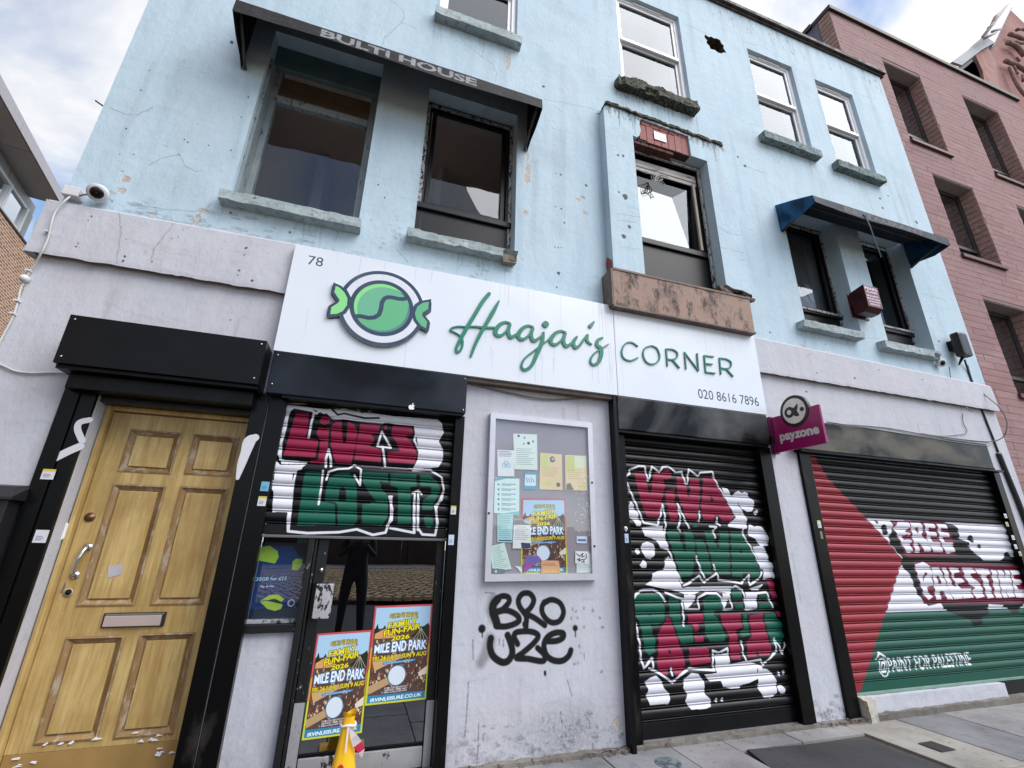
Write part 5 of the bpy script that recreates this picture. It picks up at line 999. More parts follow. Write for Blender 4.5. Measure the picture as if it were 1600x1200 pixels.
# funfair posters
c5 = Canvas(0, .40, 0, .58, .0011, (.66, .80, .90))
c5.rect(0, .4, .29, .44, (.35, .27, .22)); c5.rect(0, .4, 0, .29, (.33, .24, .21))
r = random.Random(6)
for k in range(420):
    x, z = r.uniform(0, .4), r.uniform(.05, .36); c = r.choice([(.62, .45, .38), (.20, .15, .14), (.75, .6, .48), (.5, .2, .18), (.28, .3, .36), (.85, .78, .66), (.4, .28, .2)]); s_ = r.uniform(.003, .011)
    c5.poly([(x, z), (x + s_, z + s_ * .3), (x + s_ * .8, z + s_ * 2.2), (x - s_ * .2, z + s_ * 1.8)], c)
c5.poly([(0, .40), (.03, .47), (.05, .41), (.08, .46), (.11, .40)], (.10, .16, .10)); c5.poly([(.26, .38), (.31, .42), (.38, .46), (.40, .40), (.4, .35)], (.14, .16, .12))
c5.poly([(.02, .41), (.09, .44), (.17, .39), (.14, .38), (.02, .38)], (.84, .62, .40)); c5.poly([(.0, .29), (.06, .27), (.2, .25), (.0, .2)], (.62, .20, .20)); c5.poly([(.02, .25), (.2, .28), (.22, .26), (.04, .19)], (.78, .66, .44))
for k in range(5): c5.stroke([(.33 - k * .0, .43), (.28 + k * .025, .36)], .0018, (.8, .75, .66))
c5.poly([(.0, .10), (.13, .15), (.17, .12), (.02, .06)], (.72, .60, .44)); c5.poly([(.33, .16), (.39, .20), (.4, .15), (.34, .14)], (.88, .84, .78))
YL = (.93, .87, .13)
wv = lambda a, b: (lambda x, z: (x, z + b * math.sin(x * a)))
fit(c5, "GEORGE IRVIN'S", (.105, .498), (.30, .503), .028, (.80, .72, .18), .03, (.08, .09, .08), .05, warp=lambda x, z: (x, z + .12 * math.sin(x * .45)))
fit(c5, 'FAMILY', (.10, .437), (.30, .462), .036, YL, .035, (.20, .18, .04), .055)
fit(c5, 'FUN-FAIR', (.075, .39), (.325, .428), .036, YL, .035, (.20, .18, .04), .055)
fit(c5, '2026', (.13, .362), (.255, .372), .026, YL, .035, (.20, .18, .04), .055)
fit(c5, 'MILE END PARK', (.025, .295), (.375, .302), .046, (.90, .96, 1.), .035, (.16, .42, .66), .05, warp=lambda x, z: (x, z * (1 + .35 * math.sin(x * .38))))
fit(c5, 'FRI 24 JULY - SUN 9 AUG', (.02, .248), (.378, .262), .026, YL, .03, (.22, .14, .08), .05)
c5.poly([(.09, .222), (.30, .232), (.31, .245), (.09, .236)], (.20, .55, .78)); fit(c5, 'CLOSED MONDAYS & WEDNESDAYS', (.10, .226), (.29, .235), .006, WHT, .02)
c5.ell(.19, .155, .062, .062, (.16, .44, .50)); c5.ell(.19, .155, .056, .056, (.84, .88, .93))
for k, t in enumerate(('SCAN QR CODE FOR', 'OPENING TIMES, MAP', 'RIDES & DISCOUNT INFO')): fit(c5, t, (.115, .082 - k * .012), (.265, .085 - k * .012), .008, WHT, .03)
c5.rect(0, .4, 0, .052, (.18, .52, .68)); fit(c5, 'IRVINLEISURE.CO.UK', (.03, .016), (.365, .022), .020, (.95, .97, .98), .03, tilt=.004)
for k, (za, zb_, c) in enumerate(((0, .2, (.78, .82, .20)), (.2, .33, (.80, .62, .25)), (.33, .58, (.78, .32, .34)))): c5.rect(0, .012, za, zb_, c); c5.rect(.388, .4, za, zb_, c)
c5.rect(0, .4, .568, .58, (.78, .32, .34)); c5.rect(0, .4, 0, .010, (.80, .82, .20))
fi = c5.image('funfair_poster')
FM = M('funfair_poster_print', .35); tn = FM.n('ShaderNodeTexImage', extension='EXTEND'); tn.image = fi; uvn = FM.n('ShaderNodeUVMap'); FM.l(uvn.outputs[0], tn.inputs['Vector']); FM.col(tn.outputs[0])
def paper(P, y, name, mat, label, cat, group=None, uv=None, curl=.0015, seed=0):
    """sheet of paper from four corners TL TR BR BL (x, z), gently buckled"""
    n = 6; v = []; f = []; r = random.Random(seed); ph = r.uniform(0, 6)
    for j in range(n + 1):
        for i in range(n + 1):
            s_, t = i / n, j / n; x = (P[3][0] * (1 - s_) + P[2][0] * s_) * (1 - t) + (P[0][0] * (1 - s_) + P[1][0] * s_) * t; z = (P[3][1] * (1 - s_) + P[2][1] * s_) * (1 - t) + (P[0][1] * (1 - s_) + P[1][1] * s_) * t
            v.append((x, y - abs(math.sin(s_ * 4 + ph + t)) * curl, z))
    m_ = len(v); v += [(a, b + .0008, c) for a, b, c in v]
    for j in range(n):
        for i in range(n): a = j * (n + 1) + i; f.append((a, a + 1, a + n + 2, a + n + 1)); f.append((m_ + a, m_ + a + n + 1, m_ + a + n + 2, m_ + a + 1))
    me = bpy.data.meshes.new(name); me.from_pydata(v, [], f); me.materials.append(mat)
    if uv:
        ul = me.uv_layers.new(name='UVMap')
        for lp in me.loops:
            k = lp.vertex_index % m_; ul.data[lp.index].uv = ((k % (n + 1)) / n, (k // (n + 1)) / n)
    for pl in me.polygons: pl.use_smooth = True
    return tag(link(name, me), label, cat, group)
gp = 'funfair posters'
paper([(-.146, .80), (.200, .812), (.205, .226), (-.148, .216)], .093, 'poster', FM.m, 'funfair poster taped lower left on the glass door', 'poster', gp, True, seed=1)
paper([(.202, .958), (.600, .966), (.602, .384), (.203, .374)], .088, 'poster', FM.m, 'funfair poster taped higher on the right of the glass door', 'poster', gp, True, seed=2)

# ------------------------------------------------------------------ noticeboard with its papers
nb = empty('noticeboard', (1.40, -.04, 1.13), 'glazed aluminium noticeboard on the lilac pier between two shutters', 'noticeboard')
def bar(a, b, c, d, y0, y1, name, mat, parent):
    P = [a, b, c, d]; return MB().prism(P, y0, y1).build(name, mat, parent)
o_, i_ = [(.941, 2.392), (1.861, 2.398), (1.859, 1.130), (.943, 1.122)], [(.985, 2.345), (1.817, 2.350), (1.813, 1.178), (.988, 1.172)]
for k in range(4): bar(o_[k], o_[(k + 1) % 4], i_[(k + 1) % 4], i_[k], -.05, -.006, 'frame_bar', ALU, nb)
cbm = plain('grey_felt', (150, 145, 152), .9, var=.06, sc=3); MB().prism(i_, -.0255, -.008).build('pin_board', cbm, nb)
MB().prism(i_, -.0435, -.043, caps=True).build('glazing', GL_CLEAR, nb)
for x, z in ((1.838, 1.88), (1.838, 1.38), (.955, 1.6)): MB().tube([(x, -.055, z), (x, -.05, z)], .008, 10).build('screw', BLACK, nb)
nc = Canvas(.98, 1.83, 1.16, 2.36, .0018, (.8, .8, .8))
NA = lambda P: zm(700, 600, 5.333, P, -.02); NB_ = lambda P: zm(750, 770, 8.889, P, -.02)
r = random.Random(12)
def textblock(P, n, c, margin=.12, thick=.0026, z0=.1, z1=.9, left=None):
    for k in range(n):
        t = z1 - (z1 - z0) * (k + .5) / n; a, b = (left if left is not None else margin), 1 - margin - r.uniform(0, .3)
        L_ = lambda s_: ((P[3][0] * (1 - s_) + P[2][0] * s_) * (1 - t) + (P[0][0] * (1 - s_) + P[1][0] * s_) * t, (P[3][1] * (1 - s_) + P[2][1] * s_) * (1 - t) + (P[0][1] * (1 - s_) + P[1][1] * s_) * t)
        x = a
        while x < b: e = min(b, x + r.uniform(.05, .16)); nc.stroke([L_(x), L_(e)], thick, c, soft=.001, alpha=.75); x = e + .02
PAPERS = []
def sheet(zf, pts, bg_, y, label, fn=None, name='notice', cat='notice'):
    P = zf(pts); nc.poly(grow(P, .001), bg_)
    if fn: fn(P)
    PAPERS.append((P, y, name, label, cat))
gt_ = (.32, .42, .45)
def f1(P):
    for x, y_, a, c in ((585, 435, .011, (.25, .33, .33)), (635, 450, .010, (.62, .60, .48)), (668, 495, .013, (.22, .28, .28)), (705, 480, .009, (.4, .45, .45)), (628, 500, .008, (.5, .5, .5))): q = NA([(x, y_)])[0]; nc.ell(q[0], q[1], a, a, c)
    textblock(P, 9, gt_, .1, z0=.12, z1=.6); q = NA([(570, 690)])[0]
sheet(NA, [(540, 415), (738, 422), (742, 718), (552, 712)], (.84, .90, .87), -.0185, 'white notice with dark round emblems, topmost sheet in the noticeboard', f1)
def f2(P):
    textblock(P, 4, (.2, .22, .24), .08, z0=.74, z1=.97)
    for x, y_, a in ((465, 680, .016), (500, 680, .016), (482, 665, .018)): q = NA([(x, y_)])[0]; nc.stroke(circ(q, a, 16), .006, (.60, .74, .80), closed=True)
sheet(NA, [(408, 550), (548, 555), (550, 772), (412, 770)], (.86, .89, .90), -.0188, 'small white notice with pale blue double ring, at the left edge of the noticeboard', f2)
def f3(P):
    nc.poly(NA([(385, 782), (590, 782), (590, 790), (480, 790), (385, 812)]), (.45, .68, .75)); nc.poly(NA([(380, 1075), (450, 1080), (590, 1060), (590, 1105), (380, 1100)]), (.50, .74, .74))
    for k in range(6): q = NA([(418, 838 + k * 41)])[0]; nc.ell(q[0], q[1], .008, .008, (.40, .50, .52)); nc.stroke(NA([(445, 834 + k * 41), (560, 838 + k * 41)]), .0035, (.42, .52, .54)); nc.stroke(NA([(445, 845 + k * 41), (520, 848 + k * 41)]), .003, (.55, .62, .64))
sheet(NA, [(388, 780), (592, 785), (590, 1100), (380, 1075)], (.82, .92, .91), -.0183, 'pale mint notice listing six lines with round icons', f3)
sheet(NA, [(634, 728), (738, 732), (735, 882), (630, 880)], (.38, .62, .72), -.0190, 'small square blue and white leaflet under the topmost notice', lambda P: (nc.poly(NA([(640, 755), (730, 757), (728, 850), (636, 848)]), (.82, .90, .93)), [nc.stroke(NA([(650 + k * 18, 780 + 10 * (k % 2)), (660 + k * 18, 820)]), .004, (.35, .55, .65)) for k in range(4)]))
def f5(P): nc.poly(NA([(775, 585), (830, 588), (830, 700), (775, 700)]), (.78, .82, .52)); q = NA([(866, 630)])[0]; nc.ell(q[0], q[1], .024, .026, (.36, .44, .42)); nc.ell(q[0] + .004, q[1] + .004, .012, .010, (.66, .78, .80)); textblock(P, 6, (.66, .64, .42), .1, z0=.35, z1=.62); q = NA([(915, 840)])[0]; nc.ell(q[0], q[1], .018, .018, (.36, .44, .34)); nc.poly(NA([(780, 815), (860, 818), (860, 850), (780, 850)]), (.80, .82, .50))
sheet(NA, [(765, 575), (945, 588), (950, 885), (757, 880)], (.87, .80, .64), -.0186, 'cream and yellow leaflet with a dark round picture, left of its twin', f5)
def f6(P): nc.poly(NA([(985, 600), (1050, 603), (1050, 730), (985, 725)]), (.78, .82, .50)); nc.poly(NA([(1050, 603), (1140, 606), (1145, 700), (1052, 696)]), (.84, .88, .76)); textblock(P, 5, (.66, .64, .42), .12, z0=.3, z1=.6); nc.poly(NA([(980, 885), (985, 835), (1015, 825), (1045, 885)]), (.42, .48, .42)); nc.poly(NA([(1085, 845), (1140, 850), (1140, 875), (1085, 870)]), (.78, .82, .5))
sheet(NA, [(972, 592), (1148, 600), (1160, 890), (975, 888)], (.88, .81, .66), -.0186, 'cream and yellow leaflet with a pale green panel, right of its twin', f6)
sheet(NB_, [(235, 300), (455, 290), (445, 690), (235, 685)], (.66, .84, .84), -.0176, 'teal leaflet printed with dense lines, under the mint notice', lambda P: (textblock(P, 11, (.35, .55, .60), .1, z0=.12, z1=.95), nc.stroke(NB_([(260, 660), (430, 665)]), .006, (.15, .28, .36))))
# funfair poster copy
q = NB_([(577, 78), (1180, 85), (1212, 1128), (560, 1122)]); paper(q, -.0275, 'poster', FM.m, 'funfair poster half covered by notices inside the noticeboard', 'poster', gp, True, .0006, 5)
def f8(P): nc.poly(NB_([(470, 375), (690, 382), (690, 450), (462, 445)]), (.48, .44, .48)); nc.poly(NB_([(590, 385), (690, 385), (690, 440), (620, 420)]), (.62, .78, .86)); textblock(P, 7, (.45, .48, .50), .1, z0=.28, z1=.78); nc.poly(NB_([(560, 690), (690, 700), (700, 772), (570, 770)]), (.24, .26, .36))
sheet(NB_, [(465, 372), (692, 380), (702, 776), (445, 772)], (.88, .90, .89), -.0150, 'white letter overlapping the left side of the funfair poster', f8)
sheet(NB_, [(135, 745), (330, 692), (430, 1055), (170, 1105)], (.80, .89, .85), -.0152, 'tilted pale green leaflet slipped down at the lower left corner', lambda P: textblock(P, 12, (.40, .56, .58), .1, z0=.08, z1=.95))
def f11(P): nc.poly(NB_([(600, 900), (690, 870), (840, 930), (700, 1000)]), (.42, .40, .66)); nc.poly(NB_([(585, 1000), (700, 960), (760, 1010), (600, 1120)]), (.62, .32, .62))
sheet(NB_, [(625, 872), (800, 872), (845, 925), (590, 1122)], (.52, .38, .66), -.0148, 'folded purple flyer standing at the foot of the funfair poster', f11, 'flyer', 'flyer')
sheet(NB_, [(845, 938), (1085, 942), (1110, 1112), (838, 1118)], (.86, .66, .50), -.0146, 'orange card with small figures at the bottom of the noticeboard', lambda P: (textblock(P, 3, (.60, .40, .28), .1, z0=.55, z1=.85), [nc.ell(NB_([(880 + k * 40, 1085)])[0][0], NB_([(880, 1085)])[0][1], .007, .011, (.88, .76, .45)) for k in range(5)]), 'card', 'card')
sheet(NB_, [(1335, 604), (1476, 606), (1474, 702), (1334, 700)], (.84, .88, .92), -.0175, 'small oblong blue and white sticker on the right of the noticeboard', lambda P: nc.poly(NB_([(1348, 640), (1462, 642), (1462, 675), (1348, 673)]), (.34, .50, .66)), 'sticker', 'sticker')
sheet(NB_, [(1335, 838), (1550, 838), (1556, 1108), (1332, 1112)], (.80, .86, .84), -.0184, 'crumpled pale sheet beneath the scribbled square at lower right', lambda P: textblock(P, 3, (.66, .72, .72), .1, z0=.1, z1=.4))
sheet(NB_, [(1316, 808), (1500, 814), (1500, 986), (1312, 980)], (.90, .90, .90), -.0150, 'white square sheet scribbled with black marker at lower right', lambda P: [nc.stroke(NB_(p), .004, (.08, .08, .1)) for p in ([(1330, 845), (1370, 880), (1420, 840), (1400, 890), (1440, 880)], [(1340, 930), (1380, 910), (1360, 950), (1420, 920), (1440, 960), (1400, 960)], [(1460, 850), (1470, 900), (1440, 930)])], 'sheet', 'paper')
sheet(NB_, [(475, 1012), (555, 1022), (578, 1062), (572, 1110), (472, 1102)][:4], (.88, .90, .90), -.0182, 'small white card with a green emblem near the frame bottom', lambda P: nc.ell(NB_([(515, 1065)])[0][0], NB_([(515, 1065)])[0][1], .008, .008, (.30, .55, .55)), 'card', 'card')
sheet(NB_, [(165, 1050), (340, 1062), (332, 1120), (165, 1120)], (.42, .48, .50), -.0147, 'dark slip with a white shape in the lower left corner', lambda P: nc.ell(NB_([(215, 1090)])[0][0], NB_([(215, 1090)])[0][1], .008, .008, (.85, .88, .88)), 'slip', 'paper')
pm = M('notice_print', .6); pm.col(pm.canvas(nc, 'notice_print').outputs[0])
for k, (P, y, name, label, cat) in enumerate(PAPERS): paper(P, -.047 - y, name, pm.m, label, cat, 'papers in the noticeboard', curl=.0022 if 'tilted' in label or 'crumpled' in label else .001, seed=k + 20)
mb = MB(); r = random.Random(3)
for k in range(60): x, z = r.gauss(1.76, .035), r.uniform(1.45, 2.0); mb.box(x, x + r.uniform(.003, .007), -.0445, -.0438, z, z + r.uniform(.003, .008))
tag(mb.build('glue_specks', WHITE_PVC, nb), kind='stuff')

# ------------------------------------------------------------------ the yellow door
wm = M('brushed_ochre_varnish', .42, 0, .4)
c = wm.mix(wm.ramp(wm.noise(9, 8, .7, (1, 1, .10), .6), .3, .7), lin((170, 140, 82)), lin((212, 184, 124)))
c = wm.mix(wm.mul(wm.ramp(wm.noise(60, 5, .6, (1, 1, .06)), .42, .72), .6), c, lin((142, 104, 54)))
c = wm.mix(wm.mul(wm.ramp(wm.noise(3, 4), .45, .7), .6), c, lin((150, 118, 66))); c = wm.mix(wm.mul(wm.ramp(wm.noise(14, 9, .75, (1, 1, .5)), .62, .7), .5), c, lin((128, 96, 62))); wm.col(c).bump(wm.noise(60, 5, .6, (1, 1, .08)), .3, .003)
OCH = wm.m
OCH_H = M('brushed_ochre_cross', .42, 0, .4); c = OCH_H.mix(OCH_H.ramp(OCH_H.noise(9, 8, .7, (.12, 1, 1), .6), .3, .7), lin((156, 124, 68)), lin((198, 168, 108))); c = OCH_H.mix(OCH_H.mul(OCH_H.ramp(OCH_H.noise(60, 5, .6, (.06, 1, 1)), .45, .75), .5), c, lin((140, 96, 44))); OCH_H.col(c).bump(OCH_H.noise(60, 5, .6, (.08, 1, 1)), .3, .003); OCH_H = OCH_H.m
MOULD = worn('worn_moulding', (142, 112, 72), (168, 150, 130), .56, .5, 20, stretch=(1, 1, .4), soft=.05)
FLK = worn('flaked_kick_zone', (152, 120, 68), (200, 200, 200), .66, .5, 9, soft=.008)
dj = MB().box(-1.662, -1.636, .105, .2, 0, 2.225, 0, .004).box(-1.635, -.80, .11, .2, 2.172, 2.226, 0, .004).box(-.822, -.795, .12, .2, 0, 2.17, 0, .003).build('door_frame', OCH, B)
YD = .15; xa, xb = -1.632, -.823
panels = [(-1.512, -1.215, 1.776, 2.062), (-1.141, -.855, 1.782, 2.062), (-1.515, -1.222, .978, 1.70), (-1.143, -.852, .978, 1.705), (-1.517, -1.228, .295, .818), (-1.155, -.860, .290, .824)]
door = MB(); holed(door, xa, xb, .26, 2.165, panels, YD, .022); d_ = door.build('front_door', OCH, B); d_['label'] = 'ochre varnished six panel door'
box('leaf_edge', xa, xb, YD + .023, YD + .05, .01, 2.165, OCH, d_)
MB().box(xa, xb, YD - .0, YD + .022, .0, .258, 0, .002).build('bottom_rail', FLK, d_)
for (x0, x1, z0, z1) in panels:
    loops = [(0, YD - .004), (.010, YD - .007), (.018, YD + .004), (.030, YD + .014), (.040, YD + .021)]
    mb = MB()
    for (i0, ya), (i1, yb) in zip(loops[:-1], loops[1:]):
        a = [(x0 + i0, ya, z0 + i0), (x1 - i0, ya, z0 + i0), (x1 - i0, ya, z1 - i0), (x0 + i0, ya, z1 - i0)]; b = [(x0 + i1, yb, z0 + i1), (x1 - i1, yb, z0 + i1), (x1 - i1, yb, z1 - i1), (x0 + i1, yb, z1 - i1)]
        mb.add(a + b, [(k, (k + 1) % 4, 4 + (k + 1) % 4, 4 + k) for k in range(4)])
    mb.build('moulding', MOULD, d_)
    mb = MB().box(x0 + .041, x1 - .041, YD + .006, YD + .0235, z0 + .041, z1 - .041, 0, .004); mb.build('door_panel', OCH, d_)
# split and flaked paint along the panel bottoms
mb = MB(); r = random.Random(2)
for (x0, x1, z) in ((-1.55, -1.22, .29), (-1.16, -.9, .29), (-.93, -.84, .2), (-1.6, -1.5, .22)):
    for k in range(5): a = r.uniform(x0, x1); b = z + r.gauss(0, .014); mb.prism([(a, b), (a + r.uniform(.01, .05), b + r.uniform(-.008, .006)), (a + r.uniform(.02, .04), b + r.uniform(.002, .009)), (a + r.uniform(.008, .02), b + r.uniform(.006, .016)), (a + .005, b + r.uniform(.003, .01))], YD - .0085 - k * .0001, YD - .006)
for k in range(16): a, b = r.uniform(xa + .05, xb - .02), r.uniform(.15, 1.9); s_ = r.uniform(.002, .004); mb.prism([(a, b), (a + s_, b), (a + s_, b + s_), (a, b + s_)], YD - .0012, YD + .001)
tag(mb.build('flaked_spots', WHITE_PVC, d_), kind='stuff')
mb = MB().box(-1.361, -1.040, YD - .012, YD - .001, .862, .942, 0, .004); lb = mb.build('letterbox', plain('letterbox_frame', (38, 30, 28), .5), d_)
MB().box(-1.350, -1.058, YD - .022, YD - .0125, .868, .926, 0, .003).build('flap', plain('pinkish_steel', (206, 186, 178), .3, .4, var=.05), d_); MB().box(-1.35, -1.05, YD - .02, YD - .0126, .928, .938).build('flap_hinge', STEEL, d_)
mb = MB(); mb.tube(spl([(-1.545, YD - .006, 1.312), (-1.548, YD - .03, 1.295), (-1.556, YD - .045, 1.24), (-1.566, YD - .03, 1.17), (-1.567, YD - .006, 1.152)], 5), [.012] * 5 + [.010] * 5 + [.009] * 5 + [.010] * 5 + [.012], 10)
for z in (1.312, 1.152): x = -1.545 if z > 1.2 else -1.567; mb.tube([(x, YD - .007, z), (x, YD - .001, z)], .024, 14)
mb.build('pull_handle', plain('polished_chrome', (205, 205, 210), .12, .9, var=.03), d_)
MB().tube([(-1.582, YD - .007, 1.488), (-1.582, YD - .001, 1.488)], .028, 18).tube([(-1.582, YD - .01, 1.488), (-1.582, YD - .007, 1.488)], .018, 16).build('cylinder_lock', plain('tarnished_brass', (124, 92, 66), .35, .7), d_)
MB().tube([(-1.572, YD - .006, 1.055), (-1.572, YD - .001, 1.055)], .024, 12).tube([(-1.570, YD - .007, 1.058), (-1.570, YD - .0055, 1.058)], .017, 12, 1).build('keyhole', [plain('raw_wood_ring', (180, 160, 140), .7), DARK], d_)
mb = MB(); mb.prism([(-1.675 + .018 * math.cos(t) + .0, 1.401 + .016 * math.sin(t) + (.035 if math.sin(t) > 0 else -.035)) for t in [2 * math.pi * k / 20 for k in range(20)]], .100, .104); mb.build('strike_plate', WHITE_PVC, d_)
mb = MB(); mb.prism([(-1.415, 1.200), (-1.345, 1.218), (-1.338, 1.155), (-1.400, 1.135)], YD + .0035, YD + .0055); o = mb.build('sticker', plain('greyed_paper', (176, 170, 176), .7)); tag(o, 'crooked torn paper sticker on the tall left panel of the yellow door', 'sticker')
mb = MB().prism([(-1.603, 1.115), (-1.593, 1.09), (-1.603, 1.05), (-1.612, 1.06)], YD - .002, YD + .001); mb.build('chipped_edge', RENDER_RAW, d_)
# black shutter casing round the door
s0 = empty('door_shutter_casing', (-1.3, 0, 2.4), 'black shutter box and guide rails round the yellow door', 'shutter')
mb = MB(); pr = [(-.002, 2.68), (-.22, 2.68), (-.22, 2.36), (-.10, 2.30), (-.10, 2.36 - .0), (-.002, 2.36)]
mb.add([(-1.845, y, z) for y, z in pr[:3] + pr[5:]] + [(-.735, y, z) for y, z in pr[:3] + pr[5:]], [(0, 1, 2, 3), (7, 6, 5, 4), (0, 4, 5, 1), (1, 5, 6, 2), (2, 6, 7, 3), (3, 7, 4, 0)])
mb.box(-1.84, -.74, -.19, -.01, 2.335, 2.358); mb.build('shutter_box', BLACK, s0)
MB().box(-1.80, -.77, -.12, .1, 2.235, 2.332, 0, .004).build('head_rail', BLACK, s0); MB().box(-1.665, -.80, .02, .11, 2.20, 2.234).build('head_strip', BLACK_DOOR, s0)
for x, z in ((-1.815, 2.40), (-1.815, 2.65), (-.765, 2.65), (-.765, 2.40)): MB().tube([(x, -.226, z), (x, -.22, z)], .006).build('rivet', STEEL, s0)
MB().box(-1.838, -1.755, -.04, -.001, 0, 2.334, 0, .004).box(-1.752, -1.672, -.03, .05, 0, 2.334, 0, .004).build('guide_rail', GUIDE, s0)
MB().box(-.79, -.787, .0, .12, 0, 2.3).build('reveal_strip', GUIDE, s0)
m = M('sprayed_white', .5); m.col(lin((205, 205, 210)))
mb = MB(); Z0 = lambda P, y=-.031: zm(0, 500, 4.0, P, y)
for pts, w_ in (([(560, 625), (500, 640), (485, 680), (505, 735), (515, 755)], .035), ([(500, 790), (430, 820), (330, 870)], .045)): ribbon(mb, Z0(pts), w_, -.0325, -.0305, 6, .0)
o = mb.build('spray_tag', m.m, s0)
mb = MB(); Z1 = lambda P: zm(0, 500, 4.0, P, -.036); ribbon(mb, Z1([(1595, 735), (1560, 760), (1535, 830), (1510, 900), (1485, 990)]), [.05, .075, .06, .05, .02], -.0375, -.0355); mb.build('spray_tag', m.m, s0)

# ------------------------------------------------------------------ awnings
AWN = scuffed('black_awning_canvas', (20, 20, 24), (34, 38, 46), 3, .4, .7, .6, .85)
AWN_IN = plain('awning_inside', (16, 16, 20), .9)
AWB = scuffed('faded_blue_canvas', (30, 84, 124), (20, 50, 76), 4, .4, .62, .6, .85)
AWE = plain('dull_frame_metal', (86, 82, 82), .6, .3, var=.2)
def awning(name, label, x0, x1, hz, top, fz, fy, drop, valm, sidem, seed):
    """dutch hood: wall line at top, front bar at (fy, fz), cheeks back to the hinge on the wall at hz"""
    t = empty(name, ((x0 + x1) / 2, 0, hz), label, 'awning', 'window awnings'); n = 40; r = random.Random(seed)
    mb = MB(); top_r, fr_r, dr_r = [], [], []
    for i in range(n + 1):
        s_ = i / n; x = x0 + (x1 - x0) * s_; w1 = mnoise.noise(Vector((x * 3, seed, 0))) * .012; w2 = mnoise.noise(Vector((x * 5, seed, 2))) * .018
        top_r.append((x, .012, top + w1 * .3)); fr_r.append((x, fy, fz + w1 * .3)); dr_r.append((x, fy - .006 + w2, fz - drop + w2 * .9 - .012 * math.sin(s_ * 9 + seed)))
    for A_, B_ in ((top_r, fr_r), (fr_r, dr_r)):
        for i in range(n): mb.add([A_[i], A_[i + 1], B_[i + 1], B_[i]], [(3, 2, 1, 0)], 0)
    cv = mb.build('canopy', [valm], t)
    for xx in (x0, x1):
        P = [(xx, .010, top), (xx, fy * .5, top + (fz - top) * .5 + .004), (xx, fy, fz), (xx, fy - .006, fz - drop), (xx, fy * .62, fz - drop - (fz - drop - hz) * .35 - .02), (xx, fy * .25, hz + .035), (xx, -.004, hz - .012)]
        sgn = -.0 if xx == x0 else .0
        MB().add(P, [tuple(range(7))]).add([(p[0] + .003, p[1], p[2]) for p in P], [tuple(range(7))[::-1]]).build('cheek', sidem, t)
        MB().tube([(xx + (.03 if xx == x0 else -.03), -.01, hz), (xx + (.03 if xx == x0 else -.03), fy + .02, fz - .03)], .014, 8).build('side_arm', AWE, t)
    MB().tube([(x0 + .01, fy + .014, fz - .022), (x1 - .01, fy + .014, fz - .022)], .013, 8).build('front_bar', AWE, t)
    MB().tube([(x0 + .02, fy * .5, top + (fz - top) * .5 - .02), (x1 - .02, fy * .5, top + (fz - top) * .5 - .02)], .010, 8).build('middle_bar', AWE, t)
    return t
# lettered valances
def valance_mat(name, x0, x1, z0, z1, word, a, b, base, ink, fade, scr):
    cv = Canvas(x0, x1, z0, z1, .004, base); r = random.Random(5)
    T_, wt = text_tris(word, .035); k = (b - a) / wt; cv.text(word, (a, z0 + (z1 - z0) * .28), (k, 0), (0, (z1 - z0) * .52 / .73), ink, .035)
    m = M(name, .75); t = m.canvas(cv, name)
    f = m.ramp(m.noise(38, 7, .75, (1, 1, 2.2)), fade, fade + .09)
    c = m.mix(f, t.outputs[0], lin(tuple(255 * (x ** 1.0) for x in base))); c = m.mix(m.mul(m.ramp(m.noise(24, 7, .7, (.5, 1, 3)), .55, .7), scr), c, lin((92, 78, 76)))
    m.col(c).bump(m.noise(9, 3), .3, .01); return m.m
ax0, ax1 = -1.447, 1.24
pL = atx(350 + 600 / 4, 0 + 195 / 4, 0) if False else None
fy = -.43
xB = at(350 + 600 / 4, 200 / 4, fy).x; xE = at(600 + 580 / 4, 515 / 4, fy).x
zt, zb_ = 5.53, 5.33
vm = valance_mat('valance_left', ax0 - .02, ax1 + .02, 5.38, 5.55, 'BULTI HOUSE', xB, xE, (.045, .045, .055), (.58, .60, .62), .53, .55)
awning('window_awning', 'long black awning with faded white lettering above the two left windows', ax0, ax1, 5.295, 6.05, 5.535, fy, .135, vm, AWN, 2)
bx0, bx1 = 4.666, 7.047; fy2 = -.48
xB = at(1260 + 480 / 8, 310 + 180 / 8, fy2).x; xE = at(1260 + 1500 / 8, 310 + 540 / 8, fy2).x
vm2 = valance_mat('valance_right', bx0 - .02, bx1 + .02, 5.22, 5.37, 'RESTAURANT', xB, xE, (.12, .17, .21), (.38, .36, .38), .51, .85)
awning('window_awning', 'short blue awning with worn illegible lettering above the two right windows', bx0, bx1, 5.19, 5.60, 5.355, fy2, .115, vm2, AWB, 5)
a = at(1352, 338, fy2 - .01); b = at(1377, 402, fy2 + .02)
tag(MB().tube([(a.x - .03, a.y, a.z + .02), tuple(a), (a.x + .03, a.y, a.z - .12), tuple(b)], .007, 6).build('cord', plain('blue_grey_cord', (112, 134, 150), .7)), 'pale cord hanging down from the front of the blue awning', 'cord')

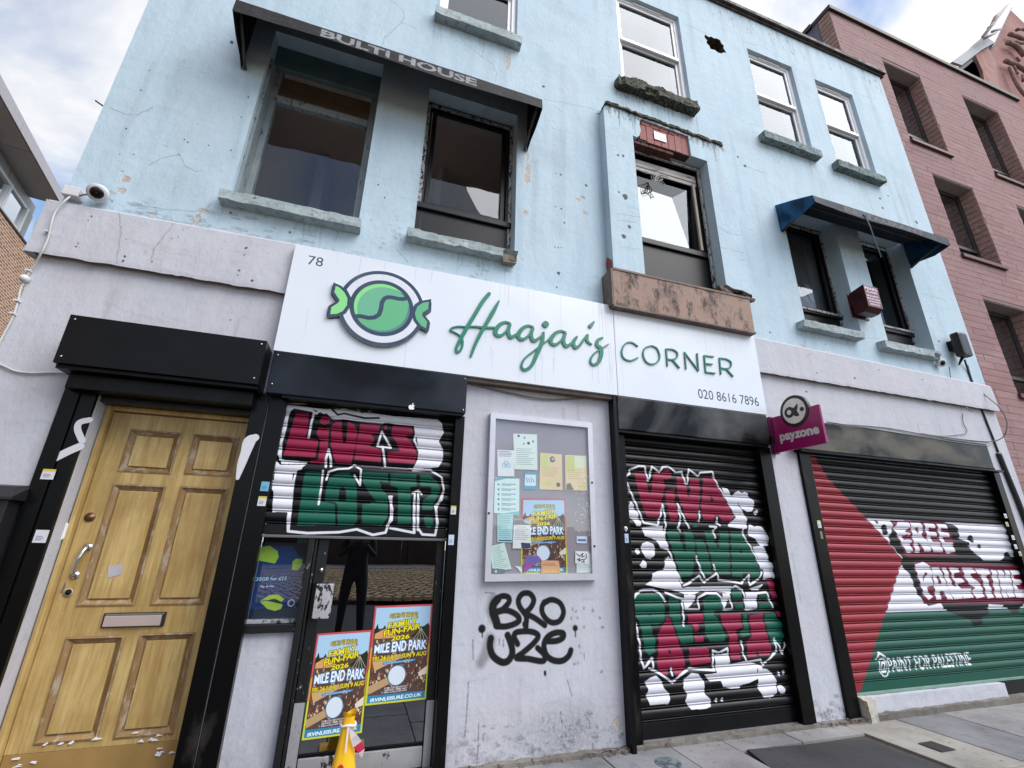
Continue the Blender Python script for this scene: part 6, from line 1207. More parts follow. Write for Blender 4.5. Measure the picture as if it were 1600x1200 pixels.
# ------------------------------------------------------------------ small things fixed to the wall
WHP = plain('white_plastic', (212, 212, 214), .4, var=.04)
def dome_camera(name, c, n, r, label, jc=None):
    c = Vector(c); n = Vector(n).normalized(); t = empty(name, c, label, 'camera', 'security cameras on the facade')
    def lathe(prof, mat, nm):
        mb = MB(); a = n.cross(Vector((0, 0, 1))).normalized(); b = n.cross(a); k = 24; v = []; f = []
        for (rr_, h) in prof: v += [c + n * h + (a * math.cos(2 * math.pi * i / k) + b * math.sin(2 * math.pi * i / k)) * rr_ for i in range(k)]
        for q in range(len(prof) - 1):
            for i in range(k): f.append((q * k + i, q * k + (i + 1) % k, (q + 1) * k + (i + 1) % k, (q + 1) * k + i))
        mb.add(v, f, 0, True); return mb.build(nm, mat, t)
    lathe([(r * .9, -r * 1.0), (r * .98, -r * .5), (r, 0), (r * .96, r * .12), (r * .66, r * .16)], WHP, 'housing')
    lathe([(r * .66, r * .15), (r * .60, r * .22), (r * .45, r * .30), (r * .2, r * .36), (.001, r * .38)], plain('smoked_dome', (12, 12, 14), .12), 'lens')
    return t
dome_camera('dome_camera', (-2.03, -.09, 3.68), (-.12 + .4, -1, -.75), .062, 'white dome camera with big black lens at the left corner of the blue wall')
tag(MB().box(-2.235, -2.14, -.075, -.0, 3.63, 3.705, 0, .006).build('junction_box', WHP), 'square white junction box beside the left dome camera', 'junction box')
tag(MB().tube(spl([(-2.145, -.05, 3.65), (-2.11, -.07, 3.655), (-2.07, -.07, 3.67)], 4), .006, 6).build('cable', plain('grey_sheath', (120, 120, 124), .5)), 'short grey lead between the junction box and left dome camera', 'cable')
dome_camera('dome_camera', (6.94, -.07, 3.70), (-.3, -1, -.6), .052, 'small white dome camera below the right hand window sill')
def wire(name, pts, r_, mat, label, y=-.012, n=5, cat='cable', group=None):
    P = [tuple(at(a, b, y)) if len(q) == 2 else tuple(at(a, b, q[2])) for q in pts for a, b in [q[:2]]]
    return tag(MB().tube(spl(P, n), r_, 7).build(name, mat), label, cat, group)
LC = plain('ivory_cable', (192, 192, 190), .5); BC = plain('black_cable', (24, 24, 26), .5); GC = plain('grey_cable', (110, 108, 112), .5)
wire('cable', [(111, 306, -.06), (100, 315, -.075), (88, 328, -.07), (81, 345, -.075), (75, 372, -.07), (66, 392, -.07), (55, 412, -.03), (44, 428), (33, 448), (28, 470), (20, 495), (6, 522), (-15, 560)], .0065, LC, 'ivory cable running down the left corner from the junction box', n=6)
wire('cable', [(-10, 565), (8, 573), (25, 580), (50, 583), (80, 582), (108, 583, -.02)], .007, LC, 'ivory cable looping in to the black box over the yellow door')
tag(dome_ := MB().tube([(-2.262, -.0, 2.965), (-2.262, -.035, 2.965), (-2.262, -.05, 2.965)], [.026, .024, .012], 14).build('bell_cap', WHP), 'white round cap on the left building corner below the cable bend', 'cap')
for k, (a, b) in enumerate(((75, 362), (45, 423), (27, 470), (20, 490))):
    p = at(a, b, -.015 if k else -.06); lb_ = ('on the band edge, topmost along the ivory corner cable', 'just below the band, second down the ivory corner cable', 'third down the ivory corner cable, near the brick wall edge', 'lowest down the ivory corner cable')[k]; tag(MB().box(p.x - .014, p.x + .014, p.y - .014, p.y + .012, p.z - .006, p.z + .006).build('cable_clip', WHP), 'small white clip ' + lb_, 'clip', 'clips along the ivory corner cable')
# floodlight, conduit and wires on the right
fl = empty('floodlight', (7.38, -.1, 3.98), 'black box floodlight at the right end of the facade with a cable below', 'floodlight')
MB().box(7.27, 7.46, -.17, -.06, 3.83, 4.17, 0, .05).build('housing', plain('black_powder_coat', (24, 24, 26), .35), fl); MB().box(7.30, 7.44, -.06, -.0, 3.95, 4.08).build('bracket', BLACK, fl)
MB().tube([(7.33, -.11, 3.83), (7.33, -.08, 3.79), (7.36, -.03, 3.75)], [.02, .016, .01], 8).build('cable_gland', BLACK, fl)
wire('cable', [(1507, 562, -.05), (1513, 580), (1527, 620), (1540, 655), (1551, 683), (1560, 707)], .011, BC, 'thick black cable dropping from the floodlight')
wire('conduit', [(1560, 708, -.02), (1572, 738, -.02), (1590, 782, -.02), (1604, 818, -.02), (1640, 910, -.02)], .03, BC, 'black conduit on the strip of wall right of the wide shutter', cat='conduit')
wire('cable', [(1512, 570), (1522, 600), (1540, 618, -.06), (1560, 635, -.16), (1572, 655, -.18), (1573, 670, -.16), (1566, 684, -.1), (1545, 690), (1500, 686), (1440, 678), (1380, 668), (1290, 661)], .006, GC, 'thin cable looping out beyond the wall and back over the wide shutter', n=8)
wire('cable', [(1483, 573, -.04), (1486, 592), (1494, 610), (1503, 626), (1513, 640, -.07), (1520, 643, -.07)], .005, GC, 'thin grey wire trailing from the right dome camera')
wire('cable', [(1504, 646), (1505, 660), (1511, 675), (1500, 679), (1470, 681), (1440, 677)], .004, GC, 'thin grey wire hanging in an arc below the lilac band')
wire('cable', [(730, 598, -.02), (790, 612, -.02), (850, 623, -.02), (905, 622, -.02), (945, 620, -.02)], .006, plain('brown_wire', (120, 104, 90), .6), 'sagging brown wire under the signboard above the noticeboard')
wire('cable', [(1292, 659), (1400, 676), (1500, 692), (1545, 697)], .005, GC, 'thin grey wire along the top of the wide shutter box', y=-.102)
mb = MB(); r = random.Random(8)
for k in range(7):
    x = 2.86 + r.uniform(-.03, .06); mb.tube(spl([(x, -.01, 5.55), (x + r.uniform(-.08, .08), -.015, 5.45), (x + r.uniform(-.1, .1), -.02, 5.36 + r.uniform(-.05, .05)), (x + r.uniform(-.05, .05), -.015, 5.42), (2.88, -.01, 5.54)], 5), .003, 5)
mb.tube(spl([(2.60, -.01, 5.50), (2.72, -.015, 5.47), (2.87, -.01, 5.54)], 5), .003, 5)
tag(mb.build('tangled_wire', plain('pale_wire', (150, 148, 146), .5)), 'tangle of thin pale wire hanging behind the tall window opening', 'wire')
# alarm box
MAR = plain('maroon_plastic', (62, 20, 26), .4, var=.12)
ab = empty('alarm_box', (5.78, -.02, 4.3), 'dark maroon bell box with white lettering between the two right windows', 'alarm box')
mb = MB(); pr = [(-.002, 4.44), (-.03, 4.47), (-.20, 4.50), (-.20, 4.20), (-.14, 4.155), (-.05, 4.155), (-.02, 4.20), (-.03, 4.27), (-.012, 4.32), (-.002, 4.34)]
axa, axb = 5.60, 5.85
mb.add([(axa, y, z) for y, z in pr] + [(axb, y, z) for y, z in pr], [tuple(range(10)), tuple(range(19, 9, -1))] + [(i, i + 10, (i + 1) % 10 + 10, (i + 1) % 10) for i in range(10)]); mb.build('cover', MAR, ab)
MB().box(5.58, 5.87, -.012, -.0005, 4.14, 4.46).build('back_plate', MAR, ab)
ca = Canvas(axa, axb, 4.2, 4.5, .0015, (.36, .11, .14)); PW = (.86, .80, .86)
for t, z, h, a, b in (('PEARL', 4.445, .036, .01, .24), ('ALARMS', 4.400, .026, .03, .22), ('SECURITY', 4.345, .024, .02, .23), ('MONITORED', 4.305, .022, .015, .235), ('24 HOURS', 4.268, .022, .03, .23), ('SERVICE', 4.230, .022, .04, .21)): fit(ca, t, (axa + a, z), (axa + b, z), h, PW, .03)
m = M('alarm_print', .4); m.col(m.canvas(ca, 'alarm_print').outputs[0]); box('lettered_face', axa + .002, axb - .002, -.2035, -.2005, 4.203, 4.497, m.m, ab)
for k in range(3): box('louvre', axa - .003, axa + .001, -.17, -.06, 4.40 - k * .035, 4.412 - k * .035, DARK, ab)
# gold lettering on the right window
mb = MB(); T_, wt = text_tris('LOUNGE BAR', .02)
for tr in T_:
    s_ = .07; k = 1.15 / wt
    mb.add([(6.45 + e * .085, .225, 5.0 - a * k * .66) for a, e in tr], [(0, 1, 2)])
o = mb.build('gold_lettering', plain('gold_vinyl', (190, 172, 96), .5), B)
# plastic sheet behind the left one of the pair
mb = MB(); n = 24; v = []; f = []
for j in range(n + 1):
    for i in range(n + 1):
        x = 4.86 + .74 * i / n; z = 4.28 + 1.15 * j / n; v.append((x, .30 + .03 * mnoise.noise(Vector((x * 4, z * 2, 1))) + .02 * mnoise.noise(Vector((x * 14 + z * 3, z * 5, 4))), z))
for j in range(n):
    for i in range(n): a = j * (n + 1) + i; f.append((a, a + 1, a + n + 2, a + n + 1))
mb.add(v, f, 0, True); tag(mb.build('plastic_sheet', plain('milky_polythene', (120, 128, 128), .25, var=.2, sc=3)), 'crumpled milky plastic sheet hung inside the window left of the alarm box', 'plastic sheet')
# projecting sign
PX = 3.925; PINK = plain('magenta_sign', (152, 22, 98), .3, var=.05)
ps = empty('projecting_sign', (PX, -.3, 2.3), 'magenta projecting payment sign with a round black and white emblem', 'sign')
Y_ = lambda px, py: atx(px, py, PX - .012)
q = [Y_(1205, 653), Y_(1279, 634), Y_(1292, 693.5), Y_(1212, 706)]
cz = [(p.y, p.z) for p in q]
yt0, yt1 = -.015, cz[1][0]; zt_, zb2 = 2.655, 2.295
MB().box(PX - .012, PX + .012, cz[1][0], -.012, zb2, zt_, 0, .003).build('sign_panel', PINK, ps); MB().box(PX - .03, PX + .03, -.05, -.002, zb2 - .01, zt_ + .012, 0, .004).build('wall_flange', plain('magenta_flange', (112, 16, 72), .35), ps)
cc = atx(1240, 642, PX - .02); RR = .155
def disc(mb, c, r_, x0, x1, mi=0, n=40): 
    v = [(x0, c[0] + r_ * math.cos(2 * math.pi * k / n), c[1] + r_ * math.sin(2 * math.pi * k / n)) for k in range(n)] + [(x1, c[0] + r_ * math.cos(2 * math.pi * k / n), c[1] + r_ * math.sin(2 * math.pi * k / n)) for k in range(n)]
    mb.add(v, [tuple(range(n)), tuple(range(2 * n - 1, n - 1, -1))] + [(k, k + n, (k + 1) % n + n, (k + 1) % n) for k in range(n)], mi)
BKP = plain('black_sign_plastic', (22, 22, 24), .4); WHS = plain('cream_sign_plastic', (236, 232, 226), .4)
mb = MB(); disc(mb, (cc.y, cc.z), RR, PX - .016, PX + .016); mb.build('emblem_rim', BKP, ps); mb = MB(); disc(mb, (cc.y, cc.z), RR * .80, PX - .019, PX + .019); mb.build('emblem_disc', WHS, ps)
def yz(px, py): p = atx(px, py, PX - .021); return (p.y, p.z)
def zpay(x, y_): return yz(1200 + x / 4, 500 + y_ / 4)
mb = MB()
def polyx(mb, P, x0, x1, mi=0):
    n = len(P); mb.add([(x0, y, z) for y, z in P] + [(x1, y, z) for y, z in P], [tuple(range(n)), tuple(range(2 * n - 1, n - 1, -1))] + [(k, k + n, (k + 1) % n + n, (k + 1) % n) for k in range(n)], mi)
c1_ = zpay(132, 578); disc(mb, c1_, .052, PX - .0215, PX - .018); polyx(mb, [zpay(130, 540), zpay(160, 550), zpay(182, 522), zpay(184, 545), zpay(178, 565), zpay(196, 595), zpay(175, 602), zpay(150, 590), zpay(135, 612)], PX - .0222, PX - .018)
disc(mb, zpay(211, 556), .021, PX - .0215, PX - .018); mb.build('emblem_mark', BKP, ps)
mb = MB(); disc(mb, c1_, .024, PX - .0232, PX - .0175); mb.build('emblem_eye', WHS, ps)
a, b = zpay(74, 762), zpay(322, 712); T_, wt = text_tris('payzone', .05); k = (b[0] - a[0]) / wt; s_ = (b[1] - a[1]) / wt; hh = .118
mb = MB()
for i_t, tr in enumerate(T_): mb.add([(PX - .0135, a[0] + e_[0] * k, a[1] + .012 + e_[0] * s_ + e_[1] * hh) for e_ in tr], [(0, 1, 2)])
mb.build('lettering', WHP, ps)
# stickers
def sticker(px, py, w_, h_, y, rgb, label, top=None, cat='sticker', kind='sticker'):
    p = at(px, py, y); o = MB().box(p.x - w_ / 2, p.x + w_ / 2, y - .0015, y, p.z - h_ / 2, p.z + h_ / 2)
    m_ = [plain('sticker_paper', rgb, .5, var=.05)]
    if top: o.box(p.x - w_ / 2, p.x + w_ / 2, y - .0019, y - .0016, p.z + h_ * .28, p.z + h_ / 2, 1); m_.append(plain('sticker_head', top, .5, var=.05))
    for q_ in range(3): o.box(p.x - w_ * .35, p.x + w_ * (.15 + .1 * (q_ % 2)), y - .0021, y - .0017, p.z - h_ * (.02 + .14 * q_), p.z - h_ * (.02 + .14 * q_) + .003, len(m_))
    m_.append(plain('sticker_ink', (96, 100, 120), .6)); ob = o.build(kind, m_); return tag(ob, label, cat, 'stickers on the shutter rails')
WS = (206, 206, 212); YS = (206, 186, 70)
sticker(75.5, 741, .062, .06, -.0405, WS, 'sticker with yellow head high on the rail left of the yellow door', YS)
sticker(64, 838, .062, .07, -.0305, WS, 'plain white sticker low on the rail left of the yellow door')
sticker(414, 760, .05, .062, -.0115, (104, 168, 196), 'blue sticker on the rail left of the graffiti reading LOST')
sticker(409.5, 783, .05, .062, -.0115, WS, 'yellow headed sticker under the blue one left of the shop shutter', YS)
sticker(708.5, 797, .04, .062, -.0305, WS, 'yellow headed sticker right of the shop shutter', YS)
sticker(705, 843.5, .04, .07, -.0305, (190, 204, 222), 'pale blue sticker right of the shop door top')
sticker(979, 841, .035, .072, -.0305, (176, 196, 226), 'pale blue sticker on the left rail of the VIVA shutter')
p = at(977.5, 826, -.031); o = MB().tube([(p.x, -.034, p.z), (p.x, -.030, p.z)], .018, 16).tube([(p.x, -.036, p.z), (p.x, -.034, p.z)], .008, 12, 1).build('sticker', [WHP, DARK]); tag(o, 'round white lock disc above the pale blue sticker on the VIVA shutter rail', 'lock')
sticker(1280, 819, .045, .07, -.0305, WS, 'yellow headed sticker on the left rail of the flag shutter', YS); sticker(1283.5, 836, .03, .07, -.0305, (120, 118, 104), 'faded grey sticker under the yellow headed one by the flag')
for (a, b), l_ in zip(((1571, 806), (1573.5, 819), (1583, 840), (1587, 854), (1594, 865)), ('topmost of five stickers down the right rail of the flag shutter', 'second from the top of five stickers right of the flag', 'third of five stickers right of the flag, widest', 'fourth from the top of five stickers right of the flag', 'lowest of five stickers right of the flag, yellowish')):
    sticker(a, b, .05, .05, -.0305, (180, 176, 150) if b in (865, 819) else WS, l_)
# letter box on the left wall
mbx = empty('wall_mailbox', (-1.98, -.1, 1.1), 'black metal mailbox with flared lid cut off by the left edge', 'mailbox')
BMX = plain('mailbox_black', (30, 30, 33), .45)
MB().box(-2.14, -1.855, -.13, -.002, 1.08, 1.56, 0, .004).build('body', BMX, mbx)
mb = MB(); mb.add([(-2.17, -.16, 1.575), (-1.83, -.16, 1.575), (-1.83, -.002, 1.575), (-2.17, -.002, 1.575), (-2.12, -.10, 1.635), (-1.865, -.10, 1.635), (-1.83, -.002, 1.65), (-2.17, -.002, 1.65), (-2.17, -.16, 1.56), (-1.83, -.16, 1.56), (-1.83, -.002, 1.56), (-2.17, -.002, 1.56)], [(0, 1, 5, 4), (4, 5, 6, 7), (1, 2, 6, 5), (0, 4, 7, 3), (8, 9, 1, 0), (9, 10, 2, 1), (11, 8, 0, 3), (8, 11, 10, 9)]); mb.build('lid', BMX, mbx)
# yellow cone with tied tape, in front of the shop door
yc = plain('yellow_pvc', (232, 180, 24), .4, var=.08)
cx_, cy_ = .135, -.28; cn = empty('warning_cone', (cx_, cy_, 0), 'tall yellow plastic cone with blue oval, standing before the shop door', 'cone')
apx = at(546, 1117, cy_); cx_ = apx.x
mb = MB(); tiers = [(.50, .034), (.44, .037), (.36, .048), (.24, .068), (.12, .092), (.0, .118)]; tiers = [(z * apx.z / .50, w_) for z, w_ in tiers]; v = []; f = []
for z, w_ in tiers:
    for k in range(16): t = 2 * math.pi * k / 16; sx_ = abs(math.cos(t)) ** .6 * (1 if math.cos(t) > 0 else -1); sy_ = abs(math.sin(t)) ** .6 * (1 if math.sin(t) > 0 else -1); v.append((cx_ + w_ * sx_ * .9, cy_ + w_ * sy_ * .8, z))
for q in range(len(tiers) - 1):
    for k in range(16): f.append((q * 16 + k, (q + 1) * 16 + k, (q + 1) * 16 + (k + 1) % 16, q * 16 + (k + 1) % 16))
mb.add(v, f, 0, True); mb.box(cx_ - .15, cx_ + .15, cy_ - .14, cy_ + .14, -.0, .02, 0, .006); mb.build('body', yc, cn)
mb = MB(); zt0 = apx.z
for k in range(16):
    t0, t1 = 2 * math.pi * k / 16, 2 * math.pi * (k + 1) / 16; h0, h1 = .012 * math.sin(t0 * 2) + .012, .012 * math.sin(t1 * 2) + .012
    a_ = [(cx_ + .031 * math.cos(t0), cy_ + .028 * math.sin(t0), zt0 - .004), (cx_ + .031 * math.cos(t1), cy_ + .028 * math.sin(t1), zt0 - .004), (cx_ + .037 * math.cos(t1), cy_ + .033 * math.sin(t1), zt0 + h1), (cx_ + .037 * math.cos(t0), cy_ + .033 * math.sin(t0), zt0 + h0)]; mb.add(a_, [(0, 1, 2, 3)])
mb.build('rim', yc, cn)
def on_face(u, z):                                              # point on the front of the cone
    t = z / zt0; w_ = .118 + (.034 - .118) * t; return (cx_ + u * w_ * .78, cy_ - w_ * .8 - .003, z)
mb = MB(); RDC = plain('red_print', (176, 24, 44), .4); TEL = plain('teal_print', (24, 96, 122), .4)
oc = .10; ring = [(-.28 + .62 * math.cos(t), oc + (.13) * math.sin(t) + .0) for t in [2 * math.pi * k / 28 for k in range(28)]]; inn = [(-.28 + .44 * math.cos(t), oc - .004 + (.107) * math.sin(t)) for t in [2 * math.pi * k / 28 for k in range(28)]]
mb.add([on_face(a, b) for a, b in ring], [tuple(range(28))], 0); mb.build('red_oval', RDC, cn)
mb = MB(); mb.add([(p[0], p[1] - .002, p[2]) for p in [on_face(a, b) for a, b in inn]], [tuple(range(28))], 0); mb.build('teal_oval', TEL, cn)
mb = MB(); zr = zt0 - .045; mb.tube([(cx_ + .040 * math.cos(t), cy_ + .036 * math.sin(t), zr + .004 * math.sin(3 * t)) for t in [2 * math.pi * k / 16 for k in range(17)]], .007, 6, 0, False)
tape = [(.010, -.042, zr), (.035, -.06, zr - .045), (.06, -.055, zr - .085), (.085, -.06, zr - .115), (.09, -.05, zr - .15)]
wds = [.006, .026, .034, .026, .004]; L_, R_ = [], []
for (a, b, c), w_ in zip(tape, wds): L_.append((cx_ + a - w_ * .6, cy_ + b, c - w_ * .3)); R_.append((cx_ + a + w_ * .6, cy_ + b - .006, c + w_ * .5))
for k in range(4): mb.add([L_[k], R_[k], R_[k + 1], L_[k + 1]], [(0, 1, 2, 3)], 0 if k < 1 else (1 if k == 2 else 0))
mb.add([(cx_ - .005, cy_ - .045, zr), (cx_ + .006, cy_ - .046, zr), (cx_ + .004, cy_ - .06, zr - .11), (cx_ - .004, cy_ - .06, zr - .12)], [(0, 1, 2, 3)], 0)
tag(mb.build('barrier_tape', [plain('white_tape', (222, 214, 216), .4), plain('red_tape', (206, 40, 76), .4)]), 'torn red and white barrier tape knotted round the top of the yellow cone', 'tape')

# ------------------------------------------------------------------ long-brick building on the right
RB = empty('brick_building', (11, .47, 0), 'taller brown red building in long thin bricks with deep set windows', 'building')
yb = .47; Wb = [(9.20, 10.33, 8.84, 11.0), (11.72, 12.98, 8.80, 11.05), (9.50, 10.66, 6.31, 8.12), (12.02, 13.2, 6.3, 8.1), (9.66, 10.84, 3.75, 5.48), (12.25, 13.4, 3.7, 5.45)]
BX0, BX1, BZT = 7.95, 14.12, 11.86
MORT = plain('red_mortar', (128, 102, 101), .9, var=.15); m = M('long_brick', .85, 0, .2)
oi = m.n('ShaderNodeObjectInfo'); c = m.mix(oi.outputs['Random'], lin((138, 106, 106)), lin((160, 128, 126))); c = m.mix(m.ramp(m.noise(1.3, 5), .3, .7), c, lin((150, 122, 122))); c = m.mix(m.ramp(m.noise(26, 7, .7, (.3, 1, 1.5)), .5, .75), c, lin((132, 103, 102))); c = m.mix(m.ramp(m.noise(8, 3, .5, (.12, 1, 8)), .67, .70), c, lin((186, 170, 168)))
m.col(c).bump(m.noise(34, 6, .7), .4, .006); LB = m.m
mb = MB(); holed(mb, BX0, BX1, -.1, BZT, Wb, yb, .42); mb.box(BX0, BX0 + .02, yb + .001, 12, -.1, BZT); mb.box(BX1 - .02, BX1, yb + .001, 12, -.1, BZT); mb.build('wall', MORT, RB)
bh, bl = .118, .62; cand = []
rb_ = random.Random(21); j = 0; z = .0
while z < BZT - .05:
    x = BX0 + .01 - rb_.uniform(0, .4)
    while x < BX1 - .02:
        L0 = bl * rb_.choice([.6, .85, 1, 1, 1.2]); a, b = max(x, BX0 + .004), min(x + L0, BX1 - .004); segs = [(a, b)]
        for (wa, wb, wc, wd) in Wb:
            if z + bh > wc and z < wd:
                ns = []
                for s_, e_ in segs:
                    if e_ <= wa or s_ >= wb: ns.append((s_, e_))
                    else:
                        if s_ < wa: ns.append((s_, wa))
                        if e_ > wb: ns.append((wb, e_))
                segs = ns
        for s_, e_ in segs:
            if e_ - s_ > .04: cand.append((s_, e_, z))
        x += L0
    z += bh; j += 1
from bpy_extras.object_utils import world_to_camera_view
bpy.context.view_layer.update()
def seen(x, y, z): q = world_to_camera_view(SC, cam, Vector((x, y, z))); return 0 < q.x < 1 and 0 < q.y < 1 and q.z > 0
edge_ok = lambda x, z: x > BX0 + .06
vis = sorted([c for c in cand if seen((c[0] + c[1]) / 2, yb, c[2] + .05)], key=lambda c: (Vector((c[0], yb, c[2])) - CAM).length)
near = set(vis[:270]); rest = [c for c in cand if c not in near]
mesh_cache = {}
for (s_, e_, z) in vis[:270]:
    L0 = round(e_ - s_ - .006, 2)
    if L0 not in mesh_cache:
        t = MB().box(0, L0 + .002, -.005, .01, .0025, bh - .0025, 0, .0015); o = t.build('brick', LB, RB); mesh_cache[L0] = o.data; o.location = (s_ + .003, yb - random.uniform(0, .003), z)
    else: link('brick', mesh_cache[L0], RB, (s_ + .003, yb - random.uniform(0, .003), z))
mb = MB()
for (s_, e_, z) in rest: mb.box(s_ + .002, e_ - .002, yb - .005 - rb_.uniform(0, .003), yb + .01, z + .0025, z + bh - .0025)
tag(mb.build('bricks', LB, RB), kind='stuff')
# reveals lined with brick on end, sills and sashes
REV = m_rev = M('reveal_brick', .9, 0, .2); c = m_rev.mix(m_rev.ramp(m_rev.noise(3, 4), .3, .7), lin((158, 128, 118)), lin((138, 110, 103))); c = m_rev.mix(m_rev.ramp(m_rev.noise(11, 4, .6, (1, 1, 2.2)), .5, .7), c, lin((178, 150, 140))); m_rev.col(c).bump(m_rev.noise(30, 5), .4, .005); REV = m_rev.m
SOF = plain('grey_soffit', (140, 132, 128), .8, var=.1); FRM = plain('bronze_frame', (64, 58, 58), .5, .3); CUR = plain('grey_blind', (120, 116, 120), .8, var=.1)
SK = glass('cool_window_glass', (.4, .42, .45), 1.8, .10)
for k, (wa, wb, wc, wd) in enumerate(Wb):
    f = MB(); frame_mb(wa + .01, wb - .01, wc + .01, wd - .02, yb + .22, .05, .05, f); f = f.build('window', FRM, RB)
    mb = MB(); z = wc + .04
    while z < wd - .03: mb.box(wb - .012, wb - .001, yb + .004, yb + .215, z, min(z + .105, wd - .02)); z += .118
    mb.build('reveal_bricks', REV, f)
    box('soffit', wa + .001, wb - .013, yb + .01, yb + .215, wd - .015, wd - .001, SOF, f); box('sill', wa - .02, wb + .05, yb - .05, yb + .21, wc - .05, wc + .02, plain('brown_sill', (86, 50, 46), .6), f, .006)
    zr = wc + (wd - wc) * .26; box('transom', wa + .06, wb - .06, yb + .215, yb + .27, zr - .03, zr + .03, FRM, f)
    MB().quad((wa + .06, yb + .245, wc + .06), (wb - .06, yb + .245, wc + .06), (wb - .06, yb + .245, wd - .07), (wa + .06, yb + .245, wd - .07)).build('pane', SK, f)
    box('blind', wa + .05, wb - .05, yb + .36, yb + .37, wc, wd, CUR, f)
MB().box(BX0 - .03, BX1 + .05, yb - .06, yb + .35, BZT, BZT + .11, 0, .01).box(BX0 - .06, BX0 + .25, yb + .351, 12, BZT + .001, BZT + .109).build('coping', plain('dark_brown_coping', (48, 38, 37), .6, .2), RB)
box('side_cladding', BX0 - .012, BX0 - .001, yb + .25, 12, 9.3, BZT - .002, plain('slate_cladding', (86, 86, 98), .6), RB); 
mb = MB(); z = 9.4
while z < BZT - .05: mb.box(BX0 - .008, BX0 + .0, yb + .002, yb + .24, z, z + .10); z += .118
mb.build('corner_bricks', REV, RB)
# ------------------------------------------------------------------ gabled brick house beyond
GH = empty('gabled_house', (24, 4, 0), 'old red brick house with a pale gable verge rising behind the long-brick building', 'building')
K = lambda P, y=3.0: zm(1460, 0, 6.667, P, y)
RBK = M('old_red_brick', .9, 0, .2); c = RBK.mix(RBK.ramp(RBK.noise(.5, 5), .35, .65), lin((148, 106, 102)), lin((168, 128, 122))); c = RBK.mix(RBK.ramp(RBK.noise(4, 7, .7, (.6, 1, 2)), .45, .7), c, lin((136, 98, 94))); RBK.col(c).bump(RBK.noise(8, 5), .5, .03); RBK = RBK.m
mb = MB(); mb.prism(K([(752, 62), (1000, 300), (1100, 1400), (900, 1400), (690, 1400), (520, 510), (560, 530)]), 3.0, 3.5); mb.build('gable_wall', RBK, GH)
mb = MB(); mb.prism(K([(395, 590), (515, 500), (600, 640), (700, 1300), (560, 1300), (470, 760)]), 2.9, 3.3); mb.build('corner_pier', worn('orange_brick', (160, 108, 98), (134, 98, 92), .5, .9, 2.5), GH)
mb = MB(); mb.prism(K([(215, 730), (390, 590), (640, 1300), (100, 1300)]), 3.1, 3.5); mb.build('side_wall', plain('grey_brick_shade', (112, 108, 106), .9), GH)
mb = MB(); Pk = K([(395, 600), (225, 735)]); base = K([(600, 880), (500, 1000)])
for k in range(11):
    t = k / 11; a = (K([(395 + 190 * t, 605 + 270 * t)])[0]); b = (K([(235 + 300 * t, 735 + 190 * t)])[0]); mb.prism([a, (a[0] + .03, a[1] - .28), (b[0] + .03, b[1] - .28), b], 3.0, 3.09)
mb.build('brick_course', plain('pale_grey_brick', (140, 138, 134), .9, var=.2), GH)
mb = MB(); mb.prism(K([(750, 58), (770, 92), (575, 490), (470, 440)]), 2.85, 2.98); mb.build('verge', plain('white_verge', (196, 200, 212), .6), GH)
mb = MB(); mb.prism(K([(770, 92), (780, 100), (590, 500), (560, 520), (575, 490)]), 2.88, 2.99); mb.build('verge_shadow_board', plain('slate_blue_board', (84, 88, 100), .7), GH)
mb = MB(); mb.prism(K([(500, 385), (475, 440), (560, 495), (420, 575), (215, 735), (110, 700), (300, 560), (360, 500)]), 2.78, 2.86); mb.build('lower_roof', plain('pale_slate', (150, 152, 158), .7, var=.15, sc=1.2), GH)
mb = MB()
for a, b in (((500, 385), (750, 58)), ((600, 330), (690, 300)), ((560, 290), (620, 250)), ((520, 400), (640, 340)), ((610, 220), (690, 120))): P = K([a, b], 2.5); mb.tube([(P[0][0], 2.5, P[0][1]), (P[1][0], 2.5, P[1][1])], .05, 6)
mb.build('slate_edges', plain('rough_slate', (172, 160, 156), .9), GH)
box('house_body', 23.2, 32, 3.7, 9, 0, 17.5, RBK, GH)
DT = plain('dark_terracotta', (132, 104, 98), .9, var=.3)
for P, w_ in (([(785, 355), (870, 380), (940, 420)], .26), ([(860, 310), (920, 300), (980, 330)], .22), ([(765, 445), (850, 480), (940, 580)], .28), ([(840, 440), (930, 450)], .2), ([(740, 635), (860, 680), (960, 745)], .26), ([(855, 595), (890, 640)], .14), ([(780, 700), (800, 750), (850, 860), (900, 940), (960, 1010)], .18), ([(830, 690), (870, 770)], .12), ([(925, 780), (930, 840)], .2)):
    q = K(P, 2.8); MB().tube(spl([(a, 2.8, b) for a, b in q], 4), w_ * .34, 8).build('terracotta_ornament', DT, GH)
# ------------------------------------------------------------------ modern block across the side street on the left
d2 = Vector((-.185, .983, 0)).normalized(); n2_ = Vector((-.983, -.185, 0)).normalized()
DW = 8.0; zb1 = 1.385 + 8.615 * DW / 7.71; zb2_ = 1.385 + 8.615 * DW / 6.72; OH = .72; zfa = 1.385 + 8.615 * (DW - OH) / 5.93
LBd = empty('modern_block', (-9, 8, 0), 'modern brick block with a ribbon window and a deep grey flat roof overhang', 'building')
c0 = Vector((CAM.x, CAM.y, 0))
def wp(s_, off, z): p = c0 + d2 * s_ + n2_ * off; return (p.x, p.y, z)
def s_of(px, py, off): p = atp(px, py, c0 + n2_ * off, n2_); return (p - c0).dot(d2), p.z
def slab(mb, s0, s1, o0, o1, z0, z1, mi=0): mb.add([wp(s_, o, z) for z in (z0, z1) for o in (o0, o1) for s_ in (s0, s1)], [(0, 2, 3, 1), (4, 5, 7, 6), (0, 1, 5, 4), (1, 3, 7, 5), (3, 2, 6, 7), (2, 0, 4, 6)], mi)
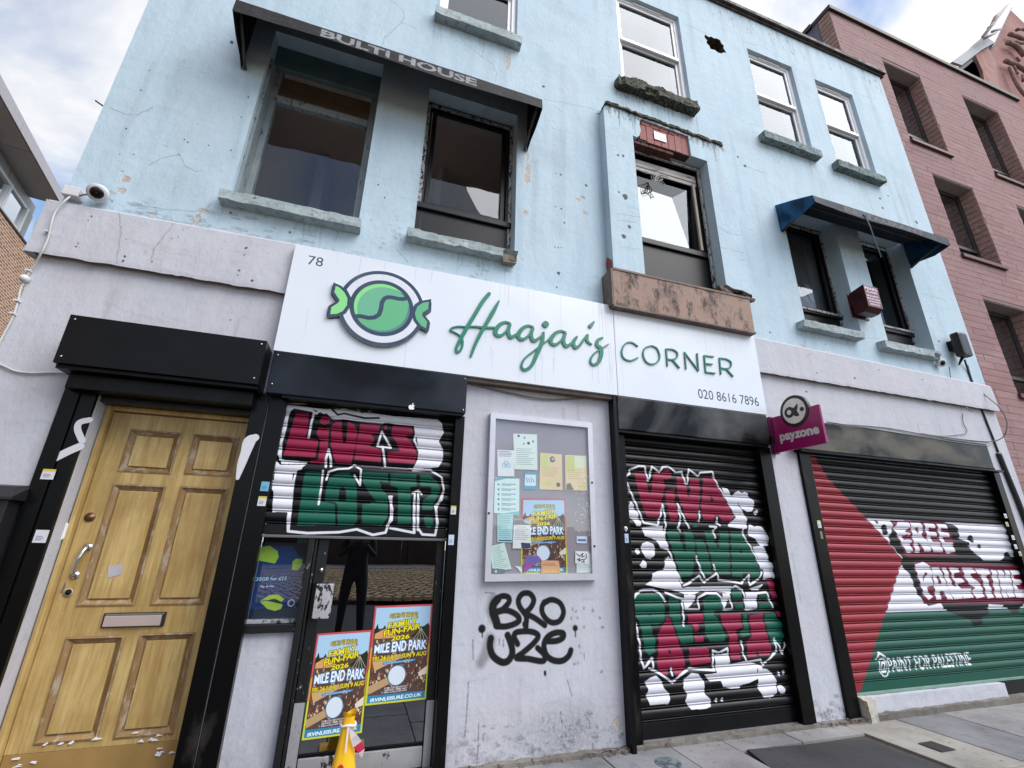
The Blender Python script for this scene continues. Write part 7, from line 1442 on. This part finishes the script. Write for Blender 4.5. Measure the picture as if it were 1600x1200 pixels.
bm_ = M('tan_stock_brick', .9, 0, .2); bt = bm_.n('ShaderNodeTexBrick'); mp = bm_.n('ShaderNodeSeparateXYZ'); bm_.l(bm_.pos(), mp.inputs[0]); cb = bm_.n('ShaderNodeCombineXYZ'); bm_.l(mp.outputs['Y'], cb.inputs['X']); bm_.l(mp.outputs['Z'], cb.inputs['Y']); bm_.l(cb.outputs[0], bt.inputs['Vector'])
bt.inputs['Color1'].default_value = lin((176, 128, 94)); bt.inputs['Color2'].default_value = lin((128, 84, 62)); bt.inputs['Mortar'].default_value = lin((220, 204, 186)); bt.inputs['Scale'].default_value = 1.0; bt.inputs['Brick Width'].default_value = .235; bt.inputs['Row Height'].default_value = .085; bt.inputs['Mortar Size'].default_value = .013
bm_.col(bm_.mix(bm_.mul(bm_.ramp(bm_.noise(9, 5), .4, .7), .4), bt.outputs[0], lin((146, 108, 84)))).bump(bt.outputs['Fac'], .4, .01)
sE = s_of(48, 389, DW)[0] + 3.2
mb = MB(); slab(mb, -4, sE, DW, DW + 8, -.1, zb1 - .06); mb.build('wall', bm_.m, LBd)
mb = MB(); slab(mb, -4, sE, DW - .03, DW + 8, zb1 - .06, zb1); mb.build('wall_coping', plain('dark_parapet_edge', (60, 54, 58), .7), LBd)
GM = plain('grey_metal_panel', (146, 146, 144), .5, .2, var=.06); WF = plain('white_metal_frame', (212, 212, 212), .4, var=.03)
z6 = lambda x, y_: (x / 3.75, 200 + y_ / 3.75)
sA = s_of(*z6(0, 490), DW)[0]; sEnd = s_of(*z6(155, 640), DW)[0]
ztop = zb1 + (zb2_ - zb1) * .72
edges = [s_of(*z6(x, y_), DW)[0] for x, y_ in ((-60, 400), (40, 500), (55, 520), (115, 600), (150, 640))]
wn = [(edges[1] - 2.4, edges[1] - 1.25), (edges[1] - 1.15, edges[1] - .08), (edges[2], edges[3])]
mb = MB(); slab(mb, -4, sEnd, DW + .12, DW + 6, zb1, zb1 + .05); slab(mb, -4, sEnd, DW + .1, DW + .2, ztop, zb2_); slab(mb, edges[3] + .06, sEnd, DW + .06, DW + .3, zb1, ztop); mb.build('clerestory_panels', GM, LBd)
s_ = edges[3] + .03; k = 0
while s_ > -2:
    w0 = s_ - 1.12; f = MB(); slab(f, s_ - .06, s_ + .05, DW + .02, DW + .16, zb1 + .051, ztop - .001); slab(f, w0, s_ - .061, DW + .04, DW + .14, zb1 + .051, zb1 + .13); slab(f, w0, s_ - .061, DW + .04, DW + .14, ztop - .08, ztop - .001)
    f = f.build('window', WF, LBd); g = MB().quad(wp(w0, DW + .1, zb1 + .13), wp(s_ - .06, DW + .1, zb1 + .13), wp(s_ - .06, DW + .1, ztop - .08), wp(w0, DW + .1, ztop - .08)).build('pane', glass('blue_sky_glass', (.3, .33, .36), 2.5, .35), f); s_ -= 1.2; k += 1
for q in range(8):
    mb = MB(); slab(mb, sEnd - 1.9 * (q + 1) + .015, sEnd - 1.9 * q - .015, DW + .08, DW + .0995, ztop + .02, zb2_ - .02); mb.build('fascia_panel', GM, LBd)
sR = s_of(*z6(305, 555), DW - OH)[0] + .2
SOFM = plain('concrete_soffit', (170, 164, 160), .8, var=.12, sc=.6)
for q in range(7):
    mb = MB(); slab(mb, sR - 2.5 * (q + 1) + .012, sR - 2.5 * q - .012, DW - OH + .05, DW + 6, zb2_, zb2_ + .03); mb.build('soffit_panel', SOFM, LBd)
mb = MB(); slab(mb, -4, sR, DW - OH + .02, DW + 7, zb2_ + .031, zfa - .02); mb.build('roof_slab', GM, LBd)
for q in range(5):
    mb = MB(); slab(mb, sR - 3.4 * (q + 1) + .01, sR - 3.4 * q - .01, DW - OH, DW - OH + .018, zb2_ - .02, zfa); mb.build('roof_fascia', plain('pale_metal_fascia', (176, 172, 176), .5, .1, var=.05), LBd)
mb = MB(); slab(mb, sEnd - .02, sEnd + .02, DW + .13, DW + 6, zb1, zb2_); mb.build('end_wall', GM, LBd)

# ------------------------------------------------------------------ the photographer, who shows only as a reflection in the shop door
pe = empty('person', (.10, -3.95, 0), 'person in dark trousers and grey top, reflected in the shop door glass', 'person')
def skin(name, V, Ed, R, mat, parent, sub=2):
    me = bpy.data.meshes.new(name); me.from_pydata(V, Ed, []); o = link(name, me, parent); me.materials.append(mat)
    s = o.modifiers.new('skin', 'SKIN'); s.use_smooth_shade = True
    for i, r_ in enumerate(R): me.skin_vertices[0].data[i].radius = (r_, r_ * .85)
    me.skin_vertices[0].data[0].use_root = True
    b = o.modifiers.new('sub', 'SUBSURF'); b.levels = sub; b.render_levels = sub; return o
X, Yp = .10, -3.95
CL = plain('dark_clothing', (62, 62, 68), .9); SKN = plain('skin_tone', (150, 108, 88), .6); GRT = plain('grey_sleeve', (84, 84, 90), .9)
V_ = [(X, Yp, .95), (X, Yp, 1.12), (X, Yp, 1.32), (X, Yp, 1.45), (X, Yp + .01, 1.53), (X, Yp + .02, 1.62), (X, Yp + .02, 1.72),
      (X - .19, Yp, 1.43), (X - .25, Yp + .08, 1.17), (X - .10, Yp + .33, 1.33), (X + .19, Yp, 1.43), (X + .24, Yp + .08, 1.17), (X + .10, Yp + .33, 1.33),
      (X - .10, Yp, .88), (X - .13, Yp, .50), (X - .15, Yp - .02, .10), (X - .16, Yp + .12, .05), (X + .10, Yp, .88), (X + .13, Yp, .50), (X + .15, Yp - .02, .10), (X + .16, Yp + .12, .05)]
E2 = [(0, 1), (1, 2), (2, 3), (3, 4), (4, 5), (5, 6), (3, 7), (7, 8), (8, 9), (3, 10), (10, 11), (11, 12), (0, 13), (13, 14), (14, 15), (15, 16), (0, 17), (17, 18), (18, 19), (19, 20)]
R_ = [.165, .155, .175, .14, .055, .085, .08, .075, .05, .038, .075, .05, .038, .115, .08, .055, .045, .115, .08, .055, .045]
skin('body', V_, E2, R_, CL, pe)
for sgn in (-1, 1):
    bx = X + sgn * .10
    for q in range(5):
        dx = sgn * (.03 - q * .014); l_ = (.05, .075, .085, .08, .06)[q]
        skin('finger', [(bx, Yp + .34, 1.34), (bx - dx, Yp + .37, 1.35), (bx - dx * 1.4, Yp + .37 + l_ * .5, 1.37), (bx - dx * 1.2 - sgn * .01, Yp + .37 + l_ * .7, 1.38)], [(0, 1), (1, 2), (2, 3)], [.016, .010, .009, .008], SKN, pe, 1)
skin('head', [(X, Yp + .02, 1.60), (X, Yp + .04, 1.68), (X, Yp + .03, 1.76)], [(0, 1), (1, 2)], [.07, .085, .075], SKN, pe)
skin('hair', [(X, Yp - .02, 1.66), (X, Yp - .01, 1.75), (X, Yp + .03, 1.80)], [(0, 1), (1, 2)], [.08, .09, .07], CL, pe)
